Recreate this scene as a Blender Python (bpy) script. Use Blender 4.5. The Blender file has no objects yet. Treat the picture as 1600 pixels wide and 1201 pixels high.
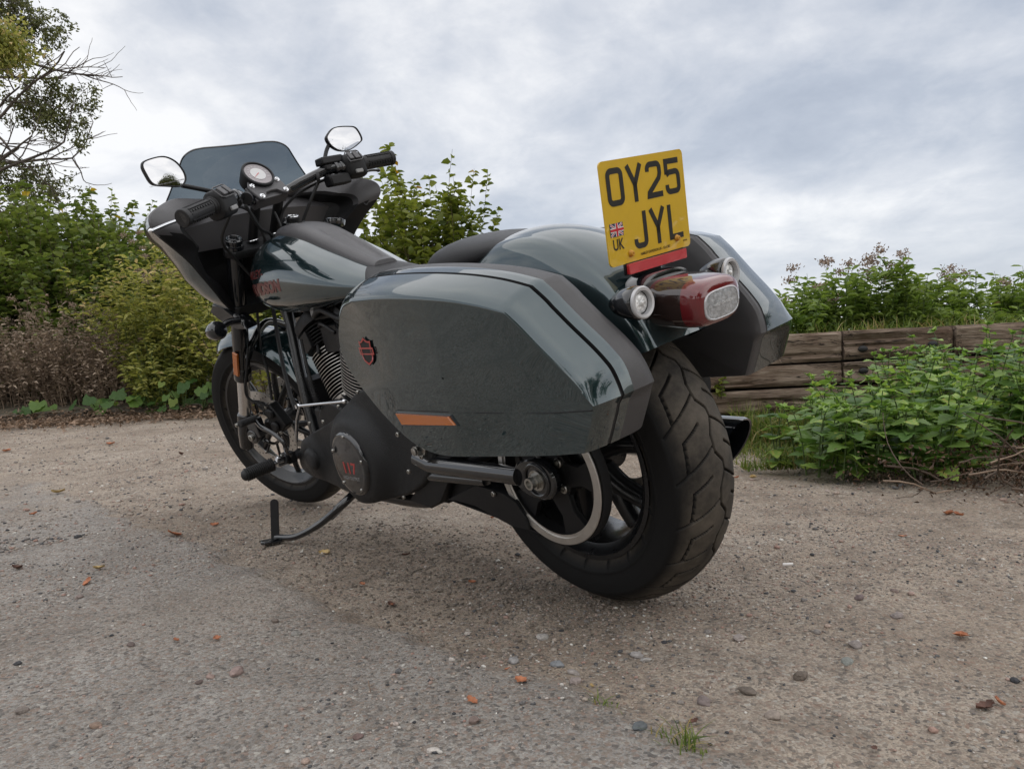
import bpy, bmesh, math, random
import numpy as np
from mathutils import Vector, Matrix, noise as mnoise

random.seed(7)
rng = np.random.default_rng(7)
SC = bpy.context.scene
COL = SC.collection
R = math.radians

# ------------------------------------------------------------------ camera, sky, sun, exposure
CAM = np.array([-1.1958, 1.2722, 0.5551])
HEAD, PITCH, ROLL, FPX = -0.6886, -0.04615, -0.05026, 1225.3
LEAN, STEER = 0.2185, 0.2720
FW = np.array([math.cos(PITCH)*math.cos(HEAD), math.cos(PITCH)*math.sin(HEAD), math.sin(PITCH)])
RT0 = np.array([math.sin(HEAD), -math.cos(HEAD), 0.0])
UP0 = np.cross(RT0, FW)
RT = math.cos(ROLL)*RT0 + math.sin(ROLL)*UP0
UP = -math.sin(ROLL)*RT0 + math.cos(ROLL)*UP0
cd = bpy.data.cameras.new('camera')
cd.sensor_width = 36.0
cd.lens = 36.0*FPX/1600.0
cd.clip_end = 2000.0
cd.clip_start = 0.05
cam = bpy.data.objects.new('camera', cd)
COL.objects.link(cam)
cam.matrix_world = Matrix(((RT[0], UP[0], -FW[0], CAM[0]), (RT[1], UP[1], -FW[1], CAM[1]), (RT[2], UP[2], -FW[2], CAM[2]), (0, 0, 0, 1)))
SC.camera = cam

SUN_EL, SUN_AZ = R(58), R(150)          # azimuth of the sun measured from +X towards +Y
world = bpy.data.worlds.new('World')
SC.world = world
world.use_nodes = True
wn, wl = world.node_tree.nodes, world.node_tree.links
wn.clear()
w_out = wn.new('ShaderNodeOutputWorld')
w_bg = wn.new('ShaderNodeBackground')
w_bg.inputs['Strength'].default_value = 0.1
w_sky = wn.new('ShaderNodeTexSky')
w_sky.sky_type = 'NISHITA'
w_sky.sun_disc = False
w_sky.sun_elevation = SUN_EL
w_sky.sun_rotation = R(90) - SUN_AZ
w_tc = wn.new('ShaderNodeTexCoord')
w_sep = wn.new('ShaderNodeSeparateXYZ')
wl.new(w_tc.outputs['Generated'], w_sep.inputs[0])
def wmath(op, a, b=None, c=None):
    n = wn.new('ShaderNodeMath'); n.operation = op
    for i, v in enumerate((a, b, c)):
        if v is None: continue
        if isinstance(v, (int, float)): n.inputs[i].default_value = v
        else: wl.new(v, n.inputs[i])
    return n.outputs[0]
zc = wmath('ADD', wmath('MAXIMUM', w_sep.outputs[2], 0.0), 0.30)
cx = wmath('DIVIDE', w_sep.outputs[0], zc)
cy = wmath('DIVIDE', w_sep.outputs[1], zc)
w_cmb = wn.new('ShaderNodeCombineXYZ')
wl.new(cx, w_cmb.inputs[0]); wl.new(cy, w_cmb.inputs[1])
def wnoise(scale, detail, rough, off, dist=0.0, stretch=(1, 1, 1), rot=0.0):
    mp = wn.new('ShaderNodeMapping')
    mp.inputs['Location'].default_value = off
    mp.inputs['Scale'].default_value = stretch
    mp.inputs['Rotation'].default_value = (0, 0, rot)
    wl.new(w_cmb.outputs[0], mp.inputs[0])
    n = wn.new('ShaderNodeTexNoise')
    n.inputs['Scale'].default_value = scale
    n.inputs['Detail'].default_value = detail
    n.inputs['Roughness'].default_value = rough
    n.inputs['Distortion'].default_value = dist
    wl.new(mp.outputs[0], n.inputs['Vector'])
    return n.outputs[0]
def wramp(src, stops):
    n = wn.new('ShaderNodeValToRGB')
    el = n.color_ramp.elements
    while len(el) < len(stops): el.new(0.5)
    for e, (p, c) in zip(el, stops):
        e.position = p; e.color = (*c, 1)
    wl.new(src, n.inputs[0])
    return n.outputs[0]
n_big = wnoise(0.50, 5, 0.50, (3.1, 1.7, 0), 0.2, (1, 1.05, 1), 0.9)
n_med = wnoise(1.7, 7, 0.56, (7.3, 2.2, 1), 0.25, (1, 1.1, 1), 0.9)
n_fin = wnoise(5.0, 7, 0.62, (1.3, 9.2, 2), 0.3, (1, 1.1, 1), 0.9)
dens = wmath('ADD', wmath('MULTIPLY', n_big, 0.50), wmath('ADD', wmath('MULTIPLY', n_med, 0.36), wmath('MULTIPLY', n_fin, 0.14)))
cloud = wramp(dens, [(0.39, (2.55, 2.88, 3.50)), (0.455, (3.30, 3.62, 4.2)), (0.515, (4.5, 4.7, 5.1)), (0.585, (6.5, 6.5, 6.55))])
# low bright band close to the horizon, where the cloud sheet thins
lowb = wmath('POWER', wmath('SUBTRACT', 1.0, wmath('MINIMUM', wmath('MULTIPLY', wmath('MAXIMUM', w_sep.outputs[2], 0.0), 2.6), 1.0)), 2.0)
w_mixl = wn.new('ShaderNodeMix'); w_mixl.data_type = 'RGBA'
wl.new(wmath('MULTIPLY', lowb, 0.42), w_mixl.inputs[0])
wl.new(cloud, w_mixl.inputs[6]); w_mixl.inputs[7].default_value = (5.6, 5.75, 6.0, 1)
w_mix = wn.new('ShaderNodeMix'); w_mix.data_type = 'RGBA'
w_mix.inputs[0].default_value = 0.93
wl.new(w_sky.outputs[0], w_mix.inputs[6]); wl.new(w_mixl.outputs[2], w_mix.inputs[7])
wl.new(w_mix.outputs[2], w_bg.inputs['Color'])
wl.new(w_bg.outputs[0], w_out.inputs[0])

sd = bpy.data.lights.new('sun', 'SUN')
sd.energy = 1.5
sd.angle = R(160)
sd.color = (1.0, 0.94, 0.86)
sun = bpy.data.objects.new('sun', sd)
COL.objects.link(sun)
sdir = Vector((math.cos(SUN_EL)*math.cos(SUN_AZ), math.cos(SUN_EL)*math.sin(SUN_AZ), math.sin(SUN_EL)))
sun.rotation_euler = sdir.to_track_quat('Z', 'Y').to_euler()
sun.location = (0, 0, 12)
SC.view_settings.view_transform = 'Standard'
SC.view_settings.look = 'None'
SC.view_settings.gamma = 1.0
SC.view_settings.use_curve_mapping = False
SC.view_settings.exposure = 0.66

# ------------------------------------------------------------------ frames: world, leaning bike, steered fork
def rot_x(a):
    c, s = math.cos(a), math.sin(a)
    return np.array([[1, 0, 0], [0, c, -s], [0, s, c]])
def rot_axis(u, a):
    u = np.array(u)/np.linalg.norm(u)
    K = np.array([[0, -u[2], u[1]], [u[2], 0, -u[0]], [-u[1], u[0], 0]])
    return np.eye(3) + math.sin(a)*K + (1-math.cos(a))*K@K
RL = rot_x(-LEAN)                       # bike frame -> world
RAKE = R(30)
S_ORG = np.array([1.615-0.044*math.cos(RAKE), 0, 0.34-0.044*math.sin(RAKE)])
S_ROT = rot_axis([-math.sin(RAKE), 0, math.cos(RAKE)], STEER)
M_LEAN = Matrix([list(r)+[0] for r in RL]+[[0, 0, 0, 1]])
_t = S_ORG - S_ROT@S_ORG
M_STEER = Matrix([list(S_ROT[i])+[_t[i]] for i in range(3)]+[[0, 0, 0, 1]])
def at(px, py, ax, v, fr='bike'):
    """point of the place seen in direction (px,py) lying on the plane ax=v of the bike, fork or world frame"""
    d = FW + RT*(px-800)/FPX - UP*(py-600.5)/FPX
    C = CAM
    if fr != 'world':
        C = C@RL; d = d@RL
    if fr == 'fork':
        C = (C-S_ORG)@S_ROT + S_ORG; d = d@S_ROT
    i = 'xyz'.index(ax)
    return C + d*(v-C[i])/d[i]
def ground_at(px, py, z=0.0): return at(px, py, 'z', z, 'world')
def depth_pt(px, py, D):
    d = FW + RT*(px-800)/FPX - UP*(py-600.5)/FPX
    return CAM + d*D

# ------------------------------------------------------------------ materials
MATS = {}
def _new(name):
    m = bpy.data.materials.new(name); m.use_nodes = True
    MATS[name] = m
    return m, m.node_tree.nodes, m.node_tree.links, m.node_tree.nodes['Principled BSDF']
def mat(name, col, rough=0.5, metal=0.0, coat=0.0, coat_rough=0.03, spec=0.5, bump=0.0, bscale=60, var=0.0, vscale=8, rvar=0.0, emit=None, trans=0.0, ior=1.45, sheen=0.0, flake=False):
    m, n, l, p = _new(name)
    p.inputs['Base Color'].default_value = (*col, 1)
    p.inputs['Roughness'].default_value = rough
    p.inputs['Metallic'].default_value = metal
    p.inputs['Coat Weight'].default_value = coat
    p.inputs['Coat Roughness'].default_value = coat_rough
    p.inputs['Specular IOR Level'].default_value = spec
    p.inputs['Transmission Weight'].default_value = trans
    p.inputs['IOR'].default_value = ior
    tc = n.new('ShaderNodeTexCoord')
    if var or rvar:
        t = n.new('ShaderNodeTexNoise'); t.inputs['Scale'].default_value = vscale; t.inputs['Detail'].default_value = 8; t.inputs['Roughness'].default_value = .65
        l.new(tc.outputs['Object'], t.inputs['Vector'])
        if var:
            mx = n.new('ShaderNodeMix'); mx.data_type = 'RGBA'
            rp = n.new('ShaderNodeMapRange'); rp.inputs['From Min'].default_value = .35; rp.inputs['From Max'].default_value = .65
            l.new(t.outputs[0], rp.inputs[0]); l.new(rp.outputs[0], mx.inputs[0])
            mx.inputs[6].default_value = (*[c*(1-var) for c in col], 1)
            mx.inputs[7].default_value = (*[min(1, c*(1+var)+var*.01) for c in col], 1)
            l.new(mx.outputs[2], p.inputs['Base Color'])
        if rvar:
            rr = n.new('ShaderNodeMapRange')
            rr.inputs['From Min'].default_value = .3; rr.inputs['From Max'].default_value = .7
            rr.inputs['To Min'].default_value = max(0.01, rough-rvar); rr.inputs['To Max'].default_value = min(1, rough+rvar)
            l.new(t.outputs[0], rr.inputs[0]); l.new(rr.outputs[0], p.inputs['Roughness'])
    if bump:
        b = n.new('ShaderNodeTexNoise'); b.inputs['Scale'].default_value = bscale; b.inputs['Detail'].default_value = 4
        l.new(tc.outputs['Object'], b.inputs['Vector'])
        bp = n.new('ShaderNodeBump'); bp.inputs['Strength'].default_value = bump; bp.inputs['Distance'].default_value = 0.002
        l.new(b.outputs[0], bp.inputs['Height']); l.new(bp.outputs[0], p.inputs['Normal'])
    return m
PAINT = mat('green_paint', (0.017, 0.039, 0.045), 0.20, 0.68, 1.0, 0.012, spec=.2, rvar=.05, vscale=30)
PAINT.node_tree.nodes['Principled BSDF'].inputs['Coat IOR'].default_value = 1.82
BLACKG = mat('gloss_black', (0.008, 0.009, 0.011), 0.12, 0.0, 1.0, 0.03, rvar=.06, vscale=20)
BLACKM = mat('matt_black', (0.010, 0.010, 0.011), 0.48, 0.0, spec=.35, bump=.15, bscale=900, rvar=.08, vscale=18)
WRINKLE = mat('wrinkle_black', (0.012, 0.0125, 0.0135), 0.42, 0.0, spec=.4, bump=1.0, bscale=420, rvar=.1, vscale=25)
PLASTIC = mat('satin_grey_black', (0.070, 0.068, 0.072), 0.38, 0.0, spec=.7, bump=.25, bscale=1200, rvar=.06, vscale=12)
DARK = mat('dark_recess', (0.012, 0.012, 0.013), 0.6, 0.0, var=.3)
RUBBER = mat('grip_rubber', (0.014, 0.014, 0.015), 0.55, 0.0, bump=.3, bscale=300, rvar=.1)
LEATHER = mat('seat_vinyl', (0.020, 0.020, 0.022), 0.42, 0.0, bump=.6, bscale=600, rvar=.06, vscale=14)
CHROME = mat('chrome', (0.75, 0.76, 0.78), 0.07, 1.0, rvar=.04, vscale=40)
STEEL = mat('zinc_steel', (0.48, 0.47, 0.44), 0.33, 1.0, var=.2, vscale=60, rvar=.12)
ALU = mat('machined_aluminium', (0.62, 0.60, 0.57), 0.36, 0.9, var=.08, vscale=30)
STANCH = mat('fork_chrome', (0.72, 0.70, 0.68), 0.22, 0.9, rvar=.05)
BELT = mat('belt_rubber', (0.014, 0.014, 0.015), 0.75)
YELLOW = mat('plate_yellow', (0.62, 0.39, 0.012), 0.35, 0.0, 1.0, .015, var=.03, vscale=30)
INK = mat('plate_ink', (0.016, 0.014, 0.012), 0.3, 0.0, .6, .05)
GOLD = mat('yellow_plastic_cap', (0.55, 0.26, 0.03), 0.35)
REDR = mat('red_reflector', (0.55, 0.012, 0.016), 0.15, 0.0, 1.0, .04, bump=.8, bscale=700)
AMBER = mat('amber_reflector', (0.46, 0.12, 0.010), 0.2, 0.0, 1.0, .04, bump=.8, bscale=700)
REDP = mat('red_badge_ink', (0.34, 0.022, 0.02), 0.35, 0.0, .5)
REDT = mat('red_tank_ink', (0.10, 0.012, 0.011), 0.35, 0.0, .6)
FBLUE = mat('flag_blue', (0.015, 0.02, 0.10), 0.3); FWHITE = mat('flag_white', (0.7, 0.7, 0.68), 0.3); FRED = mat('flag_red', (0.5, 0.02, 0.03), 0.3)
WHITEP = mat('print_white', (0.6, 0.6, 0.6), 0.5)
GREYP = mat('print_grey', (0.25, 0.25, 0.25), 0.5)
WHEELB = mat('wheel_black', (0.010, 0.0105, 0.012), 0.30, 0.0, 0.35, 0.12, rvar=.06, vscale=20)
DIAL = mat('dial_face', (0.30, 0.27, 0.28), 0.35, 0, .5)
LENSC = mat('clear_lens', (0.66, 0.68, 0.66), 0.12, 0.25, 1.0, .03, bump=1.0, bscale=190, var=.5, vscale=150)
LENSW = mat('lens_white', (0.46, 0.46, 0.48), 0.18, 0.2, 1.0, .03)
LENSR = mat('smoked_red_lens', (0.13, 0.012, 0.015), 0.1, 0.0, 1.0, .02)
LENSD = mat('smoked_lens', (0.030, 0.018, 0.016), 0.08, 0.0, 1.0, .02)
MIRROR = mat('mirror_glass', (0.54, 0.55, 0.57), 0.01, 1.0)
def glass_mat(name, tint, refl=0.05, rough=0.02):
    m, n, l, p = _new(name)
    n.remove(p)
    out = n['Material Output']
    t = n.new('ShaderNodeBsdfTransparent'); t.inputs[0].default_value = (*tint, 1)
    g = n.new('ShaderNodeBsdfGlossy'); g.inputs['Roughness'].default_value = rough
    f = n.new('ShaderNodeFresnel'); f.inputs['IOR'].default_value = 1.5
    mx = n.new('ShaderNodeMixShader')
    l.new(f.outputs[0], mx.inputs[0]); l.new(t.outputs[0], mx.inputs[1]); l.new(g.outputs[0], mx.inputs[2])
    l.new(mx.outputs[0], out.inputs[0])
    return m
SMOKE = glass_mat('smoked_screen', (0.385, 0.425, 0.455))
CLEAR = glass_mat('clear_cover', (0.93, 0.93, 0.93))

def tyre_mat():
    m, n, l, p = _new('tyre_rubber')
    tc = n.new('ShaderNodeTexCoord')
    a = n.new('ShaderNodeTexNoise'); a.inputs['Scale'].default_value = 9; a.inputs['Detail'].default_value = 10; a.inputs['Roughness'].default_value = .7
    l.new(tc.outputs['Object'], a.inputs['Vector'])
    va = n.new('ShaderNodeAttribute'); va.attribute_name = 'tread'
    mr = n.new('ShaderNodeMapRange'); mr.inputs['From Min'].default_value = .34; mr.inputs['From Max'].default_value = .72
    l.new(a.outputs[0], mr.inputs[0])
    mu = n.new('ShaderNodeMath'); mu.operation = 'MULTIPLY'; l.new(mr.outputs[0], mu.inputs[0]); l.new(va.outputs['Fac'], mu.inputs[1])
    mx = n.new('ShaderNodeMix'); mx.data_type = 'RGBA'
    l.new(mu.outputs[0], mx.inputs[0])
    mx.inputs[6].default_value = (0.004, 0.004, 0.0043, 1); mx.inputs[7].default_value = (0.115, 0.098, 0.078, 1)
    l.new(mx.outputs[2], p.inputs['Base Color'])
    p.inputs['Roughness'].default_value = .72; p.inputs['Specular IOR Level'].default_value = .3
    b = n.new('ShaderNodeTexNoise'); b.inputs['Scale'].default_value = 450; b.inputs['Detail'].default_value = 5
    l.new(tc.outputs['Object'], b.inputs['Vector'])
    bp = n.new('ShaderNodeBump'); bp.inputs['Strength'].default_value = .35; bp.inputs['Distance'].default_value = .001
    l.new(b.outputs[0], bp.inputs['Height']); l.new(bp.outputs[0], p.inputs['Normal'])
    return m
LENSP = mat('tail_clear_panel', (0.34, 0.35, 0.36), 0.15, 0.2, 1.0, .03, bump=.8, bscale=160, var=.35, vscale=120)
RIMG = mat('indicator_rim', (0.48, 0.48, 0.49), 0.3, 0.3, .5)
TYRE = tyre_mat()

def leaf_mat(name, ca, cb, cc=None, rough=.5, transl=.35, pc=.12, spec=.35):
    """colour by a random value carried by each leaf"""
    m, n, l, p = _new(name)
    out = n['Material Output']
    va = n.new('ShaderNodeAttribute'); va.attribute_name = 'rnd'
    rp = n.new('ShaderNodeValToRGB')
    el = rp.color_ramp.elements
    el[0].position = 0; el[0].color = (*ca, 1)
    el[1].position = 1-pc if cc else 1; el[1].color = (*cb, 1)
    if cc:
        e = el.new(min(1, 1-pc+.02)); e.color = (*cc, 1)
    l.new(va.outputs['Fac'], rp.inputs[0])
    l.new(rp.outputs[0], p.inputs['Base Color'])
    p.inputs['Roughness'].default_value = rough
    p.inputs['Specular IOR Level'].default_value = spec
    tr = n.new('ShaderNodeBsdfTranslucent')
    hs = n.new('ShaderNodeHueSaturation'); hs.inputs['Value'].default_value = 1.5; hs.inputs['Saturation'].default_value = 1.15
    l.new(rp.outputs[0], hs.inputs['Color']); l.new(hs.outputs[0], tr.inputs[0])
    mx = n.new('ShaderNodeMixShader'); mx.inputs[0].default_value = transl
    l.new(p.outputs[0], mx.inputs[1]); l.new(tr.outputs[0], mx.inputs[2]); l.new(mx.outputs[0], out.inputs[0])
    return m
LF_HEDGE = leaf_mat('hedge_leaf', (0.050, 0.085, 0.020), (0.220, 0.265, 0.070), (0.50, 0.36, 0.05), pc=.05)
LF_BUSH = leaf_mat('bush_leaf', (0.060, 0.095, 0.018), (0.235, 0.260, 0.060), (0.36, 0.20, 0.03), pc=.06)
LF_YEL = leaf_mat('yellowing_leaf', (0.120, 0.145, 0.030), (0.400, 0.390, 0.120), (0.50, 0.40, 0.20), pc=.15)
LF_BROWN = leaf_mat('withered_leaf', (0.150, 0.112, 0.084), (0.430, 0.340, 0.255), (0.24, 0.30, 0.09), pc=.10, transl=.15)
LF_NET = leaf_mat('nettle_leaf', (0.080, 0.155, 0.040), (0.310, 0.440, 0.110), (0.50, 0.46, 0.14), pc=.04, transl=.32, rough=.42)
LF_GRASS = leaf_mat('grass_blade', (0.055, 0.095, 0.018), (0.20, 0.25, 0.06), (0.34, 0.27, 0.12), pc=.15)
LF_TREE = leaf_mat('tree_leaf', (0.050, 0.062, 0.020), (0.190, 0.200, 0.070), transl=.25)
LF_BIG = leaf_mat('butterbur_leaf', (0.040, 0.095, 0.025), (0.12, 0.20, 0.04), (0.32, 0.26, 0.03), pc=.15)
LF_DEAD = leaf_mat('dead_leaf', (0.13, 0.06, 0.035), (0.36, 0.16, 0.075), transl=.1, rough=.6)
LF_LITTER = leaf_mat('leaf_litter', (0.09, 0.065, 0.045), (0.34, 0.235, 0.165), transl=.1, rough=.7)
LF_SEED = leaf_mat('seed_head', (0.18, 0.12, 0.09), (0.42, 0.33, 0.26), transl=.1, rough=.8)
STEMG = mat('green_stem', (0.07, 0.11, 0.03), .6, var=.3, vscale=6)
STEMB = mat('brown_stem', (0.085, 0.058, 0.040), .75, var=.4, vscale=9)
BARK = mat('bark', (0.085, 0.068, 0.055), .85, bump=1, bscale=60, var=.4, vscale=6)
TWIG = mat('dry_twig', (0.24, 0.17, 0.12), .75, var=.35, vscale=12)

# ------------------------------------------------------------------ geometry helpers
def frame_from(d):
    d = np.array(d, float); d /= np.linalg.norm(d)
    a = np.array([0, 0, 1.0]) if abs(d[2]) < .9 else np.array([1.0, 0, 0])
    u = np.cross(a, d); u /= np.linalg.norm(u)
    return u, np.cross(d, u), d
def spline(pts, n=6, closed=False):
    P = [np.array(p, float) for p in pts]
    m = len(P); out = []
    rng_ = range(m) if closed else range(m-1)
    for i in rng_:
        if closed: p0, p1, p2, p3 = P[(i-1) % m], P[i], P[(i+1) % m], P[(i+2) % m]
        else:
            p1, p2 = P[i], P[i+1]
            p0 = P[i-1] if i > 0 else 2*p1-p2
            p3 = P[i+2] if i+2 < m else 2*p2-p1
        for k in range(n):
            t = k/n
            out.append(.5*((2*p1)+(p2-p0)*t+(2*p0-5*p1+4*p2-p3)*t*t+(3*p1-p0-3*p2+p3)*t**3))
    if not closed: out.append(P[-1])
    return out
class G:
    def __init__(s): s.v = []; s.f = []; s.m = []
    def add(s, V, F, mi=0):
        o = len(s.v)
        s.v.extend([tuple(map(float, p)) for p in V])
        s.f.extend([tuple(i+o for i in f) for f in F])
        s.m.extend([mi]*len(F))
        return s
    def box(s, c, size, rot=None, mi=0, taper=1.0):
        c = np.array(c, float); h = np.array(size, float)/2
        V = []
        for z in (-1, 1):
            k = taper if z > 0 else 1
            for x, y in ((-1, -1), (1, -1), (1, 1), (-1, 1)):
                V.append(np.array([x*h[0]*k, y*h[1]*k, z*h[2]]))
        if rot is not None: V = [rot@p for p in V]
        s.add([p+c for p in V], [(0, 3, 2, 1), (4, 5, 6, 7), (0, 1, 5, 4), (1, 2, 6, 5), (2, 3, 7, 6), (3, 0, 4, 7)], mi)
        return s
    def lathe(s, p0, ax, prof, n=32, mi=0, mis=None, cap=True, sy=1.0):
        """prof: (distance along ax, radius)"""
        u, w, d = frame_from(ax); p0 = np.array(p0, float)
        V = []; F = []
        for t, r in prof:
            for k in range(n):
                a = 2*math.pi*k/n
                V.append(p0+d*t+u*(r*math.cos(a))+w*(r*sy*math.sin(a)))
        o = len(s.v); s.v.extend([tuple(p) for p in V])
        for i in range(len(prof)-1):
            for k in range(n):
                a, b = i*n+k, i*n+(k+1) % n
                s.f.append((o+a, o+b, o+b+n, o+a+n)); s.m.append(mis[i] if mis else mi)
        if cap:
            if prof[0][1] > 1e-4: s.f.append(tuple(o+k for k in reversed(range(n)))); s.m.append(mis[0] if mis else mi)
            e = (len(prof)-1)*n
            if prof[-1][1] > 1e-4: s.f.append(tuple(o+e+k for k in range(n))); s.m.append(mis[-1] if mis else mi)
        return s
    def cyl(s, a, b, r, r2=None, n=20, mi=0):
        a = np.array(a, float); b = np.array(b, float)
        L = np.linalg.norm(b-a)
        return s.lathe(a, b-a, [(0, r), (L, r if r2 is None else r2)], n, mi)
    def tube(s, pts, r, n=12, mi=0, closed=False, flat=1.0, updir=None):
        P = [np.array(p, float) for p in pts]; m = len(P)
        rr = r if hasattr(r, '__len__') else [r]*m
        T = []
        for i in range(m):
            a = P[(i-1) % m] if (i > 0 or closed) else P[0]
            b = P[(i+1) % m] if (i < m-1 or closed) else P[-1]
            t = b-a; T.append(t/(np.linalg.norm(t)+1e-12))
        u, w, _ = frame_from(T[0])
        if updir is not None:
            u = np.array(updir, float)
        V = []
        for i in range(m):
            u = u-T[i]*np.dot(u, T[i]); u /= np.linalg.norm(u)+1e-12
            w = np.cross(T[i], u)
            for k in range(n):
                a = 2*math.pi*k/n
                V.append(P[i]+u*(rr[i]*math.cos(a))+w*(rr[i]*flat*math.sin(a)))
        F = []
        for i in range(m if closed else m-1):
            j = (i+1) % m
            for k in range(n):
                k2 = (k+1) % n
                F.append((i*n+k, i*n+k2, j*n+k2, j*n+k))
        if not closed:
            F.append(tuple(reversed(range(n)))); F.append(tuple((m-1)*n+k for k in range(n)))
        s.add(V, F, mi)
        return s
    def ring(s, c, ax, Rr, r, n=48, m=10, mi=0, flat=1.0):
        u, w, d = frame_from(ax); c = np.array(c, float)
        return s.tube([c+u*Rr*math.cos(2*math.pi*k/n)+w*Rr*math.sin(2*math.pi*k/n) for k in range(n)], r, m, mi, True, flat, updir=d)
    def loft(s, loops, closed=True, cap0=False, cap1=False, mi=0, mis=None, wrap=False):
        n = len(loops[0]); V = [p for lp in loops for p in lp]; o = len(s.v)
        s.v.extend([tuple(map(float, p)) for p in V])
        L = len(loops)
        for i in range(L if wrap else L-1):
            j = (i+1) % L
            for k in range(n if closed else n-1):
                k2 = (k+1) % n
                s.f.append((o+i*n+k, o+i*n+k2, o+j*n+k2, o+j*n+k)); s.m.append(mis[i] if mis else mi)
        if cap0: s.f.append(tuple(o+k for k in reversed(range(n)))); s.m.append(mi if mis is None else mis[0])
        if cap1: s.f.append(tuple(o+(L-1)*n+k for k in range(n))); s.m.append(mi if mis is None else mis[-1])
        return s
    def prism(s, pts, ext, mi=0, bev=0.0):
        P = [np.array(p, float) for p in pts]; e = np.array(ext, float); n = len(P)
        if bev:
            c = sum(P)/n; L = np.linalg.norm(e); k = bev/L
            Q = [p+(c-p)/np.linalg.norm(c-p)*bev for p in P]
            return s.loft([Q, [p+e*k for p in P], [p+e*(1-k) for p in P], [q+e for q in Q]], True, True, True, mi)
        return s.loft([P, [p+e for p in P]], True, True, True, mi)
    def ell(s, c, r, n=20, m=12, rot=None, mi=0):
        c = np.array(c, float); V = []; F = []
        for i in range(m+1):
            ph = math.pi*i/m
            for k in range(n):
                a = 2*math.pi*k/n
                p = np.array([r[0]*math.sin(ph)*math.cos(a), r[1]*math.sin(ph)*math.sin(a), r[2]*math.cos(ph)])
                if rot is not None: p = rot@p
                V.append(c+p)
        for i in range(m):
            for k in range(n):
                F.append((i*n+k, i*n+n+k, i*n+n+(k+1) % n, i*n+(k+1) % n))
        s.add(V, F, mi)
        return s
    def bolt(s, p, d, r=.006, h=.005, mi=0):
        s.lathe(p, d, [(0, r), (h*.8, r), (h, r*.85), (h, r*.5), (h*.4, r*.45)], 12, mi)
        return s
def finish(me, smooth, mats):
    for m in (mats if isinstance(mats, (list, tuple)) else [mats]): me.materials.append(m)
    bm = bmesh.new(); bm.from_mesh(me)
    bmesh.ops.remove_doubles(bm, verts=bm.verts, dist=1e-6)
    bmesh.ops.recalc_face_normals(bm, faces=bm.faces)
    bm.to_mesh(me); bm.free()
    if smooth is not None:
        me.shade_smooth()
        me.set_sharp_from_angle(angle=R(smooth))
def obj(name, me, parent=None, label=None, kind=None, cat=None, group=None, M=None):
    o = bpy.data.objects.new(name, me); COL.objects.link(o)
    if parent is not None: o.parent = parent
    if M is not None: o.matrix_local = M
    if label: o['label'] = label
    if kind: o['kind'] = kind
    if cat: o['category'] = cat
    if group: o['group'] = group
    return o
def build(name, g, m, parent=None, smooth=38, bevel=0, M=None, **k):
    me = bpy.data.meshes.new(name)
    me.from_pydata(g.v, [], g.f)
    me.polygons.foreach_set('material_index', g.m)
    finish(me, smooth, m)
    o = obj(name, me, parent, M=M, **k)
    if bevel:
        b = o.modifiers.new('bevel', 'BEVEL'); b.width = bevel; b.segments = 2; b.limit_method = 'ANGLE'; b.angle_limit = R(40); b.harden_normals = False
    return o
def empty(name, loc=(0, 0, 0), **k):
    o = bpy.data.objects.new(name, None); COL.objects.link(o); o.location = loc; o.empty_display_size = .1
    for a, b in k.items():
        if b: o[{'cat': 'category'}.get(a, a)] = b
    return o
def text_mesh(txt, size, ex=0.0003, bold=0.0):
    c = bpy.data.curves.new('t', 'FONT'); c.body = txt; c.size = size; c.extrude = ex; c.align_x = 'CENTER'; c.align_y = 'CENTER'; c.offset = bold
    o = bpy.data.objects.new('t', c); COL.objects.link(o)
    dg = bpy.context.evaluated_depsgraph_get()
    me = bpy.data.meshes.new_from_object(o.evaluated_get(dg))
    COL.objects.unlink(o); bpy.data.objects.remove(o)
    return me
def place_text(name, txt, size, m, origin, xdir, ydir, parent, ex=.0003, sx=1.0, bold=0.0, curve=None, **k):
    me = text_mesh(txt, size, ex, bold); me.name = name
    me.materials.clear(); me.materials.append(m)
    x = np.array(xdir, float); x /= np.linalg.norm(x)
    y = np.array(ydir, float); y -= x*np.dot(x, y); y /= np.linalg.norm(y); z = np.cross(x, y)
    o0 = np.array(origin, float)
    for v in me.vertices:
        p = o0+x*v.co[0]*sx+y*v.co[1]+z*v.co[2]
        if curve: p = curve(p, v.co[2])
        v.co = p
    return obj(name, me, parent, **k)
def bcopy(src, parent=None, name=None):
    o = src.copy(); COL.objects.link(o); o.parent = parent
    return o
def np_mesh(name, V, F, m, rnd=None, smooth=True):
    """V (N,3), F (M,k) equal-sized faces; rnd per vertex"""
    me = bpy.data.meshes.new(name)
    V = np.asarray(V, np.float32); F = np.asarray(F, np.int32)
    me.vertices.add(len(V)); me.vertices.foreach_set('co', V.ravel())
    k = F.shape[1]
    me.loops.add(F.size); me.loops.foreach_set('vertex_index', F.ravel())
    me.polygons.add(len(F)); me.polygons.foreach_set('loop_start', np.arange(0, F.size, k, dtype=np.int32))
    if smooth: me.polygons.foreach_set('use_smooth', np.ones(len(F), bool))
    if rnd is not None:
        a = me.attributes.new('rnd', 'FLOAT', 'POINT'); a.data.foreach_set('value', np.asarray(rnd, np.float32))
    me.materials.append(m)
    me.update(calc_edges=True)
    me.validate()
    return me
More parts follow.
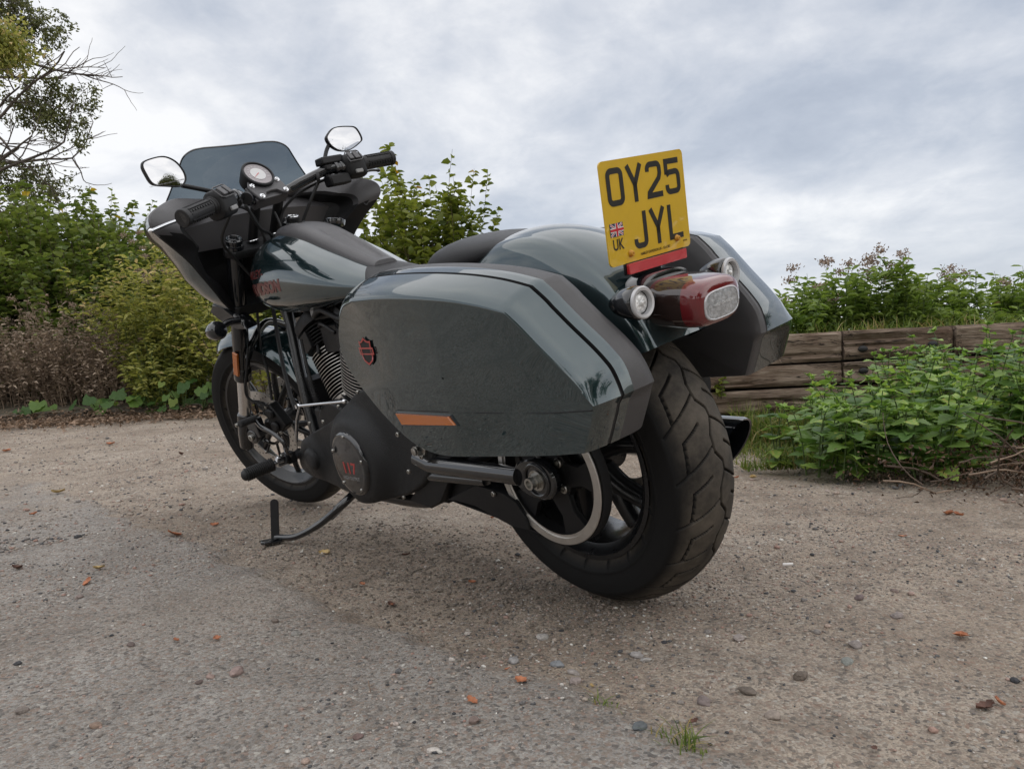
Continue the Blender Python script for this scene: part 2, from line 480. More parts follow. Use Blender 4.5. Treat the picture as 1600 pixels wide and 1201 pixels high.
# smooth value noise for terrain
_NT = rng.random((256, 256))
def vnoise(x, y, s, seed=0):
    x = np.asarray(x)*s+seed*17.3+500; y = np.asarray(y)*s+seed*5.9+500
    xi = np.floor(x).astype(int); yi = np.floor(y).astype(int); fx = x-xi; fy = y-yi
    fx = fx*fx*(3-2*fx); fy = fy*fy*(3-2*fy)
    g = lambda a, b: _NT[a % 256, b % 256]
    return (g(xi, yi)*(1-fx)*(1-fy)+g(xi+1, yi)*fx*(1-fy)+g(xi, yi+1)*(1-fx)*fy+g(xi+1, yi+1)*fx*fy)*2-1

# ------------------------------------------------------------------ the motorcycle
BIKE = empty('motorcycle', label='dark green motorcycle with hard panniers and yellow plate leaning on its side stand', cat='motorcycle')
BIKE.matrix_world = M_LEAN
RW = np.array([0, 0, .329]); FWC = np.array([1.615, 0, .34])

def tyre_mesh(name, R0, W, rimr, rimy, nu, nv, groove, tread_w):
    # profile across the tyre from left bead to right bead
    prof = []
    side = [(rimy*.92, rimr-.008), (rimy*1.0, rimr), (W*.475, rimr+(R0-rimr)*.16), (W*.490, rimr+(R0-rimr)*.22), (W*.488, rimr+(R0-rimr)*.25), (W*.5, rimr+(R0-rimr)*.42), (W*.497, rimr+(R0-rimr)*.58)]
    shoulder_r = R0-.045*(W/.18)*(.95)
    sp = spline(side+[(W*.49, shoulder_r)], 4)
    for p in sp: prof.append((p[0], p[1]))
    ys = np.linspace(W*.487, -W*.487, nv)
    crown = [(y, R0-(R0-shoulder_r)*abs(y/(W*.49))**2.4) for y in ys]
    left = prof[:-1]; right = [(-y, r) for y, r in reversed(left)]
    full = left+crown+right
    Y = np.array([p[0] for p in full]); Rr = np.array([p[1] for p in full])
    A = np.linspace(0, 2*math.pi, nu, endpoint=False)
    AA, YY = np.meshgrid(A, Y, indexing='ij'); RR = np.repeat(Rr[None], nu, 0)
    d = groove(np.degrees(AA), YY*1000)
    RR = RR-d
    V = np.stack([-RR*np.cos(AA), YY, RR*np.sin(AA)], -1).reshape(-1, 3)
    m = len(Y)
    i = np.arange(nu)[:, None]; j = np.arange(m-1)[None]
    a = i*m+j; b = ((i+1) % nu)*m+j
    F = np.stack([a, b, b+1, a+1], -1).reshape(-1, 4)
    me = np_mesh(name, V, F, TYRE)
    t = np.clip((W*.47-np.abs(YY))/.02, 0, 1)*(d < .001)
    at_ = me.attributes.new('tread', 'FLOAT', 'POINT'); at_.data.foreach_set('value', t.reshape(-1).astype(np.float32))
    return me
def seg_dist(px, py, a, b):
    ax, ay = a; bx, by = b
    dx, dy = bx-ax, by-ay
    t = np.clip(((px-ax)*dx+(py-ay)*dy)/(dx*dx+dy*dy), 0, 1)
    return np.hypot(px-ax-t*dx, py-ay-t*dy)
def rear_groove(deg, y):
    k = 329*math.pi/180
    s = np.mod(deg, 18.0)*k
    d = np.full(s.shape, 99.0)
    lines = [([(16, -8), (10.6, 8), (5, 8), (1.3, -8), (-2, -8)], 2.3),
             ([(7.5, 8), (3.9, 39), (.6, 65), (-2.5, 84)], 1.9), ([(15.6, 27), (11.4, 62), (.6, 67)], 2.4),
             ([(16.3, -8), (13.8, -28), (10.2, -54), (7, -82)], 1.9), ([(7.0, -27), (2.9, -61), (-7, -67)], 2.4)]
    for L, w in lines:
        for off in (-18, 0, 18):
            for a, b in zip(L[:-1], L[1:]):
                d = np.minimum(d, seg_dist(s, y, ((a[0]+off)*k, a[1]), ((b[0]+off)*k, b[1]))-w)
    return np.clip(-d/.9+.3, 0, 1)*.0080
def front_groove(deg, y):
    k = 340*math.pi/180
    s = np.mod(deg, 20.0)*k
    d = np.full(s.shape, 99.0)
    for L, w in [([(18, -5), (11, 5), (4, 5), (0, -5), (-2, -5)], 2.2), ([(6, 8), (2, 40), (0, 48)], 2.2), ([(15, -8), (11, -40), (9, -48)], 2.2)]:
        for off in (-20, 0, 20):
            for a, b in zip(L[:-1], L[1:]):
                d = np.minimum(d, seg_dist(s, y, ((a[0]+off)*k, a[1]), ((b[0]+off)*k, b[1]))-w)
    return np.clip(-d/1.2+.3, 0, 1)*.004
def T(v): return Matrix.Translation(Vector(v))

# rear wheel
def rim_geo(r_out, hw, lip):
    g = G()
    prof = [(-hw, r_out), (-hw, r_out-.010), (-hw+.010, r_out-.016), (-hw+.018, r_out-.030), (-hw*.35, r_out-.040), (hw*.35, r_out-.040), (hw-.018, r_out-.030), (hw-.010, r_out-.016), (hw, r_out-.010), (hw, r_out)]
    inner = [(-hw+.004, r_out-.002), (-hw*.3, r_out-.030), (hw*.3, r_out-.030), (hw-.004, r_out-.002)]
    g.lathe((0, 0, 0), (0, 1, 0), prof, 96, cap=False)
    g.lathe((0, 0, 0), (0, 1, 0), inner, 96, cap=False)
    return g
def spoke_fork(g, ang, r0, r1, spread, w0, w1, th, y=0.0, dish=.0):
    """one cast spoke that splits into two towards the rim"""
    c, s = math.cos(ang), math.sin(ang)
    e = np.array([c, 0, s]); t = np.array([-s, 0, c]); yv = np.array([0, 1.0, 0])
    for sg in (-1, 1):
        P = [e*r0+t*sg*.004+yv*(y+dish), e*(r0+(r1-r0)*.35)+t*sg*spread*.25+yv*(y+dish*.8), e*(r0+(r1-r0)*.7)+t*sg*spread*.72+yv*(y+dish*.4), e*r1+t*sg*spread+yv*y]
        w1 = w1*1.0
        P = spline(P, 5)
        g.tube(P, [w0+(w1-w0)*math.sin(math.pi*min(1, i/(len(P)-1)+.0))*0+(w1-w0)*(i/(len(P)-1)) for i in range(len(P))], 10, flat=th, updir=t)
rw = build('rear_wheel', rim_geo(.214, .076, .01), WHEELB, BIKE, M=T(RW))
obj('tyre', tyre_mesh('tyre', .329, .18, .214, .072, 900, 150, rear_groove, .16), rw)
for k in range(5):
    g = G(); spoke_fork(g, R(72*k+14), .045, .190, .040, .021, .018, 1.3, -.01, .014)
    build('spoke', g, WHEELB, rw, 50)
g = G(); g.lathe((0, -.07, 0), (0, 1, 0), [(0, .040), (.02, .052), (.05, .040), (.09, .040), (.125, .056), (.15, .056), (.16, .04)], 40)
build('hub', g, WHEELB, rw)
# belt pulley: toothed rim, silver guard ring, webbed disc
g = G()
g.lathe((0, .112, 0), (0, 1, 0), [(0, .130), (0, .146), (.024, .146), (.0255, .149), (.028, .149), (.028, .130)], 90, mi=0, cap=False, mis=[0, 0, 0, 1, 1])
g.lathe((0, .112, 0), (0, 1, 0), [(0, .130), (.028, .130)], 90, cap=False)
pul = build('belt_pulley', g, [BLACKM, ALU], rw, 30)
g = G(); g.lathe((0, .1395, 0), (0, 1, 0), [(0, .1505), (.002, .1515), (.0035, .150), (.0035, .1365), (0, .136)], 100, cap=False)
build('pulley_ring', g, ALU, pul, 30)
for k in range(5):
    a = R(72*k-38); c, s = math.cos(a), math.sin(a)
    e = np.array([c, 0, s]); t = np.array([-s, 0, c])
    g = G(); g.prism([e*.03+t*.03+[0, .118, 0], e*.09+t*.022+[0, .118, 0], e*.136+t*.040+[0, .118, 0], e*.136-t*.040+[0, .118, 0], e*.09-t*.022+[0, .118, 0], e*.03-t*.03+[0, .118, 0]], (0, .014, 0), bev=.003)
    build('pulley_web', g, BLACKM, pul, 40)
    g = G(); e2 = np.array([math.cos(a+R(36)), 0, math.sin(a+R(36))])
    g.bolt(e2*.047+[0, .130, 0], (0, 1, 0), .0105, .009)
    build('bolt', g, STEEL, pul, 40)
g = G(); g.lathe((0, .115, 0), (0, 1, 0), [(0, .062), (.014, .060), (.018, .050), (.018, .02)], 40)
build('pulley_hub', g, BLACKM, pul, 40)
g = G()   # brake disc and its bolts on the far side
g.lathe((0, -.098, 0), (0, 1, 0), [(0, .146), (.005, .146), (.005, .095), (0, .095)], 80, cap=False)
build('brake_disc', g, STEEL, rw, 30)

# swing arm, axle, belt, guard
g = G()
for sg in (1, -1):
    g.tube([(.46, sg*.152, .335), (.40, sg*.156, .322), (.06, sg*.160, .330)], [.024, .021, .021], 20)
    g.tube([(.44, sg*.15, .30), (.42, sg*.15, .29), (.20, sg*.150, .30)], [.016, .015, .013], 14)
g.tube([(.46, .16, .335), (.46, -.16, .335)], .028, 18)
sw = build('swing_arm', g, BLACKG, BIKE, 40)
for sg in (1, -1):
    g = G(); o = [(.080*math.cos(a)*(.75 if math.cos(a) < 0 else .9), 0, .044*math.sin(a)) for a in np.linspace(0, 2*math.pi, 28, endpoint=False)]
    g.prism([np.array(p)+[.005, sg*.148, .329] for p in o], (0, sg*.02, 0), bev=.004)
    build('axle_plate', g, BLACKG, sw, 40)
g = G()
g.ring((.0, .169, .329), (0, 1, 0), .034, .0045, 40, 8)
build('axle_plate_rim', g, BLACKG, sw, 60)
g = G(); g.lathe((0, .168, .329), (0, 1, 0), [(0, .022), (.0025, .022), (.0025, .017)], 32)
g.lathe((0, .1705, .329), (0, 1, 0), [(0, .0165), (.009, .0165), (.009, .012)], 6)
g.lathe((0, .1795, .329), (0, 1, 0), [(0, .0125), (.012, .0125), (.012, .008), (.004, .008)], 28)
build('axle_nut', g, STEEL, sw, 40)
g = G()  # belt running from the rear pulley forward
r1, r2 = .1485, .070; cx2, cz2 = .80, .34
loop = []
for a in np.linspace(R(95), R(268), 40): loop.append((r1*math.cos(a), r1*math.sin(a)+.329))
for a in np.linspace(R(-92), R(92), 16): loop.append((cx2+r2*math.cos(a), cz2+r2*math.sin(a)))
o1 = [(x, .114, z) for x, z in loop]; i1 = [(x, .136, z) for x, z in loop]
c0 = np.array([.3, 0, .33])
o2 = [np.array([x, .114, z])+(np.array([x, 0, z])-[.2, 0, .33])/np.linalg.norm(np.array([x, 0, z])-[.2, 0, .33])*.006 for x, z in loop]
i2 = [p+[0, .022, 0] for p in o2]
g.loft([o1, o2, i2, i1], wrap=True)
build('drive_belt', g, BELT, BIKE, 40)
g = G()  # lower belt guard: flat black plate under the arm
pts = [at(742, 757, 'y', .150), at(700, 780, 'y', .150), at(716, 783, 'y', .15), at(742, 790, 'y', .150), at(800, 822, 'y', .150), at(827, 828, 'y', .150), at(822, 812, 'y', .15), at(806, 785, 'y', .150), at(785, 770, 'y', .150)]
g.prism(pts, (0, -.045, 0), bev=.002)
bg = build('belt_guard', g, BLACKM, BIKE, 40)
g = G(); g.bolt(at(772, 771, 'y', .153), (0, 1, 0), .006, .005); build('bolt', g, STEEL, bg)
g = G()  # shock linkage bits and cross member seen below the bag
g.box((.43, .06, .26), (.07, .16, .09)); g.box((.33, .02, .25), (.06, .10, .07)); g.tube([(.42, .1, .28), (.2, .09, .36)], .016)
build('frame_cross_member', g, BLACKM, BIKE, bevel=.004)

# ------------------------------------------------------------------ front wheel, fork (steered)
fwl = build('front_wheel', rim_geo(.252, .042, .01), WHEELB, BIKE, M=M_STEER@T(FWC))
obj('tyre', tyre_mesh('front_tyre', .340, .11, .252, .040, 540, 56, front_groove, .1), fwl)
for k in range(5):
    g = G(); spoke_fork(g, R(72*k+50), .035, .228, .040, .013, .010, 1.0, 0, .01)
    build('spoke', g, WHEELB, fwl, 50)
g = G(); g.lathe((0, -.06, 0), (0, 1, 0), [(0, .024), (.01, .034), (.05, .030), (.07, .030), (.11, .034), (.12, .024)], 32)
build('hub', g, WHEELB, fwl)
for sg in (1, -1):
    g = G(); y = .066*sg
    g.lathe((0, y-.0025, 0), (0, 1, 0), [(0, .150), (.005, .150), (.005, .116), (0, .116), (0, .150)], 90, cap=False)
    dsc = build('brake_disc', g, ALU, fwl, 30)
    g = G()
    for k in range(10):
        a = R(36*k); e = np.array([math.cos(a), 0, math.sin(a)]); e2 = np.array([math.cos(a+.28), 0, math.sin(a+.28)])
        g.tube([e*.06+[0, y, 0], e2*.118+[0, y, 0]], .006, 8, flat=.6)
    g.ring((0, y, 0), (0, 1, 0), .062, .006, 40, 8)
    build('disc_carrier', g, BLACKG, dsc)
    g = G()
    for k in range(60):
        a = R(6*k); rr = (.122, .132, .142)[k % 3]
        g.cyl((rr*math.cos(a), y-.0032, rr*math.sin(a)), (rr*math.cos(a), y+.0032, rr*math.sin(a)), .0026, n=8)
    build('vent_hole', g, DARK, dsc, kind='stuff')
fork = empty('front_fork'); fork.parent = BIKE; fork.matrix_local = M_STEER
FD = np.array([math.sin(RAKE), 0, -math.cos(RAKE)])
def fork_pt(z, y):  # point on the fork leg line at height z
    top = np.array([1.295, y, 1.0])
    t = (1.0-z)/math.cos(RAKE)
    return top+FD*t
for sg in (1, -1):
    y = .118*sg
    g = G(); g.cyl(fork_pt(.988, y), fork_pt(.575, y), .0275, n=32); g.lathe(fork_pt(.60, y), FD, [(0, .0275), (.004, .0305), (.045, .0305), (.05, .029), (.05, .022)], 32)
    leg = build('fork_tube', g, BLACKG, fork)
    g = G(); g.cyl(fork_pt(.575, y), fork_pt(.39, y), .0215, n=32)
    build('stanchion', g, STANCH, leg)
    g = G(); g.lathe(fork_pt(.43, y), FD, [(0, .024), (.01, .029), (.10, .029), (.15, .026), (.165, .012)], 28)
    ax = np.array([1.615, y, .34])
    g.cyl(ax+[0, -.022, 0], ax+[0, .022, 0], .027, n=28); g.box(ax+[-.02, 0, .03], (.055, .036, .07))
    build('axle_lug', g, BLACKG, leg, bevel=.003)
    g = G(); g.bolt(ax+[0, .022*sg, 0], (0, sg, 0), .012, .008); build('axle_bolt', g, STEEL, leg)
    g = G(); g.lathe(fork_pt(.985, y), -FD, [(0, .029), (.010, .029), (.012, .024), (.018, .024), (.020, .0262), (.030, .0262), (.034, .023), (.034, .013), (.027, .011)], 32)
    build('fork_cap', g, BLACKG, leg)
    g = G()
    g.ring(fork_pt(1.0100, y), FD, .0264, .0010, 32, 6)
    g.ring(fork_pt(1.0145, y), FD, .0175, .0026, 28, 8)
    build('cap_ring', g, BLACKG, leg)
    g = G(); a0 = fork_pt(.655, y); n0 = np.array([0, sg*1.0, 0])
    u = FD; w = np.cross(u, n0)
    c = fork_pt(.62, y)+n0*.030-np.array([.012, 0, 0])
    g.prism([c-u*.045-w*.011, c-u*.045+w*.011, c+u*.045+w*.011, c+u*.045-w*.011], n0*.008, bev=.002)
    build('reflector', g, AMBER, leg)
    g = G(); ca = np.array([1.49, y-.03*sg, .39])   # caliper behind the leg
    g.box(ca, (.06, .04, .10), rot_axis((0, 1, 0), R(28))); g.cyl(ca+[0, .02*sg, .025], ca+[0, .034*sg, .025], .019); g.cyl(ca+[0, .02*sg, -.025], ca+[0, .034*sg, -.025], .019)
    build('brake_caliper', g, BLACKM, leg, bevel=.006)
    g = G(); g.bolt(ca+[.012, .020*sg, .05], (0, sg, 0), .006, .006); g.bolt(ca+[-.012, .020*sg, -.05], (0, sg, 0), .006, .006); build('bolt', g, STEEL, leg, kind='stuff')
    g = G(); hp = [fork_pt(.66, y)+[-.04, 0, 0], fork_pt(.60, y)+[-.055, .02*sg, 0], fork_pt(.5, y)+[-.05, .025*sg, 0], ca+[0, .02*sg, .05]]
    g.tube(spline(hp, 6), .0042, 8); build('brake_hose', g, RUBBER, leg)
# triple clamps
g = G()
o = []
for (x, y) in [(0, .155), (.022, .145), (.034, .118), (.026, .085), (.014, .05), (.018, 0)]: o.append((x, y))
out = o+[(x, -y) for x, y in reversed(o[:-1])]
bk = [(-.030, -.14), (-.036, -.10), (-.052, -.05), (-.060, 0), (-.052, .05), (-.036, .10), (-.030, .14)]
U = np.array([math.cos(RAKE), 0, math.sin(RAKE)])
def clamp(z, th):
    g = G(); c = fork_pt(z, 0)
    g.prism([c+U*x+np.array([0, y, 0]) for x, y in out+bk], FD*th, bev=.004)
    return g
tc = build('top_clamp', clamp(.985, .026), WRINKLE, fork)
g = clamp(.815, .035)
build('lower_clamp', g, WRINKLE, fork)
g = G(); g.cyl(fork_pt(1.0, 0)-U*.045, fork_pt(.80, 0)-U*.045, .03); build('steering_head', g, BLACKM, fork)
# front mudguard
def arc_guard(center, Rr, a0, a1, hw, th, name, m, parent, sag=.5, n=40, M=None, endtaper=.3, lipy=None):
    loops = []
    for i in range(n+1):
        a = a0+(a1-a0)*i/n
        e = np.array([math.cos(a), 0, math.sin(a)])
        f = min(1, min(i, n-i)/(n*.12)) ** .5
        w = hw*(1-endtaper*(1-f))
        sec = []
        ys = np.linspace(-1, 1, 25)
        for y in ys:
            r = Rr-abs(y)**3*sag*hw
            sec.append(center+e*r+np.array([0, y*w, 0]))
        for y in ys[::-1]:
            r = Rr-th-abs(y)**3*sag*hw
            sec.append(center+e*r+np.array([0, y*(w-th), 0]))
        loops.append(sec)
    g = G(); g.loft(loops, True, True, True)
    return build(name, g, m, parent, 45, M=M)
arc_guard(FWC, .372, R(68), R(165), .078, .003, 'front_mudguard', PAINT, BIKE, .55, M=M_STEER)
g = G()
for sg in (1, -1):
    g.tube(spline([FWC+[-.12, .075*sg, .345], FWC+[-.10, .098*sg, .29], FWC+[-.06, .105*sg, .20]], 5), .011, 10, flat=.5)
g.tube(spline([FWC+[-.135, .118, .285], FWC+[-.145, .085, .325], FWC+[-.15, 0, .372], FWC+[-.145, -.085, .325], FWC+[-.135, -.118, .285]], 6), .014, 10)
build('mudguard_bracket', g, BLACKG, fork)
# lower trim and the black bullet indicators
for sg in (1, -1):
    y = sg*.2
    c = np.array([1.36, sg*.205, .735])
    c = at(337, 517, 'x', 1.34, 'fork') if sg > 0 else at(337, 517, 'x', 1.34, 'fork')*[1, -1, 1]
    g = G(); g.lathe(c+[-.032, 0, 0], (1, 0, 0), [(0, .010), (.003, .022), (.014, .029), (.03, .030), (.052, .025), (.066, .014), (.071, .002)], 28)
    g.tube(spline([c+[.01, -.02*sg, .0], c+[.01, -.06*sg, .008], c+[.0, -.095*sg, .0]], 5), .0115, 12)
    build('front_indicator', g, BLACKG, fork)
# lower fork shroud trim (gloss black wedge under the fairing)
for sg in (1,):
    g = G(); A = [at(x, y, 'y', .165, 'fork') for x, y in ((327, 487), (330, 476), (345, 478), (378, 505), (385, 515), (372, 516), (345, 503))]
    g.prism(A, (0, -.05, 0), bev=.006); build('fork_trim', g, BLACKG, fork); g = G()
    B_ = [p*np.array([1, -1, 1]) for p in A]
    g.prism(B_, (0, .05, 0), bev=.006)
build('fork_trim', g, BLACKG, fork)

# ------------------------------------------------------------------ handlebar group (steered)
g = G()
barp = [(1.035, .424, 1.101), (1.062, .30, 1.113), (1.072, .235, 1.118), (1.100, .185, 1.124), (1.165, .115, 1.112), (1.195, .075, 1.103), (1.200, 0, 1.102)]
barp = barp+[(x, -y, z) for x, y, z in reversed(barp[:-1])]
bp_ = spline(barp, 8)
g.tube(bp_, .0155, 20)
bar = build('handlebar', g, BLACKG, BIKE, M=M_STEER)
def bar_dir(sg): 
    d = np.array([1.035-1.066, (.424-.29)*sg, 1.101-1.114]); return d/np.linalg.norm(d)
for sg in (1, -1):
    d = bar_dir(sg); e = np.array([1.035, .424*sg, 1.101]); i0 = e-d*.128
    u, w, _ = frame_from(d)
    g = G()
    g.lathe(i0, d, [(0, .020), (.002, .0255), (.006, .0255), (.008, .023), (.016, .023), (.017, .0212), (.112, .0212), (.113, .0240), (.126, .0240), (.128, .0225)], 32)
    for k in range(16):   # raised ribs in four panels
        a = 2*math.pi*k/16
        if k % 4 == 3:
            continue
        for j in range(9 if k % 2 else 1):
            r0 = u*math.cos(a)+w*math.sin(a)
            if k % 2: g.box(i0+d*(.024+j*.0105)+r0*.0218, (.005, .0045, .0065) if False else (.0045, .006, .0045), np.stack([d, np.cross(r0, d), r0], 1))
            else: g.box(i0+d*.065+r0*.0220, (.088, .003, .0042), np.stack([d, np.cross(r0, d), r0], 1))
    gr = build('grip', g, RUBBER, bar, 35)
    # switch housing
    c = i0-d*.034
    g = G()
    rot = np.stack([d, np.cross(np.array([0, 0, 1.0]), d)/np.linalg.norm(np.cross([0, 0, 1.0], d)), np.array([0, 0, 1.0])], 1)
    loops = []
    for t, k in [(-.040, .55), (-.035, .8), (-.026, .96), (0, 1.0), (.022, 1.0), (.032, .9), (.036, .62)]:
        lp = []
        for a in np.linspace(0, 2*math.pi, 32, endpoint=False):
            ca, sa = math.cos(a), math.sin(a)
            x = np.sign(ca)*abs(ca)**.6*.034*k*(1.0); z = np.sign(sa)*abs(sa)**.6*.041*k
            lp.append(c+d*t+rot[:, 1]*(x*1.0)+np.array([0, 0, 1.0])*(z-.004))
        loops.append(lp)
    g.loft(loops, True, True, True)
    sw_ = build('switch_housing', g, BLACKM, bar, 50)
    back = -rot[:, 1]*np.sign(rot[0, 1]) if rot[0, 1] != 0 else np.array([-1, 0, 0])
    back = np.array([-1.0, 0, 0]); back -= d*np.dot(back, d); back /= np.linalg.norm(back)
    upv = np.cross(d, back); upv *= np.sign(upv[2])
    fr = np.stack([d, upv, back], 1)
    nrm = back*.8+upv*.6; nrm /= np.linalg.norm(nrm)
    up2 = upv*.8-back*.6
    for j, (a, b, wdt, hgt) in enumerate([(-.013, -.011, .015, .030), (.006, .009, .018, .030)]):
        cc = c+nrm*.0385+d*a*1.15+up2*.003
        g = G(); g.box(cc, (wdt, hgt, .007), np.stack([d, up2, nrm], 1)); build('switch_button', g, PLASTIC, sw_, bevel=.002)
    g = G(); fr2 = np.stack([d, up2, nrm], 1)
    cc = c+nrm*.036+up2*.002
    g.tube([cc+fr2@np.array([x, y, 0]) for x, y in ((-.026, -.020), (-.026, .018), (-.020, .023), (.020, .023), (.025, .018), (.025, -.014), (.016, -.020))], .0022, 8, closed=True)
    build('button_bezel', g, PLASTIC, sw_)
    g = G(); cc = c+back*.0355-upv*.026; g.box(cc, (.026, .012, .008), fr); build('indicator_button', g, GREYP, sw_, bevel=.002)
    g = G(); g.tube([c-d*.05, c-d*.034], .021, 20); g.tube([c-d*.07, c-d*.058], .020, 20); g.box(c-d*.06+[.03, 0, .0], (.05, .04, .03))
    build('clamp', g, BLACKG, bar, bevel=.002)
    if sg < 0:
        g = G(); rc = np.array([1.10, -.205, 1.150]); rr = np.stack([d, np.cross([0, 0, 1.0], d), [0, 0, 1.0]], 1)
        g.box(rc, (.085, .052, .024), rr, taper=.93); g.box(rc-[0, 0, .022], (.07, .045, .02), rr)
        build('brake_reservoir', g, BLACKM, bar, bevel=.005)
        g = G(); g.box(np.array([1.09, -.20, 1.085]), (.075, .05, .035), rr); build('brake_master_cylinder', g, BLACKM, bar, bevel=.006)
        lev = [np.array([1.12, -.22, 1.10]), np.array([1.135, -.30, 1.085]), at(575, 267, 'x', 1.135, 'fork'), at(591, 266, 'x', 1.12, 'fork')]
    else:
        lev = [at(352, 322, 'x', 1.10, 'fork'), at(318, 333, 'x', 1.125, 'fork'), at(270, 347, 'x', 1.125, 'fork'), at(236, 361, 'x', 1.11, 'fork')]
        g = G(); g.tube([c-d*.02+upv*.01+[.03, 0, 0], c+[.045, .01, .012]], .008, 10); g.box(c+[.05, .012, .012], (.02, .02, .012)); build('trigger_switch', g, BLACKM, bar, bevel=.002)
    g = G(); g.tube(spline(lev, 6), [.008]*6+[.0075]*6+[.007]*6+[.008], 12, flat=.65); g.ell(lev[-1], (.008, .008, .007))
    build('lever', g, BLACKG if sg < 0 else CHROME, bar)
# mirrors
def mirror(outline, c, stem, xs=1.12):
    P = [at(px, py, 'x', xs, 'fork') for px, py in outline]
    P = spline(P, 5, True)
    cen = sum(P)/len(P)
    n = np.array([1.0, 0, 0])
    g = G()
    L0 = [p for p in P]
    L1 = [cen+(p-cen)*1.02+n*.006 for p in P]; L2 = [cen+(p-cen)*.93+n*.018 for p in P]; L3 = [cen+(p-cen)*.6+n*.028 for p in P]; L4 = [cen+(p-cen)*.1+n*.032 for p in P]
    Li = [cen+(p-cen)*.945-n*.0008 for p in P]; Lj = [cen+(p-cen)*.94+n*.003 for p in P]
    g.loft([Lj, Li, [p-n*.0012 for p in L0], L1, L2, L3, L4], True, True, True)
    mh = build('mirror', g, BLACKM, bar, 50)
    g = G(); Lg = [cen+(p-cen)*.94+n*.0012 for p in P]
    rings = [[cen+(p-cen)*k*.94-n*(-.0012+.0030*(1-k*k)) for p in P] for k in (1, .75, .5, .25, .02)]
    g.loft(rings, True, False, True)
    build('mirror_glass', g, MIRROR, mh, 60)
    g = G(); g.tube(spline([np.array(s) for s in stem], 6), .0065, 12)
    build('mirror_stem', g, BLACKM, mh)
    return mh, cen
mL, cL = mirror([(222, 256), (234, 248), (256, 244), (275, 252), (288, 268), (291, 282), (283, 291), (262, 291), (240, 288), (228, 272)], None, [at(284, 290, 'x', 1.13, 'fork'), at(300, 293, 'x', 1.13, 'fork'), at(325, 298, 'x', 1.12, 'fork'), at(345, 303, 'x', 1.10, 'fork')])
mR, cR = mirror([(512, 210), (523, 199), (545, 197), (557, 200), (566, 216), (562, 224), (548, 234), (533, 236), (519, 229), (511, 218)], None, [at(514, 226, 'x', 1.13, 'fork'), at(510, 236, 'x', 1.13, 'fork'), at(507, 250, 'x', 1.12, 'fork')])
pt = at(262, 286, 'x', 1.1185, 'fork'); 
place_text('mirror_text', 'OBJECTS IN MIRROR ARE CLOSER THAN THEY APPEAR', .0045, GREYP, pt-np.array([0, 0, .000]), (0, -1, -.01), (0, 0, 1), mL, .00005)
# risers, gauge, plate
g = G()
for sg in (1, -1):
    g.tube([fork_pt(.985, .045*sg)-U*.0, np.array([1.207, .048*sg, 1.095])], .0155, 20)
    g.ring(fork_pt(.990, .045*sg)-U*.001, (-.1, 0, 1), .019, .003, 24, 8, mi=1)
build('riser', g, [BLACKM, CHROME], bar)
G0 = np.array([1.197, 0, 1.130]); nz = np.array([-.82, 0, .572]); nx = np.array([-.572, 0, -.82])   # plate plane tilted toward rider
g = G()
o = [(-.040, .040), (-.014, .062), (.010, .064), (.044, .060), (.050, .046), (.042, .034), (.026, .022), (.024, 0)]
o = o+[(a, -b) for a, b in reversed(o[:-1])]+[(-.052, -.02), (-.052, .02)]
g.prism([G0+nx*a+np.array([0, b, 0]) for a, b in o], nz*.010, bev=.002)
g.box(G0-nz*.022+nx*.012, (.058, .13, .040), np.stack([nx, [0, 1, 0], nz], 1))
gp = build('gauge_mount', g, PLASTIC, bar, bevel=.002)
for a, b in ((-.008, .050), (.038, .048), (-.008, -.050), (.038, -.048)):
    g = G(); g.lathe(G0+nx*a+np.array([0, b, 0])+nz*.010, nz, [(0, .0085), (.003, .0085), (.0032, .0055), (.006, .0055), (.006, .003), (.003, .003)], 20)
    build('bolt', g, CHROME, gp)
gc = at(398, 274, 'y', .0, 'fork'); gc = np.array([1.207, 0, 1.174])
gn = np.array([-.82, 0, .572])
g = G(); g.lathe(gc-gn*.055, gn, [(0, .030), (.008, .046), (.035, .050), (.052, .0515), (.058, .0515), (.060, .049), (.060, .045), (.054, .0435)], 56, cap=True)
ga = build('speedometer', g, BLACKM, bar)
g = G(); g.lathe(gc-gn*.0005, gn, [(0, .0435), (.0008, .0435)], 56); build('dial', g, DIAL, ga)
gu = np.array([.572, 0, .82]); gl = np.array([0, 1.0, 0])
g = G()
for k in range(41):
    a = R(-125+250*k/40); e = gu*math.cos(a)-gl*math.sin(a); tt = np.cross(gn, e)
    L_ = .005 if k % 4 == 0 else .0028
    g.box(gc+gn*.0012+e*(.0405-L_/2), (L_, .0009, .0004), np.stack([e, tt, gn], 1))
build('dial_tick', g, WHITEP, ga, kind='stuff')
for k in range(13):
    a = R(-125+250*k/12); e = gu*math.cos(a)-gl*math.sin(a)
    place_text('dial_number', str(k*10), .0052, WHITEP, gc+gn*.0013+e*.0315, -gl, gu, ga, .0001)
g = G(); e = gl*.9-gu*.44; e /= np.linalg.norm(e); g.prism([gc+gn*.002-e*.004+np.cross(gn, e)*.0012, gc+gn*.002-e*.004-np.cross(gn, e)*.0012, gc+gn*.002+e*.030], gn*.0006)
build('needle', g, FRED, ga)
g = G(); g.lathe(gc+gn*.0008, gn, [(0, .0235), (.0006, .0235)], 40); g.lathe(gc+gn*.0005, gn, [(0, .0245), (.001, .0245)], 40, mi=1)
build('dial_centre', g, [GREYP, WHITEP], ga)
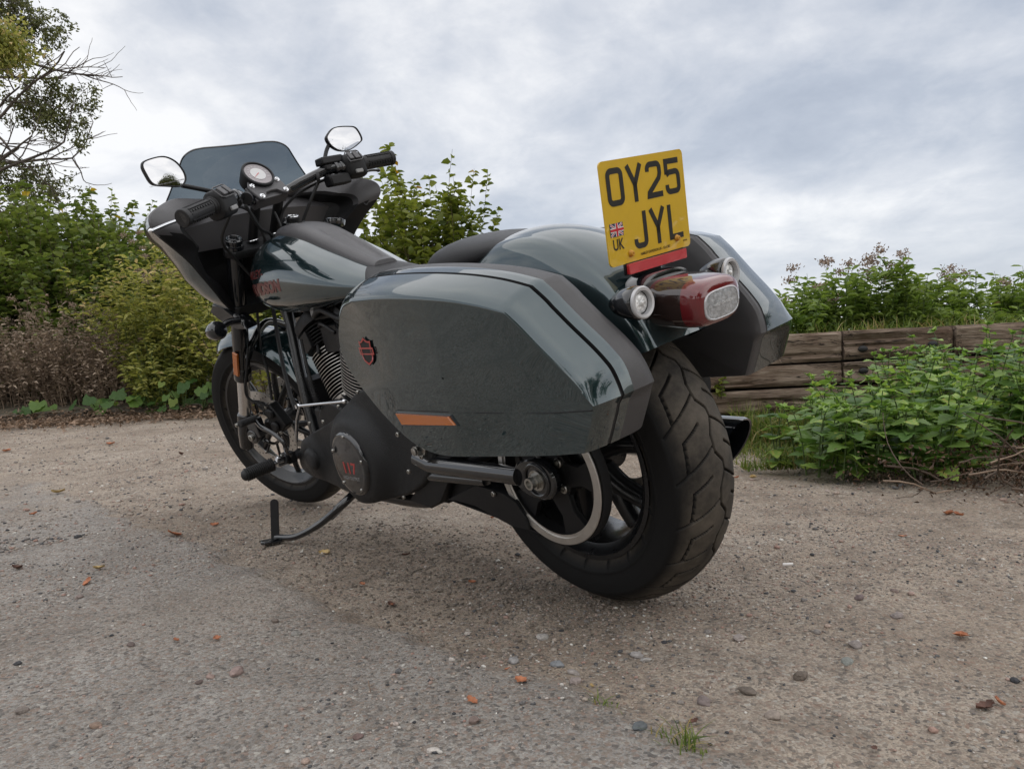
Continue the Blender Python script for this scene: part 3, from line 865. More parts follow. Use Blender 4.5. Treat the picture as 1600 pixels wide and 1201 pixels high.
# cables
g = G()
g.tube(spline([np.array([1.12, -.15, 1.10]), np.array([1.16, -.11, 1.04]), np.array([1.21, -.08, .97]), np.array([1.25, -.07, .88])], 8), .0052, 8)
g.tube(spline([np.array([1.10, .17, 1.09]), np.array([1.17, .10, 1.02]), np.array([1.22, .03, .98]), np.array([1.28, .03, .90])], 8), .005, 8)
g.tube(spline([np.array([1.2, .0, 1.05]), np.array([1.18, .015, 1.0]), np.array([1.22, .01, .96])], 8), .004, 8)
g.tube(spline([np.array([1.085, .262, 1.085]), np.array([1.115, .20, 1.095]), np.array([1.175, .12, 1.085]), np.array([1.225, .06, 1.05]), np.array([1.255, .03, .96])], 8), .0042, 8)
g.tube(spline([np.array([1.085, -.262, 1.085]), np.array([1.115, -.20, 1.098]), np.array([1.18, -.115, 1.085]), np.array([1.23, -.05, 1.04]), np.array([1.26, -.03, .95])], 8), .0045, 8)
g.tube(spline([np.array([1.10, .23, 1.08]), np.array([1.20, .22, 1.02]), np.array([1.28, .15, .96]), np.array([1.30, .09, .86])], 8), .0045, 8)
for y_ in (.19, -.19, .15, -.15): g.tube([np.array([1.112, y_, 1.108]), np.array([1.118, y_*.95, 1.110])], .0185, 14)
build('control_cable', g, RUBBER, bar)

# ------------------------------------------------------------------ bodywork
def lerp(a, b, t): return a+(b-a)*t
def interp(xs, ys, x): return float(np.interp(x, xs, ys))
# fuel tank: cross sections along x
TX = [.47, .55, .62, .70, .78, .86, .94, 1.02, 1.11, 1.19, 1.235, 1.262]
TW = [.045, .070, .095, .118, .136, .150, .159, .165, .166, .150, .112, .060]
TT = [.760, .785, .808, .838, .872, .905, .938, .962, .978, .968, .945, .910]
TB = [.735, .735, .735, .733, .730, .727, .724, .724, .730, .748, .775, .820]
def tank_loop(x, n=56):
    w, zt, zb = (float(np.interp(x, TX, v)) for v in (TW, TT, TB))
    zm = zb+(zt-zb)*.40
    lp = []
    for k in range(n):
        a = 2*math.pi*k/n
        c, s = math.cos(a), math.sin(a)
        y = np.sign(c)*abs(c)**.78*w
        if s >= 0: z = zm+(zt-zm)*abs(s)**.92
        else: z = zm-(zm-zb)*abs(s)**.75
        lp.append(np.array([x, y, z]))
    return lp
xs_t = spline([np.array([x, w, t]) for x, w, t in zip(TX, TW, TT)], 6)
_sp = np.array(spline([np.array([x, w, t, b]) for x, w, t, b in zip(TX, TW, TT, TB)], 6))
TX, TW, TT, TB = _sp[:, 0], _sp[:, 1], _sp[:, 2], _sp[:, 3]
loops = [tank_loop(x) for x in TX]
g = G(); g.loft(loops, True, True, True)
tank = build('fuel_tank', g, PAINT, BIKE, 60)
def tank_top(x, y):
    w, zt, zb = (float(np.interp(x, TX, v)) for v in (TW, TT, TB))
    zm = zb+(zt-zb)*.40
    c = min(1, (abs(y)/w))**(1/.78); s = math.sqrt(max(0, 1-c*c))
    return zm+(zt-zm)*s**.92
def tank_side_y(x, z, sg=1):
    w, zt, zb = (float(np.interp(x, TX, v)) for v in (TW, TT, TB))
    zm = zb+(zt-zb)*.40
    if z >= zm: s = min(1, ((z-zm)/(zt-zm))**(1/.92))
    else: s = min(1, ((zm-z)/(zm-zb))**(1/.75))
    return sg*w*math.sqrt(max(0, 1-s*s))**.78
# centre console
g = G(); loops = []
CX = np.linspace(.64, 1.17, 34)
for x in CX:
    t = (x-.64)/.53
    hw = .034+.026*math.sin(math.pi*min(1, t*1.0)**.9*.62)*1.0
    if t > .9: hw *= 1-.6*((t-.9)/.1)**2
    h = .013+.012*math.sin(math.pi*t)
    lp = []
    for u in np.linspace(-1, 1, 41):
        y = u*hw*1.12
        base = tank_top(x, y)
        prof = 1-abs(u)**5
        groove = -.009*(1/(1+math.exp((abs(u)-.36)/.035)))*min(1, max(0, (t-.03)/.03))*min(1, max(0, (.55-t)/.12))
        lp.append(np.array([x, y if abs(u) < 1 else y, base+.002+h*prof+groove-(.006 if abs(u) == 1 else 0)]))
    lp2 = [np.array([p[0], p[1], tank_top(p[0], p[1])-.012]) for p in reversed(lp)]
    loops.append(lp+lp2)
g.loft(loops, True, True, True)
con = build('tank_console', g, PLASTIC, BIKE, 40)
g = G(); p = np.array([1.06, 0, tank_top(1.06, 0)+.022]); g.lathe(p, (0, 0, 1), [(0, .012), (.002, .012), (.002, .007), (.0005, .007)], 20); build('console_screw', g, BLACKG, con)
g = G(); p = np.array([.99, 0, 0]); 
c = np.array([1.15, -.055, tank_top(1.15, -.055)]); 
g = G(); g.lathe(at(523, 346, 'y', -.075), (.0, -.25, 1), [(-.012, .030), (0, .032), (.004, .032), (.007, .028), (.008, .010)], 36); build('filler_cap', g, BLACKG, BIKE)
g = G(); c = at(456, 337, 'y', -.03); g.lathe(c-np.array([0, 0, .02]), (-.3, 0, 1), [(0, .020), (.014, .021), (.018, .017), (.018, .010)], 28); g.ring(c-np.array([0.004, 0, .002]), (-.3, 0, 1), .017, .0025, 28, 8, mi=1)
build('stem_nut', g, [BLACKM, CHROME], BIKE)
# tank lettering, wrapped on the side
def wrap_tank(p, d):
    y = tank_side_y(p[0], p[2])
    return np.array([p[0], y+.0008+d, p[2]])
place_text('tank_lettering', 'HARLEY-', .034, REDT, (1.135, .1, .868), (-1, 0, 0), (.05, 0, 1), tank, .0003, 1.1, .0006, curve=wrap_tank, label='dark red lettering on the tank side')
place_text('tank_lettering', 'DAVIDSON', .046, REDT, (1.085, .1, .822), (-1, 0, 0), (.05, 0, 1), tank, .0003, 1.0, .003, curve=wrap_tank, label='dark red block lettering on the tank side')

# seat
def seat(name, xs, ws, ts, bs, m=LEATHER):
    S = np.array(spline([np.array(q) for q in zip(xs, ws, ts, bs)], 6)); loops = []
    for x, w, zt, zb in S:
        lp = []
        for k in range(40):
            a = 2*math.pi*k/40; c, s = math.cos(a), math.sin(a)
            y = np.sign(c)*abs(c)**.7*w; z = zb+(zt-zb)*(.5+.5*np.sign(s)*abs(s)**.8)
            lp.append(np.array([x, y, z]))
        loops.append(lp)
    g = G(); g.loft(loops, True, True, True)
    return build(name, g, m, BIKE, 60)
rs = seat('rider_seat', [.72, .68, .60, .49, .36, .27, .22], [.035, .060, .095, .140, .165, .15, .10], [.815, .828, .805, .758, .735, .745, .785], [.79, .77, .73, .69, .68, .69, .72])
ps = seat('pillion_seat', [.345, .330, .29, .21, .12, .05, .02], [.04, .085, .108, .112, .100, .07, .03], [.768, .804, .826, .835, .827, .812, .798], [.74, .73, .73, .74, .76, .78, .79])
g = G(); g.tube(spline([(.40, .150, .757), (.33, .162, .735), (.25, .14, .752)], 6), .0022, 6); build('seam', g, RUBBER, rs)

# rear mudguard
FC = np.array([.025, 0, .470])
loops = []
nA = 64
FGY = np.linspace(-1, 1, 41)
def fend_sec(a, th):
    e = np.array([math.cos(a), 0, math.sin(a)])
    hw = .113
    Rr = .350+.004*math.exp(-((a-R(80))/R(38))**2)
    out = []
    tt = (a-R(40))/(R(163)-R(40))
    flare = 1.0
    for u in FGY:
        y = u*hw
        if abs(u) < .62: dr = -.012*(abs(u)/.62)**2
        else:
            q = (abs(u)-.62)/.38
            dr = -.012-.030*q**1.6-.045*q**4
        out.append(FC+e*(Rr+dr-th)+np.array([0, y*(1-(.0 if th == 0 else .03)), 0]))
    return out
for i in range(nA+1):
    a = R(38)+(R(162)-R(38))*i/nA
    loops.append(fend_sec(a, 0)+fend_sec(a, .004)[::-1])
g = G(); g.loft(loops, True, True, True)
rf = build('rear_mudguard', g, PAINT, BIKE, 45)
# side skirts of the mudguard (drop to the bag) 
for sg in (1, -1):
    g = G(); A = []; B = []
    for i in range(30):
        a = R(60)+(R(158)-R(60))*i/29
        e = np.array([math.cos(a), 0, math.sin(a)])
        A.append(FC+e*.268+np.array([0, sg*.1065, 0])); B.append(FC+e*.150+np.array([0, sg*.100, 0]))
    g.loft([A, B, [p-[0, sg*.004, 0] for p in B], [p-[0, sg*.004, 0] for p in A]], False, False, False, wrap=True)
    build('mudguard_strut', g, BLACKM, rf, 40)
me_t = place_text('mudguard_print', 'MADE IN U.S.A.', .0105, BLACKM, (-.15, .083, .76), (-.75, .1, -.64), (.5, -.6, .6), rf, .0001,
    curve=lambda p, d: (lambda v, u: FC+v/np.linalg.norm(v)*(.3505+(-.012*(abs(u)/.62)**2 if abs(u) < .62 else -.012-.030*((abs(u)-.62)/.38)**1.6-.045*((abs(u)-.62)/.38)**4)+d)+np.array([0, p[1], 0]))(np.array([p[0]-FC[0], 0, p[2]-FC[2]]), p[1]/.108))

# panniers ----------------------------------------------------------
def ysurf(x): return float(np.interp(x, [-.40, -.34, -.20, 0, .18, .27, .33], [.288, .294, .316, .332, .333, .327, .315]))
def at_y(px, py, off=0.0):
    v = .32
    for _ in range(12): 
        p = at(px, py, 'y', v); v = ysurf(p[0])-off
    return at(px, py, 'y', v)
# outline of the flat side face, clockwise in the photograph from the front
SIDE = [(529, 505), (530, 488), (535, 474), (548, 466), (587, 462), (640, 462), (696, 466), (745, 474), (787, 485), (815, 512), (850, 548), (895, 593), (929, 634),
        (926, 655), (920, 682), (914, 708), (860, 711.5), (800, 712.5), (745, 713), (700, 712), (670, 704), (645, 690), (619, 667), (587, 632), (552, 586), (536, 556), (530, 530)]
S3 = [at_y(*p) for p in SIDE]
# resample keeping three hard corners
def polyres(P, idx_hard, n_per):
    out = []
    hard = idx_hard+[idx_hard[0]+len(P)]
    for a, b in zip(hard[:-1], hard[1:]):
        seg = [P[i % len(P)] for i in range(a, b+1)]
        seg = spline(seg, 6)
        d = np.cumsum([0]+[np.linalg.norm(q-p) for p, q in zip(seg[:-1], seg[1:])])
        n = n_per[hard.index(a)]
        for t in np.linspace(0, d[-1], n, endpoint=False):
            out.append(np.array([np.interp(t, d, [s[k] for s in seg]) for k in range(3)]))
    return out
HARD = [3, 8, 12, 15]
OUT = polyres(S3, HARD, [34, 26, 12, 70])
nO = len(OUT)
cenO = np.array([-.02, 0, .655])
def outline_at(y, grow, topin=0.0):
    """side outline moved to lateral position y; the upper edge rises (grow) and may lean in"""
    L = []
    m = len(OUT)
    for i, p in enumerate(OUT):
        a, b = OUT[i-1], OUT[(i+1) % m]
        t = b-a; n = np.array([-t[2], 0, t[0]]); n /= np.linalg.norm(n)
        if np.dot(n, p-cenO) < 0: n = -n
        L.append((p, n))
    # smooth normals
    N = [sum(L[(i+k) % m][1] for k in range(-4, 5)) for i in range(m)]
    N = [n/np.linalg.norm(n) for n in N]
    out = []
    for (p, _), n in zip(L, N):
        up = np.clip(n[2]*1.2+.15, 0, 1)      # more growth on the top edge
        back = np.clip(-n[0], 0, 1)
        k = grow*(.12+.88*max(up, 0)) if n[2] > -.2 else grow*.12
        q = p+n*k
        out.append(np.array([q[0], y+(p[1]-.332)*1.0, q[2]]))
    return out
def bag(sg):
    S = np.array([1, sg, 1])
    # (y, growth, material index of the band that follows)
    prof = [(.3335, -.010, 0), (.3335, -.004, 0), (.331, .0005, 0), (.326, .006, 0), (.316, .014, 0), (.298, .024, 0), (.2815, .031, 0), (.2812, .0306, 2), (.2812, .024, 2), (.2735, .024, 2), (.2735, .0325, 0), (.262, .036, 0), (.2535, .0385, 0), (.2525, .0385, 1), (.2525, .036, 1), (.245, .037, 1), (.222, .040, 1), (.205, .036, 1), (.196, .026, 1), (.190, .010, 1), (.190, -.02, 1)]
    if sg < 0: prof = [(y if y > .282 else .19+(y-.19)*.42 if y < .256 else y-.02 if y > .26 else y-.025, gg, b) for y, gg, b in [q for q in prof if q[0] not in (.2812, .2735)]]
    loops = [[p*S for p in outline_at(y, gg)] for y, gg, _ in prof]
    g = G(); g.loft(loops, True, False, False, mis=[b for _, _, b in prof[:-1]])
    lp = loops[0]; c = sum(lp)/len(lp); prev = lp
    for k in (.8, .5, .2, .01):
        q = [c+(p-c)*k for p in lp]; 
        q = [np.array([p[0], sg*(ysurf(p[0])+.0015), p[2]]) for p in q]
        g.loft([prev, q], mi=0); prev = q
    lp = loops[-1]; c = sum(lp)/len(lp)
    g.loft([lp, [c+(p-c)*.02 for p in lp]], mi=1)
    b = build('pannier', g, [PAINT, BLACKM2, DARK], BIKE, 35, label='left pannier with red shield badge and amber reflector' if sg > 0 else 'right pannier showing its matt black inner shell')
    return b
BLACKM2 = mat('matt_grey_shell', (0.062, 0.060, 0.062), 0.42, 0.0, bump=.3, bscale=1500, rvar=.05)
bagL = bag(1)
bagR = bag(-1)
# feature line, reflector, badge and slot on the left bag
g = G()
rp = [at_y(x, y, -.0025) for x, y in ((621, 645), (703, 650), (714, 663), (631, 662))]
g.prism(rp, (0, .006, 0), bev=.0015)
build('reflector', g, AMBER, bagL)
g = G()
rp2 = [at_y(x, y, -.0018) for x, y in ((619, 643), (705, 648), (717, 665), (630, 664.5))]
g.prism(rp2, (0, .003, 0)); build('reflector_frame', g, BLACKG, bagL)
g = G(); g.tube([at_y(x, y, -.0005) for x, y in ((622, 640), (700, 643), (780, 645), (860, 645), (926, 641))], .0016, 8); build('feature_line', g, BLACKM, bagL)
BL = bagL
def on_bag(u, v, off=0.003):   # u along -x, v up, metres from badge centre
    c = at_y(574.5, 548)
    x = c[0]-u*1.55; return np.array([x, ysurf(x)+off, c[2]+v])
sh = [(0, .027), (.006, .021), (.012, .019), (.017, .020), (.016, .012), (.0155, .004), (.0155, -.004), (.016, -.012), (.012, -.020), (.006, -.024), (0, -.028)]
sh = sh+[(-a, b) for a, b in reversed(sh[1:-1])]
g = G(); g.prism([on_bag(a*1.15, b*1.12, .0022) for a, b in sh], (0, .0012, 0)); build('badge_back', g, BLACKM, BL)
g = G()
def ribbon(g, pts, w, off, closed=False, f=on_bag, th=.0006, mi=0):
    m = len(pts); Lp = []; Rp = []
    P = [np.array(p, float) for p in pts]
    for i in range(m):
        a = P[(i-1) % m] if (closed or i > 0) else None
        b = P[(i+1) % m] if (closed or i < m-1) else None
        d1 = (P[i]-a)/np.linalg.norm(P[i]-a) if a is not None else None
        d2 = (b-P[i])/np.linalg.norm(b-P[i]) if b is not None else None
        if d1 is None: d1 = d2
        if d2 is None: d2 = d1
        n1 = np.array([-d1[1], d1[0]]); n2 = np.array([-d2[1], d2[0]])
        n = n1+n2; n /= np.linalg.norm(n); k = 1/max(.35, np.dot(n, n1))
        Lp.append(P[i]+n*w/2*k); Rp.append(P[i]-n*w/2*k)
    rng_ = range(m) if closed else range(m-1)
    for i in rng_:
        j = (i+1) % m
        q = [Lp[i], Lp[j], Rp[j], Rp[i]]
        A = [f(*p, off) for p in q]; B = [f(*p, off+th) for p in q]
        g.add(A+B, [(0, 1, 2, 3), (7, 6, 5, 4), (0, 4, 5, 1), (1, 5, 6, 2), (2, 6, 7, 3), (3, 7, 4, 0)], mi)
ribbon(g, sh, .0032, .0036, True)
ribbon(g, [(-.0215, .0062), (.0215, .0062), (.0215, -.0062), (-.0215, -.0062)], .003, .0044, True)
build('badge', g, REDP, BL, 30)
g = G(); g.prism([on_bag(a, b, .0036) for a, b in ((-.019, .004), (.019, .004), (.019, -.004), (-.019, -.004))], (0, .0008, 0)); build('badge_bar', g, BLACKM, BL)
# bag mounting
g = G()
for sg in (1, -1):
    g.tube([(.20, .13*sg, .70), (.20, .19*sg, .70)], .012); g.tube([(-.16, .10*sg, .62), (-.16, .19*sg, .62)], .012)
    g.tube([(.28, .10*sg, .62), (-.2, .11*sg, .60)], .014)
build('pannier_rail', g, BLACKM, BIKE)

# number plate --------------------------------------------------------
PT = -.0953
pz = np.array([math.sin(PT), 0, math.cos(PT)]); py_ = np.array([0, -1.0, 0]); pn = np.array([-math.cos(PT), 0, math.sin(PT)])
PO = np.array([-.2605, .1145, .7258])
PW, PH = .229, .178
def on_plate(u, v, off=0.0):  # u right, v up, metres from the lower left corner
    return PO+py_*u+pz*v+pn*off
def rrect(w, h, r, n=6, x0=0, y0=0):
    o = []
    for cx_, cy_, a0 in ((w-r, r, -90), (w-r, h-r, 0), (r, h-r, 90), (r, r, 180)):
        for k in range(n+1):
            a = R(a0+90*k/n); o.append((x0+cx_+r*math.cos(a), y0+cy_+r*math.sin(a)))
    return o
g = G(); g.prism([on_plate(u, v, -.003) for u, v in rrect(PW, PH, .009)], pn*.003)
plate = build('number_plate', g, YELLOW, BIKE, 30, label='yellow number plate reading OY25 JYL')
def arc(cx_, cy_, r, a0, a1, n=6): return [(cx_+r*math.cos(R(a0+(a1-a0)*k/n)), cy_+r*math.sin(R(a0+(a1-a0)*k/n))) for k in range(n+1)]
CHW, CHH, SW = .044, .064, .0100
def char(c):
    h = SW/2; w, H = CHW, CHH
    r = .0085
    if c == 'O': return [(arc(w-h-r, h+r, r, -90, 0)+arc(w-h-r, H-h-r, r, 0, 90)+arc(h+r, H-h-r, r, 90, 180)+arc(h+r, h+r, r, 180, 270), True)]
    if c == 'Y': return [([(h-.001, H), (w/2, .030), (w/2, 0)], False), ([(w-h+.001, H), (w/2, .030), (w/2, .02)], False)]
    if c == '2': return [([(h, .047)]+arc(h+r, H-h-r, r, 180, 90)[1:]+arc(w-h-r, H-h-r, r, 90, 0)+[(w-h, .042), (w-h-.003, .034), (h+.001, .010), (h, h), (w, h)], False)]
    if c == '5': return [([(w-.002, H-h), (h, H-h), (h, .036)], False), ([(h-.000, .0355), (h+.008, .0395)]+arc(w-h-r, .040-r, r, 90, 0)+arc(w-h-r, h+r, r, 0, -90)+arc(h+r, h+r, r, -90, -180)+[(h, .018)], False)]
    if c == 'J': return [([(w-h-.006, H)]+arc(w-h-r-.006, h+r, r, 0, -90)+arc(h+r, h+r, r, -90, -180)+[(h, .018)], False)]
    if c == 'L': return [([(h, H), (h, h), (w-.003, h)], False)]
def put_char(c, u, v):
    g = G()
    for pts, cl in char(c):
        ribbon(g, [(u+a, v+b) for a, b in pts], SW, .0003, cl, f=on_plate, th=.0003)
    o = build('plate_letter', g, INK, plate, None)
for c, u in zip('OY25', (.0135, .0655, .1185, .1715)): put_char(c, u, PH-.013-CHH)
for c, u in zip('JYL', (.0695, .1165, .1690)): put_char(c, u, PH-.0945-CHH)
g = G()
fw_, fh = .034, .0225; fx, fy = .0090, PH-.1275
def fr_(pts, off, mi): 
    A = [on_plate(fx+a, fy+b, off) for a, b in pts]; B = [on_plate(fx+a, fy+b, off+.00015) for a, b in pts]
    g.loft([A, B], True, True, True, mi)
fr_([(0, 0), (fw_, 0), (fw_, fh), (0, fh)], .0003, 0)
def band(x0, y0, x1, y1, w, off, mi):
    d = np.array([x1-x0, y1-y0]); d = d/np.linalg.norm(d); n = np.array([-d[1], d[0]])*w/2
    fr_([(x0+n[0], y0+n[1]), (x0-n[0], y0-n[1]), (x1-n[0], y1-n[1]), (x1+n[0], y1+n[1])], off, mi)
band(.002, .0013, fw_-.002, fh-.0013, .0042, .0005, 1); band(.002, fh-.0013, fw_-.002, .0013, .0042, .0007, 1)
band(.002, .0013, fw_-.002, fh-.0013, .0014, .0009, 2); band(.002, fh-.0013, fw_-.002, .0013, .0014, .0011, 2)
band(fw_/2, 0, fw_/2, fh, .0078, .0013, 1); band(0, fh/2, fw_, fh/2, .0078, .0015, 1)
band(fw_/2, 0, fw_/2, fh, .0044, .0017, 2); band(0, fh/2, fw_, fh/2, .0044, .0019, 2)
build('flag', g, [FBLUE, FWHITE, FRED], plate, None)
place_text('plate_print', 'UK', .0265, INK, on_plate(.0265, PH-.1425, .0004), py_, pz, plate, .00015, .78, .0004)
place_text('plate_print', 'HARLEY DAVIDSON UK - GL4 3BT', .0072, INK, on_plate(.125, .0095, .0004), py_, pz, plate, .0001, .78)
place_text('plate_print', 'BSAU145', .0038, INK, on_plate(.213, .0125, .0004), py_, pz, plate, .0001, .8)
for u, v in ((.0560, .0155), (.1885, .0205)):
    g = G(); g.lathe(on_plate(u, v, 0), pn, [(0, .0062), (.0015, .0062), (.003, .0048), (.006, .0044), (.0068, .0034), (.0068, .0016), (.005, .0014)], 20); build('plate_screw', g, GOLD, plate)
g = G(); g.prism([on_plate(u, v, .001) for u, v in rrect(.166, .0180, .0015, 2, .039, -.0190)], pn*.007, bev=.001)
build('red_reflector', g, REDR, plate)
g = G(); g.prism([on_plate(u, v, -.004) for u, v in rrect(.170, .0215, .0015, 2, .037, -.0210)], pn*.0045); g.prism([on_plate(u, v, -.006) for u, v in rrect(.13, .12, .004, 2, .045, -.003)], pn*.0025)
g.prism([on_plate(.075, -.05, -.02), on_plate(.155, -.05, -.02), on_plate(.155, .05, -.004), on_plate(.075, .05, -.004)], pn*-.004)
build('plate_bracket', g, BLACKM, BIKE)
# tail lamp -------------------------------------------------------------
LD = np.array([-1.0, 0, -.10]); LD /= np.linalg.norm(LD); LU = np.cross(LD, [0, 1.0, 0]); LU *= np.sign(LU[2])
LC = np.array([-.262, 0, .6465])
def sq_loop(c, hw, hh, n=40, p=.55, skew=0):
    lp = []
    for k in range(n):
        a = 2*math.pi*k/n; ca, sa = math.cos(a), math.sin(a)
        y = np.sign(ca)*abs(ca)**p*hw; z = np.sign(sa)*abs(sa)**p*hh
        y *= 1-.10*abs(sa) if sa < 0 else 1-.05*abs(sa)
        lp.append(c+np.array([0, 1, 0])*y+LU*z+LD*skew*z)
    return lp
g = G()
g.loft([sq_loop(LC-LD*.03, .070, .052), sq_loop(LC, .076, .055), sq_loop(LC+LD*.016, .075, .053), sq_loop(LC+LD*.018, .069, .047)], True, True, True)
th_ = build('tail_lamp', g, BLACKG, BIKE, 40)
g = G()
stn = [(.017, .0665, .045), (.030, .0675, .0455), (.070, .0670, .0445), (.092, .066, .0430), (.108, .0650, .0415), (.119, .0635, .0390), (.1255, .0590, .0350), (.1290, .050, .027)]
g.loft([sq_loop(LC+LD*t, a, b) for t, a, b in stn], True, True, True, mis=[1, 1, 1, 0, 0, 0, 0, 0])
build('tail_lens', g, [LENSR, LENSD], th_, 60)
g = G()
lw = [(.1245, .0555, .0290), (.1300, .0545, .0280), (.1308, .0520, .0262), (.1302, .0505, .0252)]
g.loft([sq_loop(LC+LD*t-LU*.004, a*.92, b*.92) for t, a, b in lw], True, False, False, mis=[0, 0, 0])
g.loft([sq_loop(LC+LD*.1296-LU*.004, .0485, .0238), sq_loop(LC+LD*.1310-LU*.004, .001, .001)], True, False, True, mi=1)
build('clear_panel', g, [LENSW, LENSP], th_, 40)
place_text('lens_print', 'HARLEY-DAVIDSON', .0072, WHITEP, LC+LD*.1326-LU*.003, (0, -1, 0), LU, th_, .0001, .85)
g = G()
for z in (.004, -.014):
    for sg in (1, -1):
        g.tube([LC+LD*.035+LU*z+np.array([0, sg*.0660, 0]), LC+LD*.095+LU*z+np.array([0, sg*.0615, 0])], .0018, 8)
build('lens_rib', g, LENSD, th_)
# rear indicators
for sg in (1, -1):
    c = np.array([-.329, .1285*sg, .6635]); d = np.array([-1, .04*sg, -.02]); d /= np.linalg.norm(d)
    g = G(); g.lathe(c-d*.075, d, [(0, .003), (.006, .011), (.02, .020), (.04, .0265), (.055, .0285), (.066, .0285), (.068, .0275), (.070, .0250), (.066, .0230), (.058, .0215)], 36)
    g.tube(spline([c-d*.035+[0, -.02*sg, 0], c-d*.03+[0, -.05*sg, -.004], np.array([-.28, .05*sg, .66])], 4), .012, 12)
    ri = build('rear_indicator', g, BLACKG, BIKE, 40)
    g = G(); g.lathe(c-d*.002, d, [(0, .0275), (.003, .0275), (.005, .0255), (.0045, .0205), (-.004, .0195)], 40, cap=False)
    build('indicator_rim', g, RIMG, ri, 40)
    g = G(); g.lathe(c-d*.009, d, [(0, .0195), (.004, .017), (.006, .010), (.0065, .001)], 32)
    rings = G()
    g.ell(c-d*.004, (.0062, .0062, .0062), 12, 8)
    build('indicator_lens', g, LENSC, ri, 60)

# ------------------------------------------------------------------ engine
CR = np.array([.935, 0, .355])
def cyl_axis(sg): a = R(22.5)*sg; return np.array([math.sin(a), 0, math.cos(a)])
for sg, nm in ((1, 'front'), (-1, 'rear')):
    a = cyl_axis(sg); yo = np.array([0, .012*sg*0, 0])
    side = np.cross(a, [0, 1.0, 0])
    g = G()
    def sqr(c, r, n=48, p=.8):
        lp = []
        for k in range(n):
            t = 2*math.pi*k/n; ca, sa = math.cos(t), math.sin(t)
            lp.append(c+side*(np.sign(ca)*abs(ca)**p*r)+np.array([0, 1, 0])*(np.sign(sa)*abs(sa)**p*r))
        return lp
    base = CR+a*.10+yo
    g.loft([sqr(base, .056), sqr(base+a*.175, .056)], True, True, True)
    for k in range(15):
        c = base+a*(.018+k*.0102); r = .083 if k > 0 else .080
        g.loft([sqr(c, .055), sqr(c, r-.002), sqr(c+a*.0006, r), sqr(c+a*.0024, r), sqr(c+a*.0032, r-.0015), sqr(c+a*.0036, .055)], mis=[0, 0, 1, 1, 0])
    g.loft([sqr(base, .07), sqr(base, .088), sqr(base+a*.010, .088), sqr(base+a*.010, .07)], mis=[0, 1, 0])
    cy = build('cylinder', g, [BLACKM, ALU], BIKE, 30)
    g = G(); hb = base+a*.176
    for k in range(6):
        c = hb+a*(.004+k*.0105)
        g.loft([sqr(c, .06), sqr(c, .088), sqr(c+a*.0035, .088), sqr(c+a*.0035, .06)])
    g.loft([sqr(hb, .072), sqr(hb+a*.07, .072)], True, True, True)
    fr = np.stack([side, [0, 1.0, 0], a], 1)
    g.box(hb+a*.030+np.array([0, .084, 0]), (.055, .02, .055), fr)
    build('cylinder_head', g, BLACKM, cy, bevel=.0015)
    g = G(); g.loft([sqr(hb+a*.07, .088, p=.55), sqr(hb+a*.095, .088, p=.55), sqr(hb+a*.110, .080, p=.55), sqr(hb+a*.118, .060, p=.55)], True, True, True)
    build('rocker_cover', g, BLACKM, cy, 35)
g = G()
g.box((.94, 0, .34), (.34, .20, .18)); g.box((.62, 0, .40), (.26, .20, .26)); g.cyl((.95, -.13, .34), (.95, .12, .34), .120, n=40)
g.cyl((.70, -.10, .38), (.70, .12, .38), .10, n=32)
build('crankcase', g, BLACKM, BIKE, bevel=.008)
g = G(); g.box((.94, -.17, .60), (.16, .10, .17)); g.cyl((.95, -.14, .61), (.95, -.235, .61), .085, n=40)
build('air_cleaner', g, BLACKM, BIKE, bevel=.01)
g = G()  # horn cover, throttle body and harness in the vee
g.box((.93, .02, .64), (.10, .10, .08)); g.box((.92, .03, .715), (.16, .08, .03)); g.box((.66, .05, .68), (.10, .12, .10))
g.tube(spline([(1.02, .05, .72), (.96, .085, .715), (.90, .09, .73), (.82, .085, .70), (.74, .09, .69)], 6), .010, 10)
g.tube(spline([(.98, .07, .68), (.90, .10, .69), (.84, .095, .66)], 6), .006, 8)
g.tube(spline([(1.00, .03, .70), (1.02, .06, .66), (1.0, .085, .60)], 6), .0065, 8)
build('intake_and_hoses', g, BLACKM, BIKE, bevel=.004)
g = G(); c = at(491, 488, 'y', .09); g.box(c, (.022, .016, .018)); build('connector', g, GREYP, BIKE, bevel=.002)
# primary cover: side outline traced at y=.2, lofted inwards
PC = [(466, 716), (468, 700), (478, 682), (500, 668), (520, 655), (538, 636), (556, 613), (575, 606), (598, 612), (622, 640), (648, 672), (668, 700), (676, 722), (672, 745), (655, 765), (625, 778), (590, 782), (560, 772), (535, 764), (508, 752), (485, 743), (471, 732)]
def prim(px, py, y): return at(px, py, 'y', y)
P0 = spline([prim(x, y, .165) for x, y in PC], 5, True)
cP = sum(P0)/len(P0)
def prim_loop(y, k): return [np.array([cP[0]+(p[0]-cP[0])*k, y, cP[2]+(p[2]-cP[2])*k]) for p in P0]
DC = np.array([.722, .205, .318])
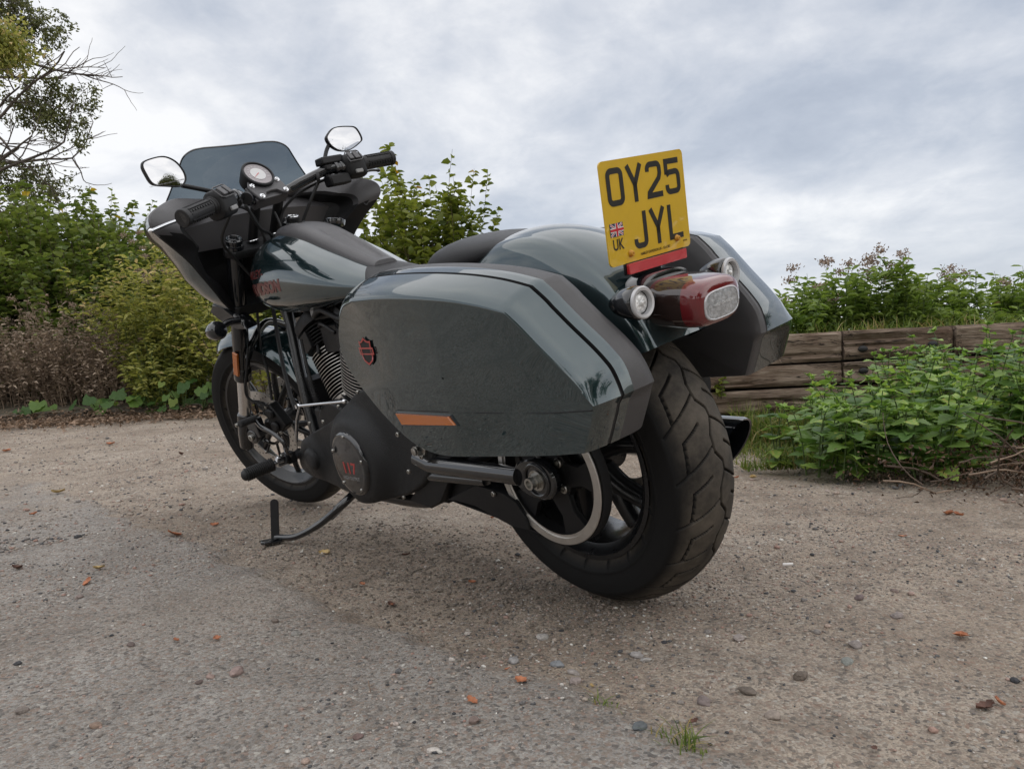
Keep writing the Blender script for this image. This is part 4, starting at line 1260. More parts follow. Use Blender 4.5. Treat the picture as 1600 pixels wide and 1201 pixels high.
# bulged surface: height map over the outline
def bulge(x, z):
    d1 = math.hypot(x-DC[0], z-DC[2]); d2 = math.hypot(x-1.045, z-.300)
    h = .158
    h += .040/(1+math.exp((d1-.135)/.010))
    h += .016/(1+math.exp((d2-.062)/.007))
    return h
g = G()
ringsP = [prim_loop(.100, 1.0), prim_loop(.148, 1.0), prim_loop(.160, .99), prim_loop(.166, .972)]
loopsP = ringsP[:]
for k in np.linspace(.955, .02, 36):
    lp = prim_loop(0, k)
    loopsP.append([np.array([p[0], bulge(p[0], p[2])+.010, p[2]]) for p in lp])
g.loft(loopsP, True, True, True)
pcv = build('primary_cover', g, WRINKLE, BIKE, 50)
g = G(); c = at(485, 718, 'y', .19); g.lathe(c-[0, .012, 0], (0, 1, 0), [(0, .036), (.010, .035), (.016, .030), (.018, .02)], 40); build('cover_cap', g, WRINKLE, pcv, 50)
# derby cover
g = G(); g.lathe(DC+[0, .000, 0], (0, 1, 0), [(0, .092), (.006, .0915), (.011, .086), (.0125, .078), (.0118, .074), (.0125, .070)], 72)
dcv = build('derby_cover', g, BLACKG, BIKE, 50)
for k in range(5):
    a = R(90+72*k+8)
    g = G(); g.bolt(DC+[.0795*math.cos(a), .011, .0795*math.sin(a)], (0, 1, 0), .0048, .0045); build('bolt', g, STEEL, dcv)
place_text('cover_print', '117', .044, REDP, DC+[0.0, .0128, -.012], (-1, 0, 0), (0, 0, 1), dcv, .0002, 1.15, .0012)
place_text('cover_print', 'HIGH OUTPUT', .0135, GREYP, DC+[0.0, .0128, -.040], (-1, 0, 0), (0, 0, 1), dcv, .0002, 1.0)
for (x, y, yy, rr) in ((623, 678, .19, .0065), (660, 713, .175, .0062), (640, 736, .18, .0058), (632, 776, .17, .005), (506, 658, .165, .0055), (485, 660, .165, .005), (530, 634, .165, .005), (560, 612, .165, .005)):
    g = G(); g.bolt(at(x, y, 'y', yy), (0, 1, 0), rr, .006); build('bolt', g, STEEL, pcv)
g = G(); c = at(651, 704, 'y', .185); g.lathe(c-[0, .03, 0], (0, 1, 0), [(0, .020), (.018, .020), (.020, .013), (.034, .013), (.035, .008), (.030, .007)], 6); g.lathe(c, (0, 1, 0), [(-.01, .010), (.010, .010), (.011, .006)], 20); build('pivot_nut', g, STEEL, pcv)
# frame: down tubes, backbone, lower rails, pivot casting
g = G()
for sg in (1, -1):
    g.tube(spline([(1.30, .02*sg, .86), (1.245, .035*sg, .74), (1.19, .075*sg, .52), (1.135, .10*sg, .30), (1.07, .10*sg, .20), (.95, .10*sg, .175), (.60, .11*sg, .185), (.50, .12*sg, .22), (.455, .125*sg, .34), (.43, .11*sg, .55), (.40, .09*sg, .70)], 6), .0175, 16)
    g.tube([(1.12, .10*sg, .26), (1.12, .165*sg, .27)], .016, 14)
g.tube([(1.34, 0, .92), (1.28, 0, .70)], .038, 24); g.tube([(1.28, 0, .83), (.9, 0, .80), (.45, 0, .72)], .026, 16)
build('frame', g, WHEELB, BIKE)
g = G(); g.prism([at(x, y, 'y', .155) for x, y in ((676, 712), (700, 716), (708, 735), (700, 757), (690, 785), (672, 795), (640, 782), (650, 765), (668, 748), (672, 730))], (0, -.05, 0), bev=.005)
g.prism([at(x, y, 'y', .13) for x, y in ((690, 742), (742, 750), (738, 782), (702, 785), (685, 782))], (0, -.03, 0), bev=.004)
build('pivot_plate', g, BLACKM, BIKE, 40)
g = G()  # oil cooler and regulator ahead of the engine
g.box((1.17, 0, .42), (.05, .15, .20), rot_axis((0, 1, 0), R(-12)))
for k in range(12): g.box((1.20, 0, .34+k*.014), (.02, .16, .003), rot_axis((0, 1, 0), R(-12)))
build('oil_cooler', g, BLACKM, BIKE, bevel=.003)
g = G(); sp = []
for k in range(180):
    t = k/179; c = at(lerp(486, 497, t), lerp(596, 632, t), 'y', .125); a = 2*math.pi*9*t; sp.append(c+np.array([math.cos(a)*.008, math.sin(a)*.008, 0]))
g.tube(sp, .0016, 6)
g.tube(spline([at(470, 530, 'y', .11), at(478, 565, 'y', .12), at(487, 598, 'y', .125), at(500, 640, 'y', .125)], 6), .005, 8)
g.tube(spline([at(396, 430, 'y', .05), at(402, 490, 'y', .06), at(408, 545, 'y', .08), at(418, 580, 'y', .09), at(425, 625, 'y', .1)], 6), .005, 8)
g.tube(spline([at(420, 440, 'y', .02), at(428, 490, 'y', .04), at(440, 560, 'y', .07), at(452, 610, 'y', .09), at(462, 640, 'y', .1)], 6), .007, 8)
build('hoses', g, RUBBER, BIKE)
# shift linkage, foot peg
g = G(); A = at(467, 634, 'y', .215); B_ = at(538, 627, 'y', .205); g.tube([A, B_], .0042, 10); g.ell(A, (.008, .008, .008), 12, 8); g.cyl(A-[0, .01, 0], A+[0, .01, 0], .006, n=12); g.ell(B_, (.007, .007, .007), 12, 8)
sl = build('shift_rod', g, CHROME, BIKE)
g = G(); C_ = at(463, 690, 'y', .205); g.tube([A+[0, -.004, 0], at(464, 655, 'y', .21), C_], .0055, 10, flat=.6); build('shift_crank', g, CHROME, BIKE)
g = G(); g.tube(spline([at(455, 712, 'y', .20), at(447, 705, 'y', .215), at(443, 692, 'y', .225), at(425, 676, 'y', .235), at(408, 667, 'y', .245), at(400, 658, 'y', .245)], 6), .0075, 12, flat=.55)
shl = build('shift_lever', g, BLACKG, BIKE)
def ribbed(a, b, r, nrib, name, par, endm=None):
    a = np.array(a); b = np.array(b); L = np.linalg.norm(b-a); pr = [(0, r*.8)]
    for k in range(nrib):
        t0 = L*(k+.1)/nrib; t1 = L*(k+.95)/nrib
        pr += [(t0, r*.86), (t0+L/nrib*.15, r), (t1-L/nrib*.2, r), (t1, r*.86)]
    pr += [(L, r*.8)]
    g = G(); g.lathe(a, b-a, pr, 24); return build(name, g, RUBBER, par)
ribbed(at(400, 653, 'y', .238), at(374, 663, 'y', .300), .0115, 9, 'toe_peg', shl)
e = at(370, 664, 'y', .303); g = G(); g.cyl(e+[0, -.004, 0], e+[0, .004, 0], .006, n=12); build('toe_peg_end', g, STEEL, shl)
pgA = at(427, 725, 'y', .255); pgB = at(384, 742, 'y', .345)
fp = ribbed(pgA, pgB, .0205, 15, 'foot_peg', BIKE)
g = G(); d = (pgB-pgA)/np.linalg.norm(pgB-pgA); g.ell(pgB+d*.002, (.017, .012, .017), 20, 10); build('peg_end', g, RUBBER, fp)
g = G(); g.tube([pgA-d*.034, pgA+d*.004], .010, 12); g.box(pgA-d*.026, (.018, .03, .030)); g.cyl(pgA-d*.02+[0, 0, -.018], pgA-d*.02+[0, 0, .018], .004, n=10)
build('peg_clevis', g, CHROME, fp, bevel=.002)
g = G(); g.tube(spline([pgA-d*.035, at(450, 717, 'y', .20), at(458, 714, 'y', .17), at(470, 705, 'y', .13)], 5), .014, 12); g.box(at(452, 714, 'y', .19), (.05, .03, .035)); build('peg_bracket', g, BLACKM, BIKE, bevel=.003)
g = G(); g.bolt(at(441, 712, 'y', .215), (0, 1, 0), .0065, .005); build('bolt', g, STEEL, BIKE)
# right foot peg, seen through the gaps only
g = G(); g.tube([pgA*[1, -1, 1], pgB*[1, -1, 1]], .018, 16); build('foot_peg', g, RUBBER, BIKE)
# side stand
F0 = ground_at(432, 846, 0.004)@RL   # foot on the ground, in bike frame
def W2B(p): return np.array(p)@RL
g = G()
foot = ground_at(432, 845)
top = at(556, 768, 'y', .13)
mid = at(500, 818, 'y', .235); m2 = at(462, 838, 'y', .29)
st = spline([top, at(535, 788, 'y', .18), mid, m2, W2B(foot+[0, 0, .012])], 6)
g.tube(st, [.013]*8+[.0115]*6+[.010]*(len(st)-14), 14)
ss = build('side_stand', g, BLACKG, BIKE)
g = G(); g.tube([W2B(foot+[-.004, .0, .008]), W2B(foot+[-.02, .035, .005]), W2B(foot+[-.03, .055, .008])], .010, 12, flat=.5)
g.box(W2B(foot+[0, .015, .003]), (.055, .060, .006), RL.T)
build('stand_foot', g, BLACKG, ss, bevel=.002)
# upright tab of the stand
tA = depth_pt(430, 846, float(np.dot(foot-CAM, FW))-.01); 
tb = W2B(ground_at(430, 846)); tt_ = W2B(depth_pt(428, 786, float(np.dot(ground_at(430, 846)-CAM, FW))+.0))
g = G(); dz = (tt_-tb)/np.linalg.norm(tt_-tb); wv = RT@RL; Lh = np.linalg.norm(tt_-tb)
nn = np.cross(dz, wv)
pts = [tb-wv*.0125, tb+wv*.0125]+[tb+dz*Lh+wv*.0125*math.cos(a)+dz*.0125*math.sin(a) for a in np.linspace(0, math.pi, 12)]
g.prism(pts, nn*.007, bev=.0015); build('stand_tab', g, BLACKM, ss, 40)
g = G(); sp = []
sa = at(548, 772, 'y', .145); sb = at(515, 805, 'y', .205)
for k in range(260):
    t = k/259; c = lerp(sa, sb, t)+np.array([-.012, .004, -.004]); u_, w_, _ = frame_from(sb-sa); a = 2*math.pi*17*t; sp.append(c+(u_*math.cos(a)+w_*math.sin(a))*.0085)
g.tube(sp, .0017, 6); g.tube([lerp(sa, sb, -.15)+[-.008, .0, 0], sa+[-.012, .004, -.004]], .003, 6); g.tube([sb+[-.012, .004, -.004], lerp(sa, sb, 1.2)], .003, 6)
build('stand_spring', g, BLACKG, ss)
# exhaust on the far side
g = G()
back = np.array([-.236, -.222, .290])
def slash(t, r, k):   # ring whose lower edge is cut back
    lp = []
    for q in range(40):
        a = 2*math.pi*q/40; yy = math.cos(a)*r; zz = math.sin(a)*r
        lp.append(back+np.array([t+k*(r-zz)*.55, yy, zz+.02*t]))
    return lp
g.loft([slash(.30, .034, 0), slash(.14, .042, .2), slash(.004, .048, 1), slash(0, .0515, 1), slash(.01, .054, .9), slash(.12, .054, .1), slash(.30, .056, 0), slash(.80, .056, 0), slash(.84, .03, 0)], True, True, True)
muf = build('exhaust', g, BLACKG, BIKE)
g = G(); g.lathe(back+[.10, 0, .125], (1, 0, .02), [(0, .044), (.02, .050), (.9, .050), (.95, .028)], 30)
g.tube(spline([(.95, -.12, .55), (1.08, -.17, .50), (1.10, -.20, .38), (.98, -.215, .30), (.8, -.215, .28)], 6), .022, 14)
g.tube(spline([(.70, -.12, .55), (.72, -.17, .50), (.70, -.21, .42), (.6, -.215, .40)], 6), .022, 14)
build('exhaust_pipe', g, BLACKM, muf)
# battery box / side cover hidden behind the bag
g = G(); g.box((.40, 0, .56), (.26, .20, .28)); build('side_cover', g, BLACKM, BIKE, bevel=.02)

# ------------------------------------------------------------------ fairing and screen
RIM = [(1.41, .0, 1.128), (1.385, .10, 1.135), (1.345, .19, 1.142), (1.285, .275, 1.143), (1.235, .340, 1.122), (1.208, .382, 1.098), (1.200, .393, 1.068), (1.210, .380, 1.040), (1.24, .335, .995), (1.262, .295, .95), (1.285, .262, .90), (1.315, .225, .845), (1.335, .200, .805), (1.36, .165, .775), (1.43, .08, .765), (1.45, 0, .765)]
def half_spline(P, n=5): return spline([np.array(p) for p in P], n)
H = half_spline(RIM)
FULL = H+[p*np.array([1, -1, 1]) for p in H[-2:0:-1]]
nF = len(FULL)
cF = np.array([1.46, 0, .96])
def rim_loop(kx, k, dz=0): return [np.array([p[0]+kx*(1.0 if True else 0), p[1]*k, cF[2]+(p[2]-cF[2])*k+dz]) for p in FULL]
g = G()
def front_loop(t):
    # outer shell closes forward to the nose; t 0..1
    k = math.cos(t*math.pi/2)**.75 if t < 1 else 0.02
    lp = []
    for p in FULL:
        bl = 1+.13*math.sin(math.pi*min(1, t*1.9))*np.clip((1.02-p[2])/.12, 0, 1)*np.clip((p[2]-.78)/.06, 0, 1)
        q = np.array([lerp(p[0], 1.60, math.sin(t*math.pi/2)**1.1), p[1]*max(k, .02)*bl, (cF[2])+(p[2]-cF[2])*max(k, .02)])
        lp.append(q)
    return lp
L_ = [front_loop(t) for t in (0, .08, .18, .3, .42, .55, .68, .8, .9, 1)]
g.loft(L_, True, False, True)
fa = build('fairing', g, PAINT, BIKE, 50)
g = G()
def inset(p, d):  # move toward the centre of the opening
    v = cF-p; v[0] = 0; n = np.linalg.norm(v); return p+v/n*d
lips = []
def liner(f):
    return [f(p) for p in FULL]
def wdt(p): # liner panel width: wide at the wings, narrow at the bottom
    return .012+.075*np.clip((abs(p[1])-.12)/.22, 0, 1)*np.clip((p[2]-.90)/.12, 0, 1)+.02*np.clip((.95-p[2])/.1, 0, 1)
g.loft([liner(lambda p: p+[-.002, 0, 0]), liner(lambda p: inset(p, .004)+[-.006, 0, 0]), liner(lambda p: inset(p, .004+wdt(p)*.5)+[.0, 0, 0]), liner(lambda p: inset(p, .004+wdt(p))+[.015, 0, 0]), liner(lambda p: inset(p, .012+wdt(p))+[.04, 0, 0])], True)
fl_ = build('fairing_liner', g, [PLASTIC, BLACKM], fa, 40)
for p_ in fl_.data.polygons: p_.material_index = 1 if p_.center.z < 1.035 else 0
g = G()
g.loft([liner(lambda p: inset(p, .012+wdt(p))+[.04, 0, 0]), liner(lambda p: inset(p, .03+wdt(p))+[.11, 0, 0]), liner(lambda p: cF+(p-cF)*.05+[-.0, 0, 0]+[.05, 0, 0])], True, False, True)
build('fairing_inner', g, DARK, fa, 30)
for (x, y, pl) in ((259, 323, 1.27), (282, 366, 1.27), (571, 317, 1.225)):
    g = G(); c = at(x, y, 'x', pl-.012); g.lathe(c, (-1, 0, .3), [(0, .009), (.002, .009), (.002, .005), (0, .005)], 16); build('fairing_screw', g, DARK, fa)
# dash shelf between the screen and the bars
g = G()
A = [(1.40, y, 1.128-.03*(abs(y)/.3)**2) for y in np.linspace(-.27, .27, 21)]; B_ = [(1.33, y*.98, 1.075-.03*(abs(y)/.3)**2) for y in np.linspace(-.27, .27, 21)]; C_ = [(1.36, y*.95, .98) for y in np.linspace(-.27, .27, 21)]
g.loft([A, B_, C_], False)
build('dash_panel', g, PLASTIC, fa, 25)
# screen
def scr(y, z, off=0.0):
    return np.array([1.385+(z-1.30)*(-.50)+.0-1.15*y*y*.55+off, y, z])
prof = [(1.085, .235), (1.12, .262), (1.15, .258), (1.18, .240), (1.21, .222), (1.24, .205), (1.260, .194), (1.280, .182), (1.294, .165), (1.304, .140), (1.308, .105)]
pr = np.array(spline([np.array(p) for p in prof], 4))
g = G(); LA = []; LB = []
ys = np.linspace(-1, 1, 31)
pr[:, 0] = 1.085+(pr[:, 0]-1.085)*.962
for z, w in pr:
    LA.append([scr(w*u, z-.006*0) for u in ys]); LB.append([scr(w*u, z, .0035) for u in ys])
sec = [a+b[::-1] for a, b in zip(LA, LB)]
g.loft(sec, True, True, True)
wsn = build('windscreen', g, SMOKE, BIKE, 40)
edge = [scr(-w, z, .0017) for z, w in pr]+[scr(u*pr[-1][1], pr[-1][0], .0017) for u in np.linspace(-.95, .95, 20)]+[scr(w, z, .0017) for z, w in pr[::-1]]
g = G(); g.tube(edge, .0026, 8); build('screen_edge', g, BLACKG, wsn)
g = G(); g.ell((1.60, 0, .95), (.05, .085, .085), 28, 16); build('headlamp', g, LENSC, fa)

# flatten to thing > part > sub-part
for o in [o for o in list(BIKE.children_recursive)]:
    if o.name.split('.')[0] in ('mirror', 'switch_housing', 'brake_reservoir', 'speedometer', 'belt_pulley', 'gauge_mount', 'brake_disc') and o.parent is not BIKE:
        pm = o.parent.matrix_local.copy(); ml = o.matrix_local.copy()
        o.parent = BIKE; o.matrix_local = pm@ml
for o in list(fork.children):
    ml = o.matrix_local.copy(); o.parent = BIKE; o.matrix_local = M_STEER@ml
bpy.data.objects.remove(fork)

# ------------------------------------------------------------------ ground
FH = np.array([math.cos(HEAD), math.sin(HEAD), 0.0]); RH = np.array([math.sin(HEAD), -math.cos(HEAD), 0.0])
def cd_xy(D, s):   # world point at ground depth D ahead of the camera and s to its right
    p = CAM+FH*D+RH*s; return np.array([p[0], p[1], 0.0])
def edge_y(x):     # where the old tarmac ends and the dirt begins
    return .47+.05*np.clip(x, -2, 3)**1+.035*vnoise(x, x*0+3, 2.2, 3)+.02*vnoise(x, x*0+7, 9, 5)+.014*vnoise(x, x*0+2, 27, 9)
def ground_z(x, y):
    d = y-edge_y(x)
    tar = np.clip(d/.05+.5, 0, 1); fade = np.clip((3.2-x)/1.5, 0, 1)
    r2 = np.hypot(x, y)
    z = .010*vnoise(x, y, .7, 1)+.007*vnoise(x, y, 2.1, 2)+.0055*vnoise(x, y, 7, 3)*(1-.7*tar)+.0034*vnoise(x, y, 21, 4)*(1-.65*tar)+.0016*vnoise(x, y, 58, 6)*(1-.4*tar)
    ruts = .011*np.abs(vnoise(x*.35+y*.9, y*.25-x*.1, 5.0, 8))*(1-tar)
    calm = np.clip(np.minimum(np.hypot(x, y), np.minimum(np.hypot(x-1.62, y), np.hypot(x-1.13, y-.34)))/.35, .12, 1)
    z = z*calm-ruts*calm+tar*fade*.009-.006*fade
    return z
def axis_grid(c0, fine, lo, hi, h0):
    a = [0.0]; h = h0
    while a[-1] < hi-c0:
        if a[-1] > fine: h *= 1.035
        a.append(a[-1]+h)
    b = [0.0]; h = h0
    while b[-1] > lo-c0:
        if -b[-1] > fine: h *= 1.035
        b.append(b[-1]-h)
    return c0+np.array(b[:0:-1]+a)
gx = axis_grid(.6, 1.9, -220, 260, .0085); gy = axis_grid(.1, 1.5, -220, 220, .0085)
X, Y = np.meshgrid(gx, gy, indexing='ij')
near = np.clip(1-(np.hypot(X, Y)-14)/10, 0, 1)
Z = ground_z(X, Y)*near
V = np.stack([X, Y, Z], -1).reshape(-1, 3)
nx_, ny_ = len(gx), len(gy)
i = np.arange(nx_-1)[:, None]; j = np.arange(ny_-1)[None]; a = i*ny_+j
F = np.stack([a, a+ny_, a+ny_+1, a+1], -1).reshape(-1, 4)
def ground_mat():
    m, n, l, p = _new('gravelly_dirt')
    def N(t, **k):
        q = n.new(t)
        for a_, b_ in k.items(): setattr(q, a_, b_)
        return q
    tc = N('ShaderNodeTexCoord')
    def noise(scale, det=6, rough=.6, dist=0):
        t = N('ShaderNodeTexNoise'); t.inputs['Scale'].default_value = scale; t.inputs['Detail'].default_value = det; t.inputs['Roughness'].default_value = rough; t.inputs['Distortion'].default_value = dist
        l.new(tc.outputs['Object'], t.inputs['Vector']); return t.outputs[0]
    def ramp(src, st):
        r = N('ShaderNodeValToRGB'); e = r.color_ramp.elements
        while len(e) < len(st): e.new(.5)
        for q, (ps, c) in zip(e, st): q.position = ps; q.color = (*c, 1)
        l.new(src, r.inputs[0]); return r.outputs[0]
    def mix(f, a_, b_, mode='MIX'):
        q = N('ShaderNodeMix', data_type='RGBA', blend_type=mode)
        for idx, v in ((0, f), (6, a_), (7, b_)):
            if isinstance(v, (int, float)): q.inputs[idx].default_value = v
            elif isinstance(v, tuple): q.inputs[idx].default_value = (*v, 1)
            else: l.new(v, q.inputs[idx])
        return q.outputs[2]
    def mth(op, a_, b_, c_=None, clamp=False):
        q = N('ShaderNodeMath', operation=op, use_clamp=clamp)
        for k_, v in enumerate((a_, b_, c_)):
            if v is None: continue
            if isinstance(v, (int, float)): q.inputs[k_].default_value = v
            else: l.new(v, q.inputs[k_])
        return q.outputs[0]
    tar = N('ShaderNodeAttribute', attribute_name='tarmac').outputs['Fac']
    base = ramp(noise(1.3, 9, .62, .4), [(.28, (.235, .185, .140)), (.46, (.420, .345, .272)), (.66, (.540, .465, .385))])
    patch = ramp(noise(6.5, 9, .72), [(.34, (.52, .50, .48)), (.5, (1, 1, 1)), (.70, (1.18, 1.16, 1.13))])
    dirt = mix(1.0, base, patch, 'MULTIPLY')
    tcol = ramp(noise(3.2, 9, .66), [(.28, (.240, .222, .202)), (.5, (.390, .365, .335)), (.7, (.490, .462, .430))])
    col = mix(tar, dirt, tcol)
    # aggregate: every small cell of gravel has a colour of its own
    def cells(scale, lo, hi, amt, jit=1.0):
        v = N('ShaderNodeTexVoronoi'); v.inputs['Scale'].default_value = scale; v.inputs['Randomness'].default_value = jit
        l.new(tc.outputs['Object'], v.inputs['Vector'])
        s_ = N('ShaderNodeSeparateColor'); l.new(v.outputs['Color'], s_.inputs[0])
        return v, s_
    v1, s1 = cells(150, 0, 1, 1); v2, s2 = cells(330, 0, 1, 1); v3, s3 = cells(80, 0, 1, 1)
    pal = [(0, (.06, .058, .058)), (.14, (.13, .118, .108)), (.34, (.23, .200, .170)), (.6, (.33, .265, .210)), (.78, (.31, .20, .15)), (.92, (.46, .42, .37)), (1, (.64, .61, .55))]
    c1 = ramp(s1.outputs[0], pal); c2 = ramp(s2.outputs[1], pal); c3 = ramp(s3.outputs[1], pal)
    m2 = mth('MULTIPLY', mth('GREATER_THAN', s2.outputs[2], .40), .50)
    col = mix(m2, col, c2)
    dens1 = mth('MULTIPLY', mth('GREATER_THAN', mth('ADD', s1.outputs[2], mth('MULTIPLY', noise(4, 5, .6), .8)), 1.0), .62)
    col = mix(dens1, col, c1)
    dens3 = mth('MULTIPLY', mth('GREATER_THAN', mth('ADD', s3.outputs[0], mth('MULTIPLY', noise(2.2, 5, .6), .5)), 1.16), .26)
    col = mix(dens3, col, c3)
    l.new(col, p.inputs['Base Color'])
    p.inputs['Roughness'].default_value = .88; p.inputs['Specular IOR Level'].default_value = .25
    h1 = mth('MULTIPLY', mth('SUBTRACT', .6, v1.outputs['Distance']), mth('GREATER_THAN', s1.outputs[2], .5))
    h2 = mth('SUBTRACT', .6, v2.outputs['Distance'])
    h3 = mth('MULTIPLY', mth('SUBTRACT', .7, v3.outputs['Distance']), mth('GREATER_THAN', s3.outputs[0], .72))
    hh = mth('ADD', mth('ADD', mth('MULTIPLY', h1, .8), mth('MULTIPLY', h2, .35)), mth('ADD', mth('MULTIPLY', h3, 1.6), mth('MULTIPLY', noise(90, 8, .7), 1.6)))
    bp = N('ShaderNodeBump'); bp.inputs['Strength'].default_value = 1.0; bp.inputs['Distance'].default_value = .0060
    l.new(hh, bp.inputs['Height']); l.new(bp.outputs[0], p.inputs['Normal'])
    return m
GM = ground_mat()
gme = np_mesh('ground', V, F, GM)
tarv = np.clip((Y-edge_y(X))/.05+.5, 0, 1)*np.clip((4.5-X)/2.5, .0, 1)
tarv = np.clip(tarv+.45*vnoise(X, Y, 14, 11)*(tarv > 0)*(tarv < 1)-np.clip(vnoise(X, Y, 2.1, 12)*.8-.35, 0, 1), 0, 1)
a_ = gme.attributes.new('tarmac', 'FLOAT', 'POINT'); a_.data.foreach_set('value', tarv.reshape(-1).astype(np.float32))
obj('ground', gme, kind='structure')

# loose gravel
def stone_unit(n_var=14):
    U = []
    ph = (1+5**.5)/2
    base = np.array([(-1, ph, 0), (1, ph, 0), (-1, -ph, 0), (1, -ph, 0), (0, -1, ph), (0, 1, ph), (0, -1, -ph), (0, 1, -ph), (ph, 0, -1), (ph, 0, 1), (-ph, 0, -1), (-ph, 0, 1)], float)
    base /= np.linalg.norm(base[0])
    F_ = np.array([(0, 11, 5), (0, 5, 1), (0, 1, 7), (0, 7, 10), (0, 10, 11), (1, 5, 9), (5, 11, 4), (11, 10, 2), (10, 7, 6), (7, 1, 8), (3, 9, 4), (3, 4, 2), (3, 2, 6), (3, 6, 8), (3, 8, 9), (4, 9, 5), (2, 4, 11), (6, 2, 10), (8, 6, 7), (9, 8, 1)])
    for _ in range(n_var):
        U.append(base*rng.uniform(.72, 1.18, (12, 1))*np.array([1, rng.uniform(.6, .95), rng.uniform(.4, .7)]))
    return U, F_
SU, SF = stone_unit()
def scatter_stones(P, size, m, name, label, sink=.25):
    n = len(P); V = np.zeros((n, 12, 3)); rn = np.zeros((n, 12))
    for k in range(len(SU)):
        idx = np.where(np.arange(n) % len(SU) == k)[0]
        if not len(idx): continue
        th = rng.uniform(0, 2*np.pi, len(idx)); c, s = np.cos(th), np.sin(th)
        u = SU[k][None]*size[idx][:, None, None]
        x = u[:, :, 0]*c[:, None]-u[:, :, 1]*s[:, None]; y = u[:, :, 0]*s[:, None]+u[:, :, 1]*c[:, None]
        V[idx, :, 0] = x+P[idx, 0:1]; V[idx, :, 1] = y+P[idx, 1:2]; V[idx, :, 2] = u[:, :, 2]+P[idx, 2:3]+(size[idx]*sink)[:, None]
    rn[:] = rng.random((n, 1))
    F_ = (SF[None]+(np.arange(n)*12)[:, None, None]).reshape(-1, 3)
    me = np_mesh(name, V.reshape(-1, 3), F_, m, rn.reshape(-1), smooth=False)
    return obj(name, me, kind='stuff', label=label)
def stone_mat():
    m, n, l, p = _new('pebble')
    va = n.new('ShaderNodeAttribute'); va.attribute_name = 'rnd'
    r = n.new('ShaderNodeValToRGB'); e = r.color_ramp.elements; r.color_ramp.interpolation = 'LINEAR'
    pal = [(0, (.05, .05, .055)), (.10, (.11, .11, .112)), (.25, (.22, .20, .185)), (.5, (.33, .285, .24)), (.68, (.38, .31, .26)), (.82, (.33, .21, .17)), (.93, (.47, .43, .39)), (1, (.68, .66, .61))]
    while len(e) < len(pal): e.new(.5)
    for q, (ps, c) in zip(e, pal): q.position = ps; q.color = (*c, 1)
    l.new(va.outputs['Fac'], r.inputs[0])
    tc = n.new('ShaderNodeTexCoord'); t = n.new('ShaderNodeTexNoise'); t.inputs['Scale'].default_value = 260; t.inputs['Detail'].default_value = 6
    l.new(tc.outputs['Object'], t.inputs[0])
    rr = n.new('ShaderNodeMapRange'); rr.inputs['From Min'].default_value = .3; rr.inputs['From Max'].default_value = .7; rr.inputs['To Min'].default_value = .65; rr.inputs['To Max'].default_value = 1.3
    l.new(t.outputs[0], rr.inputs[0])
    mx = n.new('ShaderNodeMix'); mx.data_type = 'RGBA'; mx.blend_type = 'MULTIPLY'; mx.inputs[0].default_value = 1
    l.new(r.outputs[0], mx.inputs[6]); l.new(rr.outputs[0], mx.inputs[7]); l.new(mx.outputs[2], p.inputs['Base Color'])
    p.inputs['Roughness'].default_value = .8; p.inputs['Specular IOR Level'].default_value = .3
    bp = n.new('ShaderNodeBump'); bp.inputs['Strength'].default_value = .5; bp.inputs['Distance'].default_value = .002; l.new(t.outputs[0], bp.inputs['Height']); l.new(bp.outputs[0], p.inputs['Normal'])
    return m
STONE = stone_mat()
def rand_ground(n, Dmin, Dmax, spread=.72, power=1.0):
    D = Dmin+(Dmax-Dmin)*rng.random(n)**power
    s = (rng.random(n)*2-1)*spread*D
    p = CAM[None]+FH[None]*D[:, None]+RH[None]*s[:, None]
    return p[:, :2]
P = np.concatenate([rand_ground(40000, .75, 2.6, .75, .8), rand_ground(52000, 2.0, 8.5, .75, .85)])
dn = vnoise(P[:, 0], P[:, 1], 2.3, 21)+.6*vnoise(P[:, 0], P[:, 1], 7, 22)
tarm = P[:, 1] > edge_y(P[:, 0])
keep = (dn+rng.uniform(-.9, .9, len(P)) > np.where(tarm, .35, -.1))
P = P[keep]; P3 = np.column_stack([P, ground_z(P[:, 0], P[:, 1])])
size = .0012+.0034*rng.random(len(P))**2.2+(rng.random(len(P)) > .975)*rng.uniform(.002, .0055, len(P))
size *= np.where(np.hypot(P[:, 0]-CAM[0], P[:, 1]-CAM[1]) > 2.9, 1.9, 1.0)
clear = ~((np.hypot(P3[:, 0], P3[:, 1]) < .06) | (np.hypot(P3[:, 0]-1.615, P3[:, 1]) < .06))
scatter_stones(P3[clear], size[clear], STONE, 'loose_gravel', 'small loose gravel strewn over the dirt and tarmac')
# darker crumbs of tarmac between the wheels
Q = np.column_stack([rng.normal(.55, .42, 4200), rng.normal(.14, .16, 4200)])
Q = Q[(Q[:, 1] < edge_y(Q[:, 0])+.03) & (Q[:, 0] < 1.6) & (Q[:, 0] > -.15)]
Q3 = np.column_stack([Q, ground_z(Q[:, 0], Q[:, 1])])
scatter_stones(Q3, .0014+.0055*rng.random(len(Q))**2.6, mat('tarmac_crumb', (.165, .138, .112), .85, var=.6, vscale=90), 'tarmac_crumbs', 'dark broken tarmac crumbs under the motorcycle')

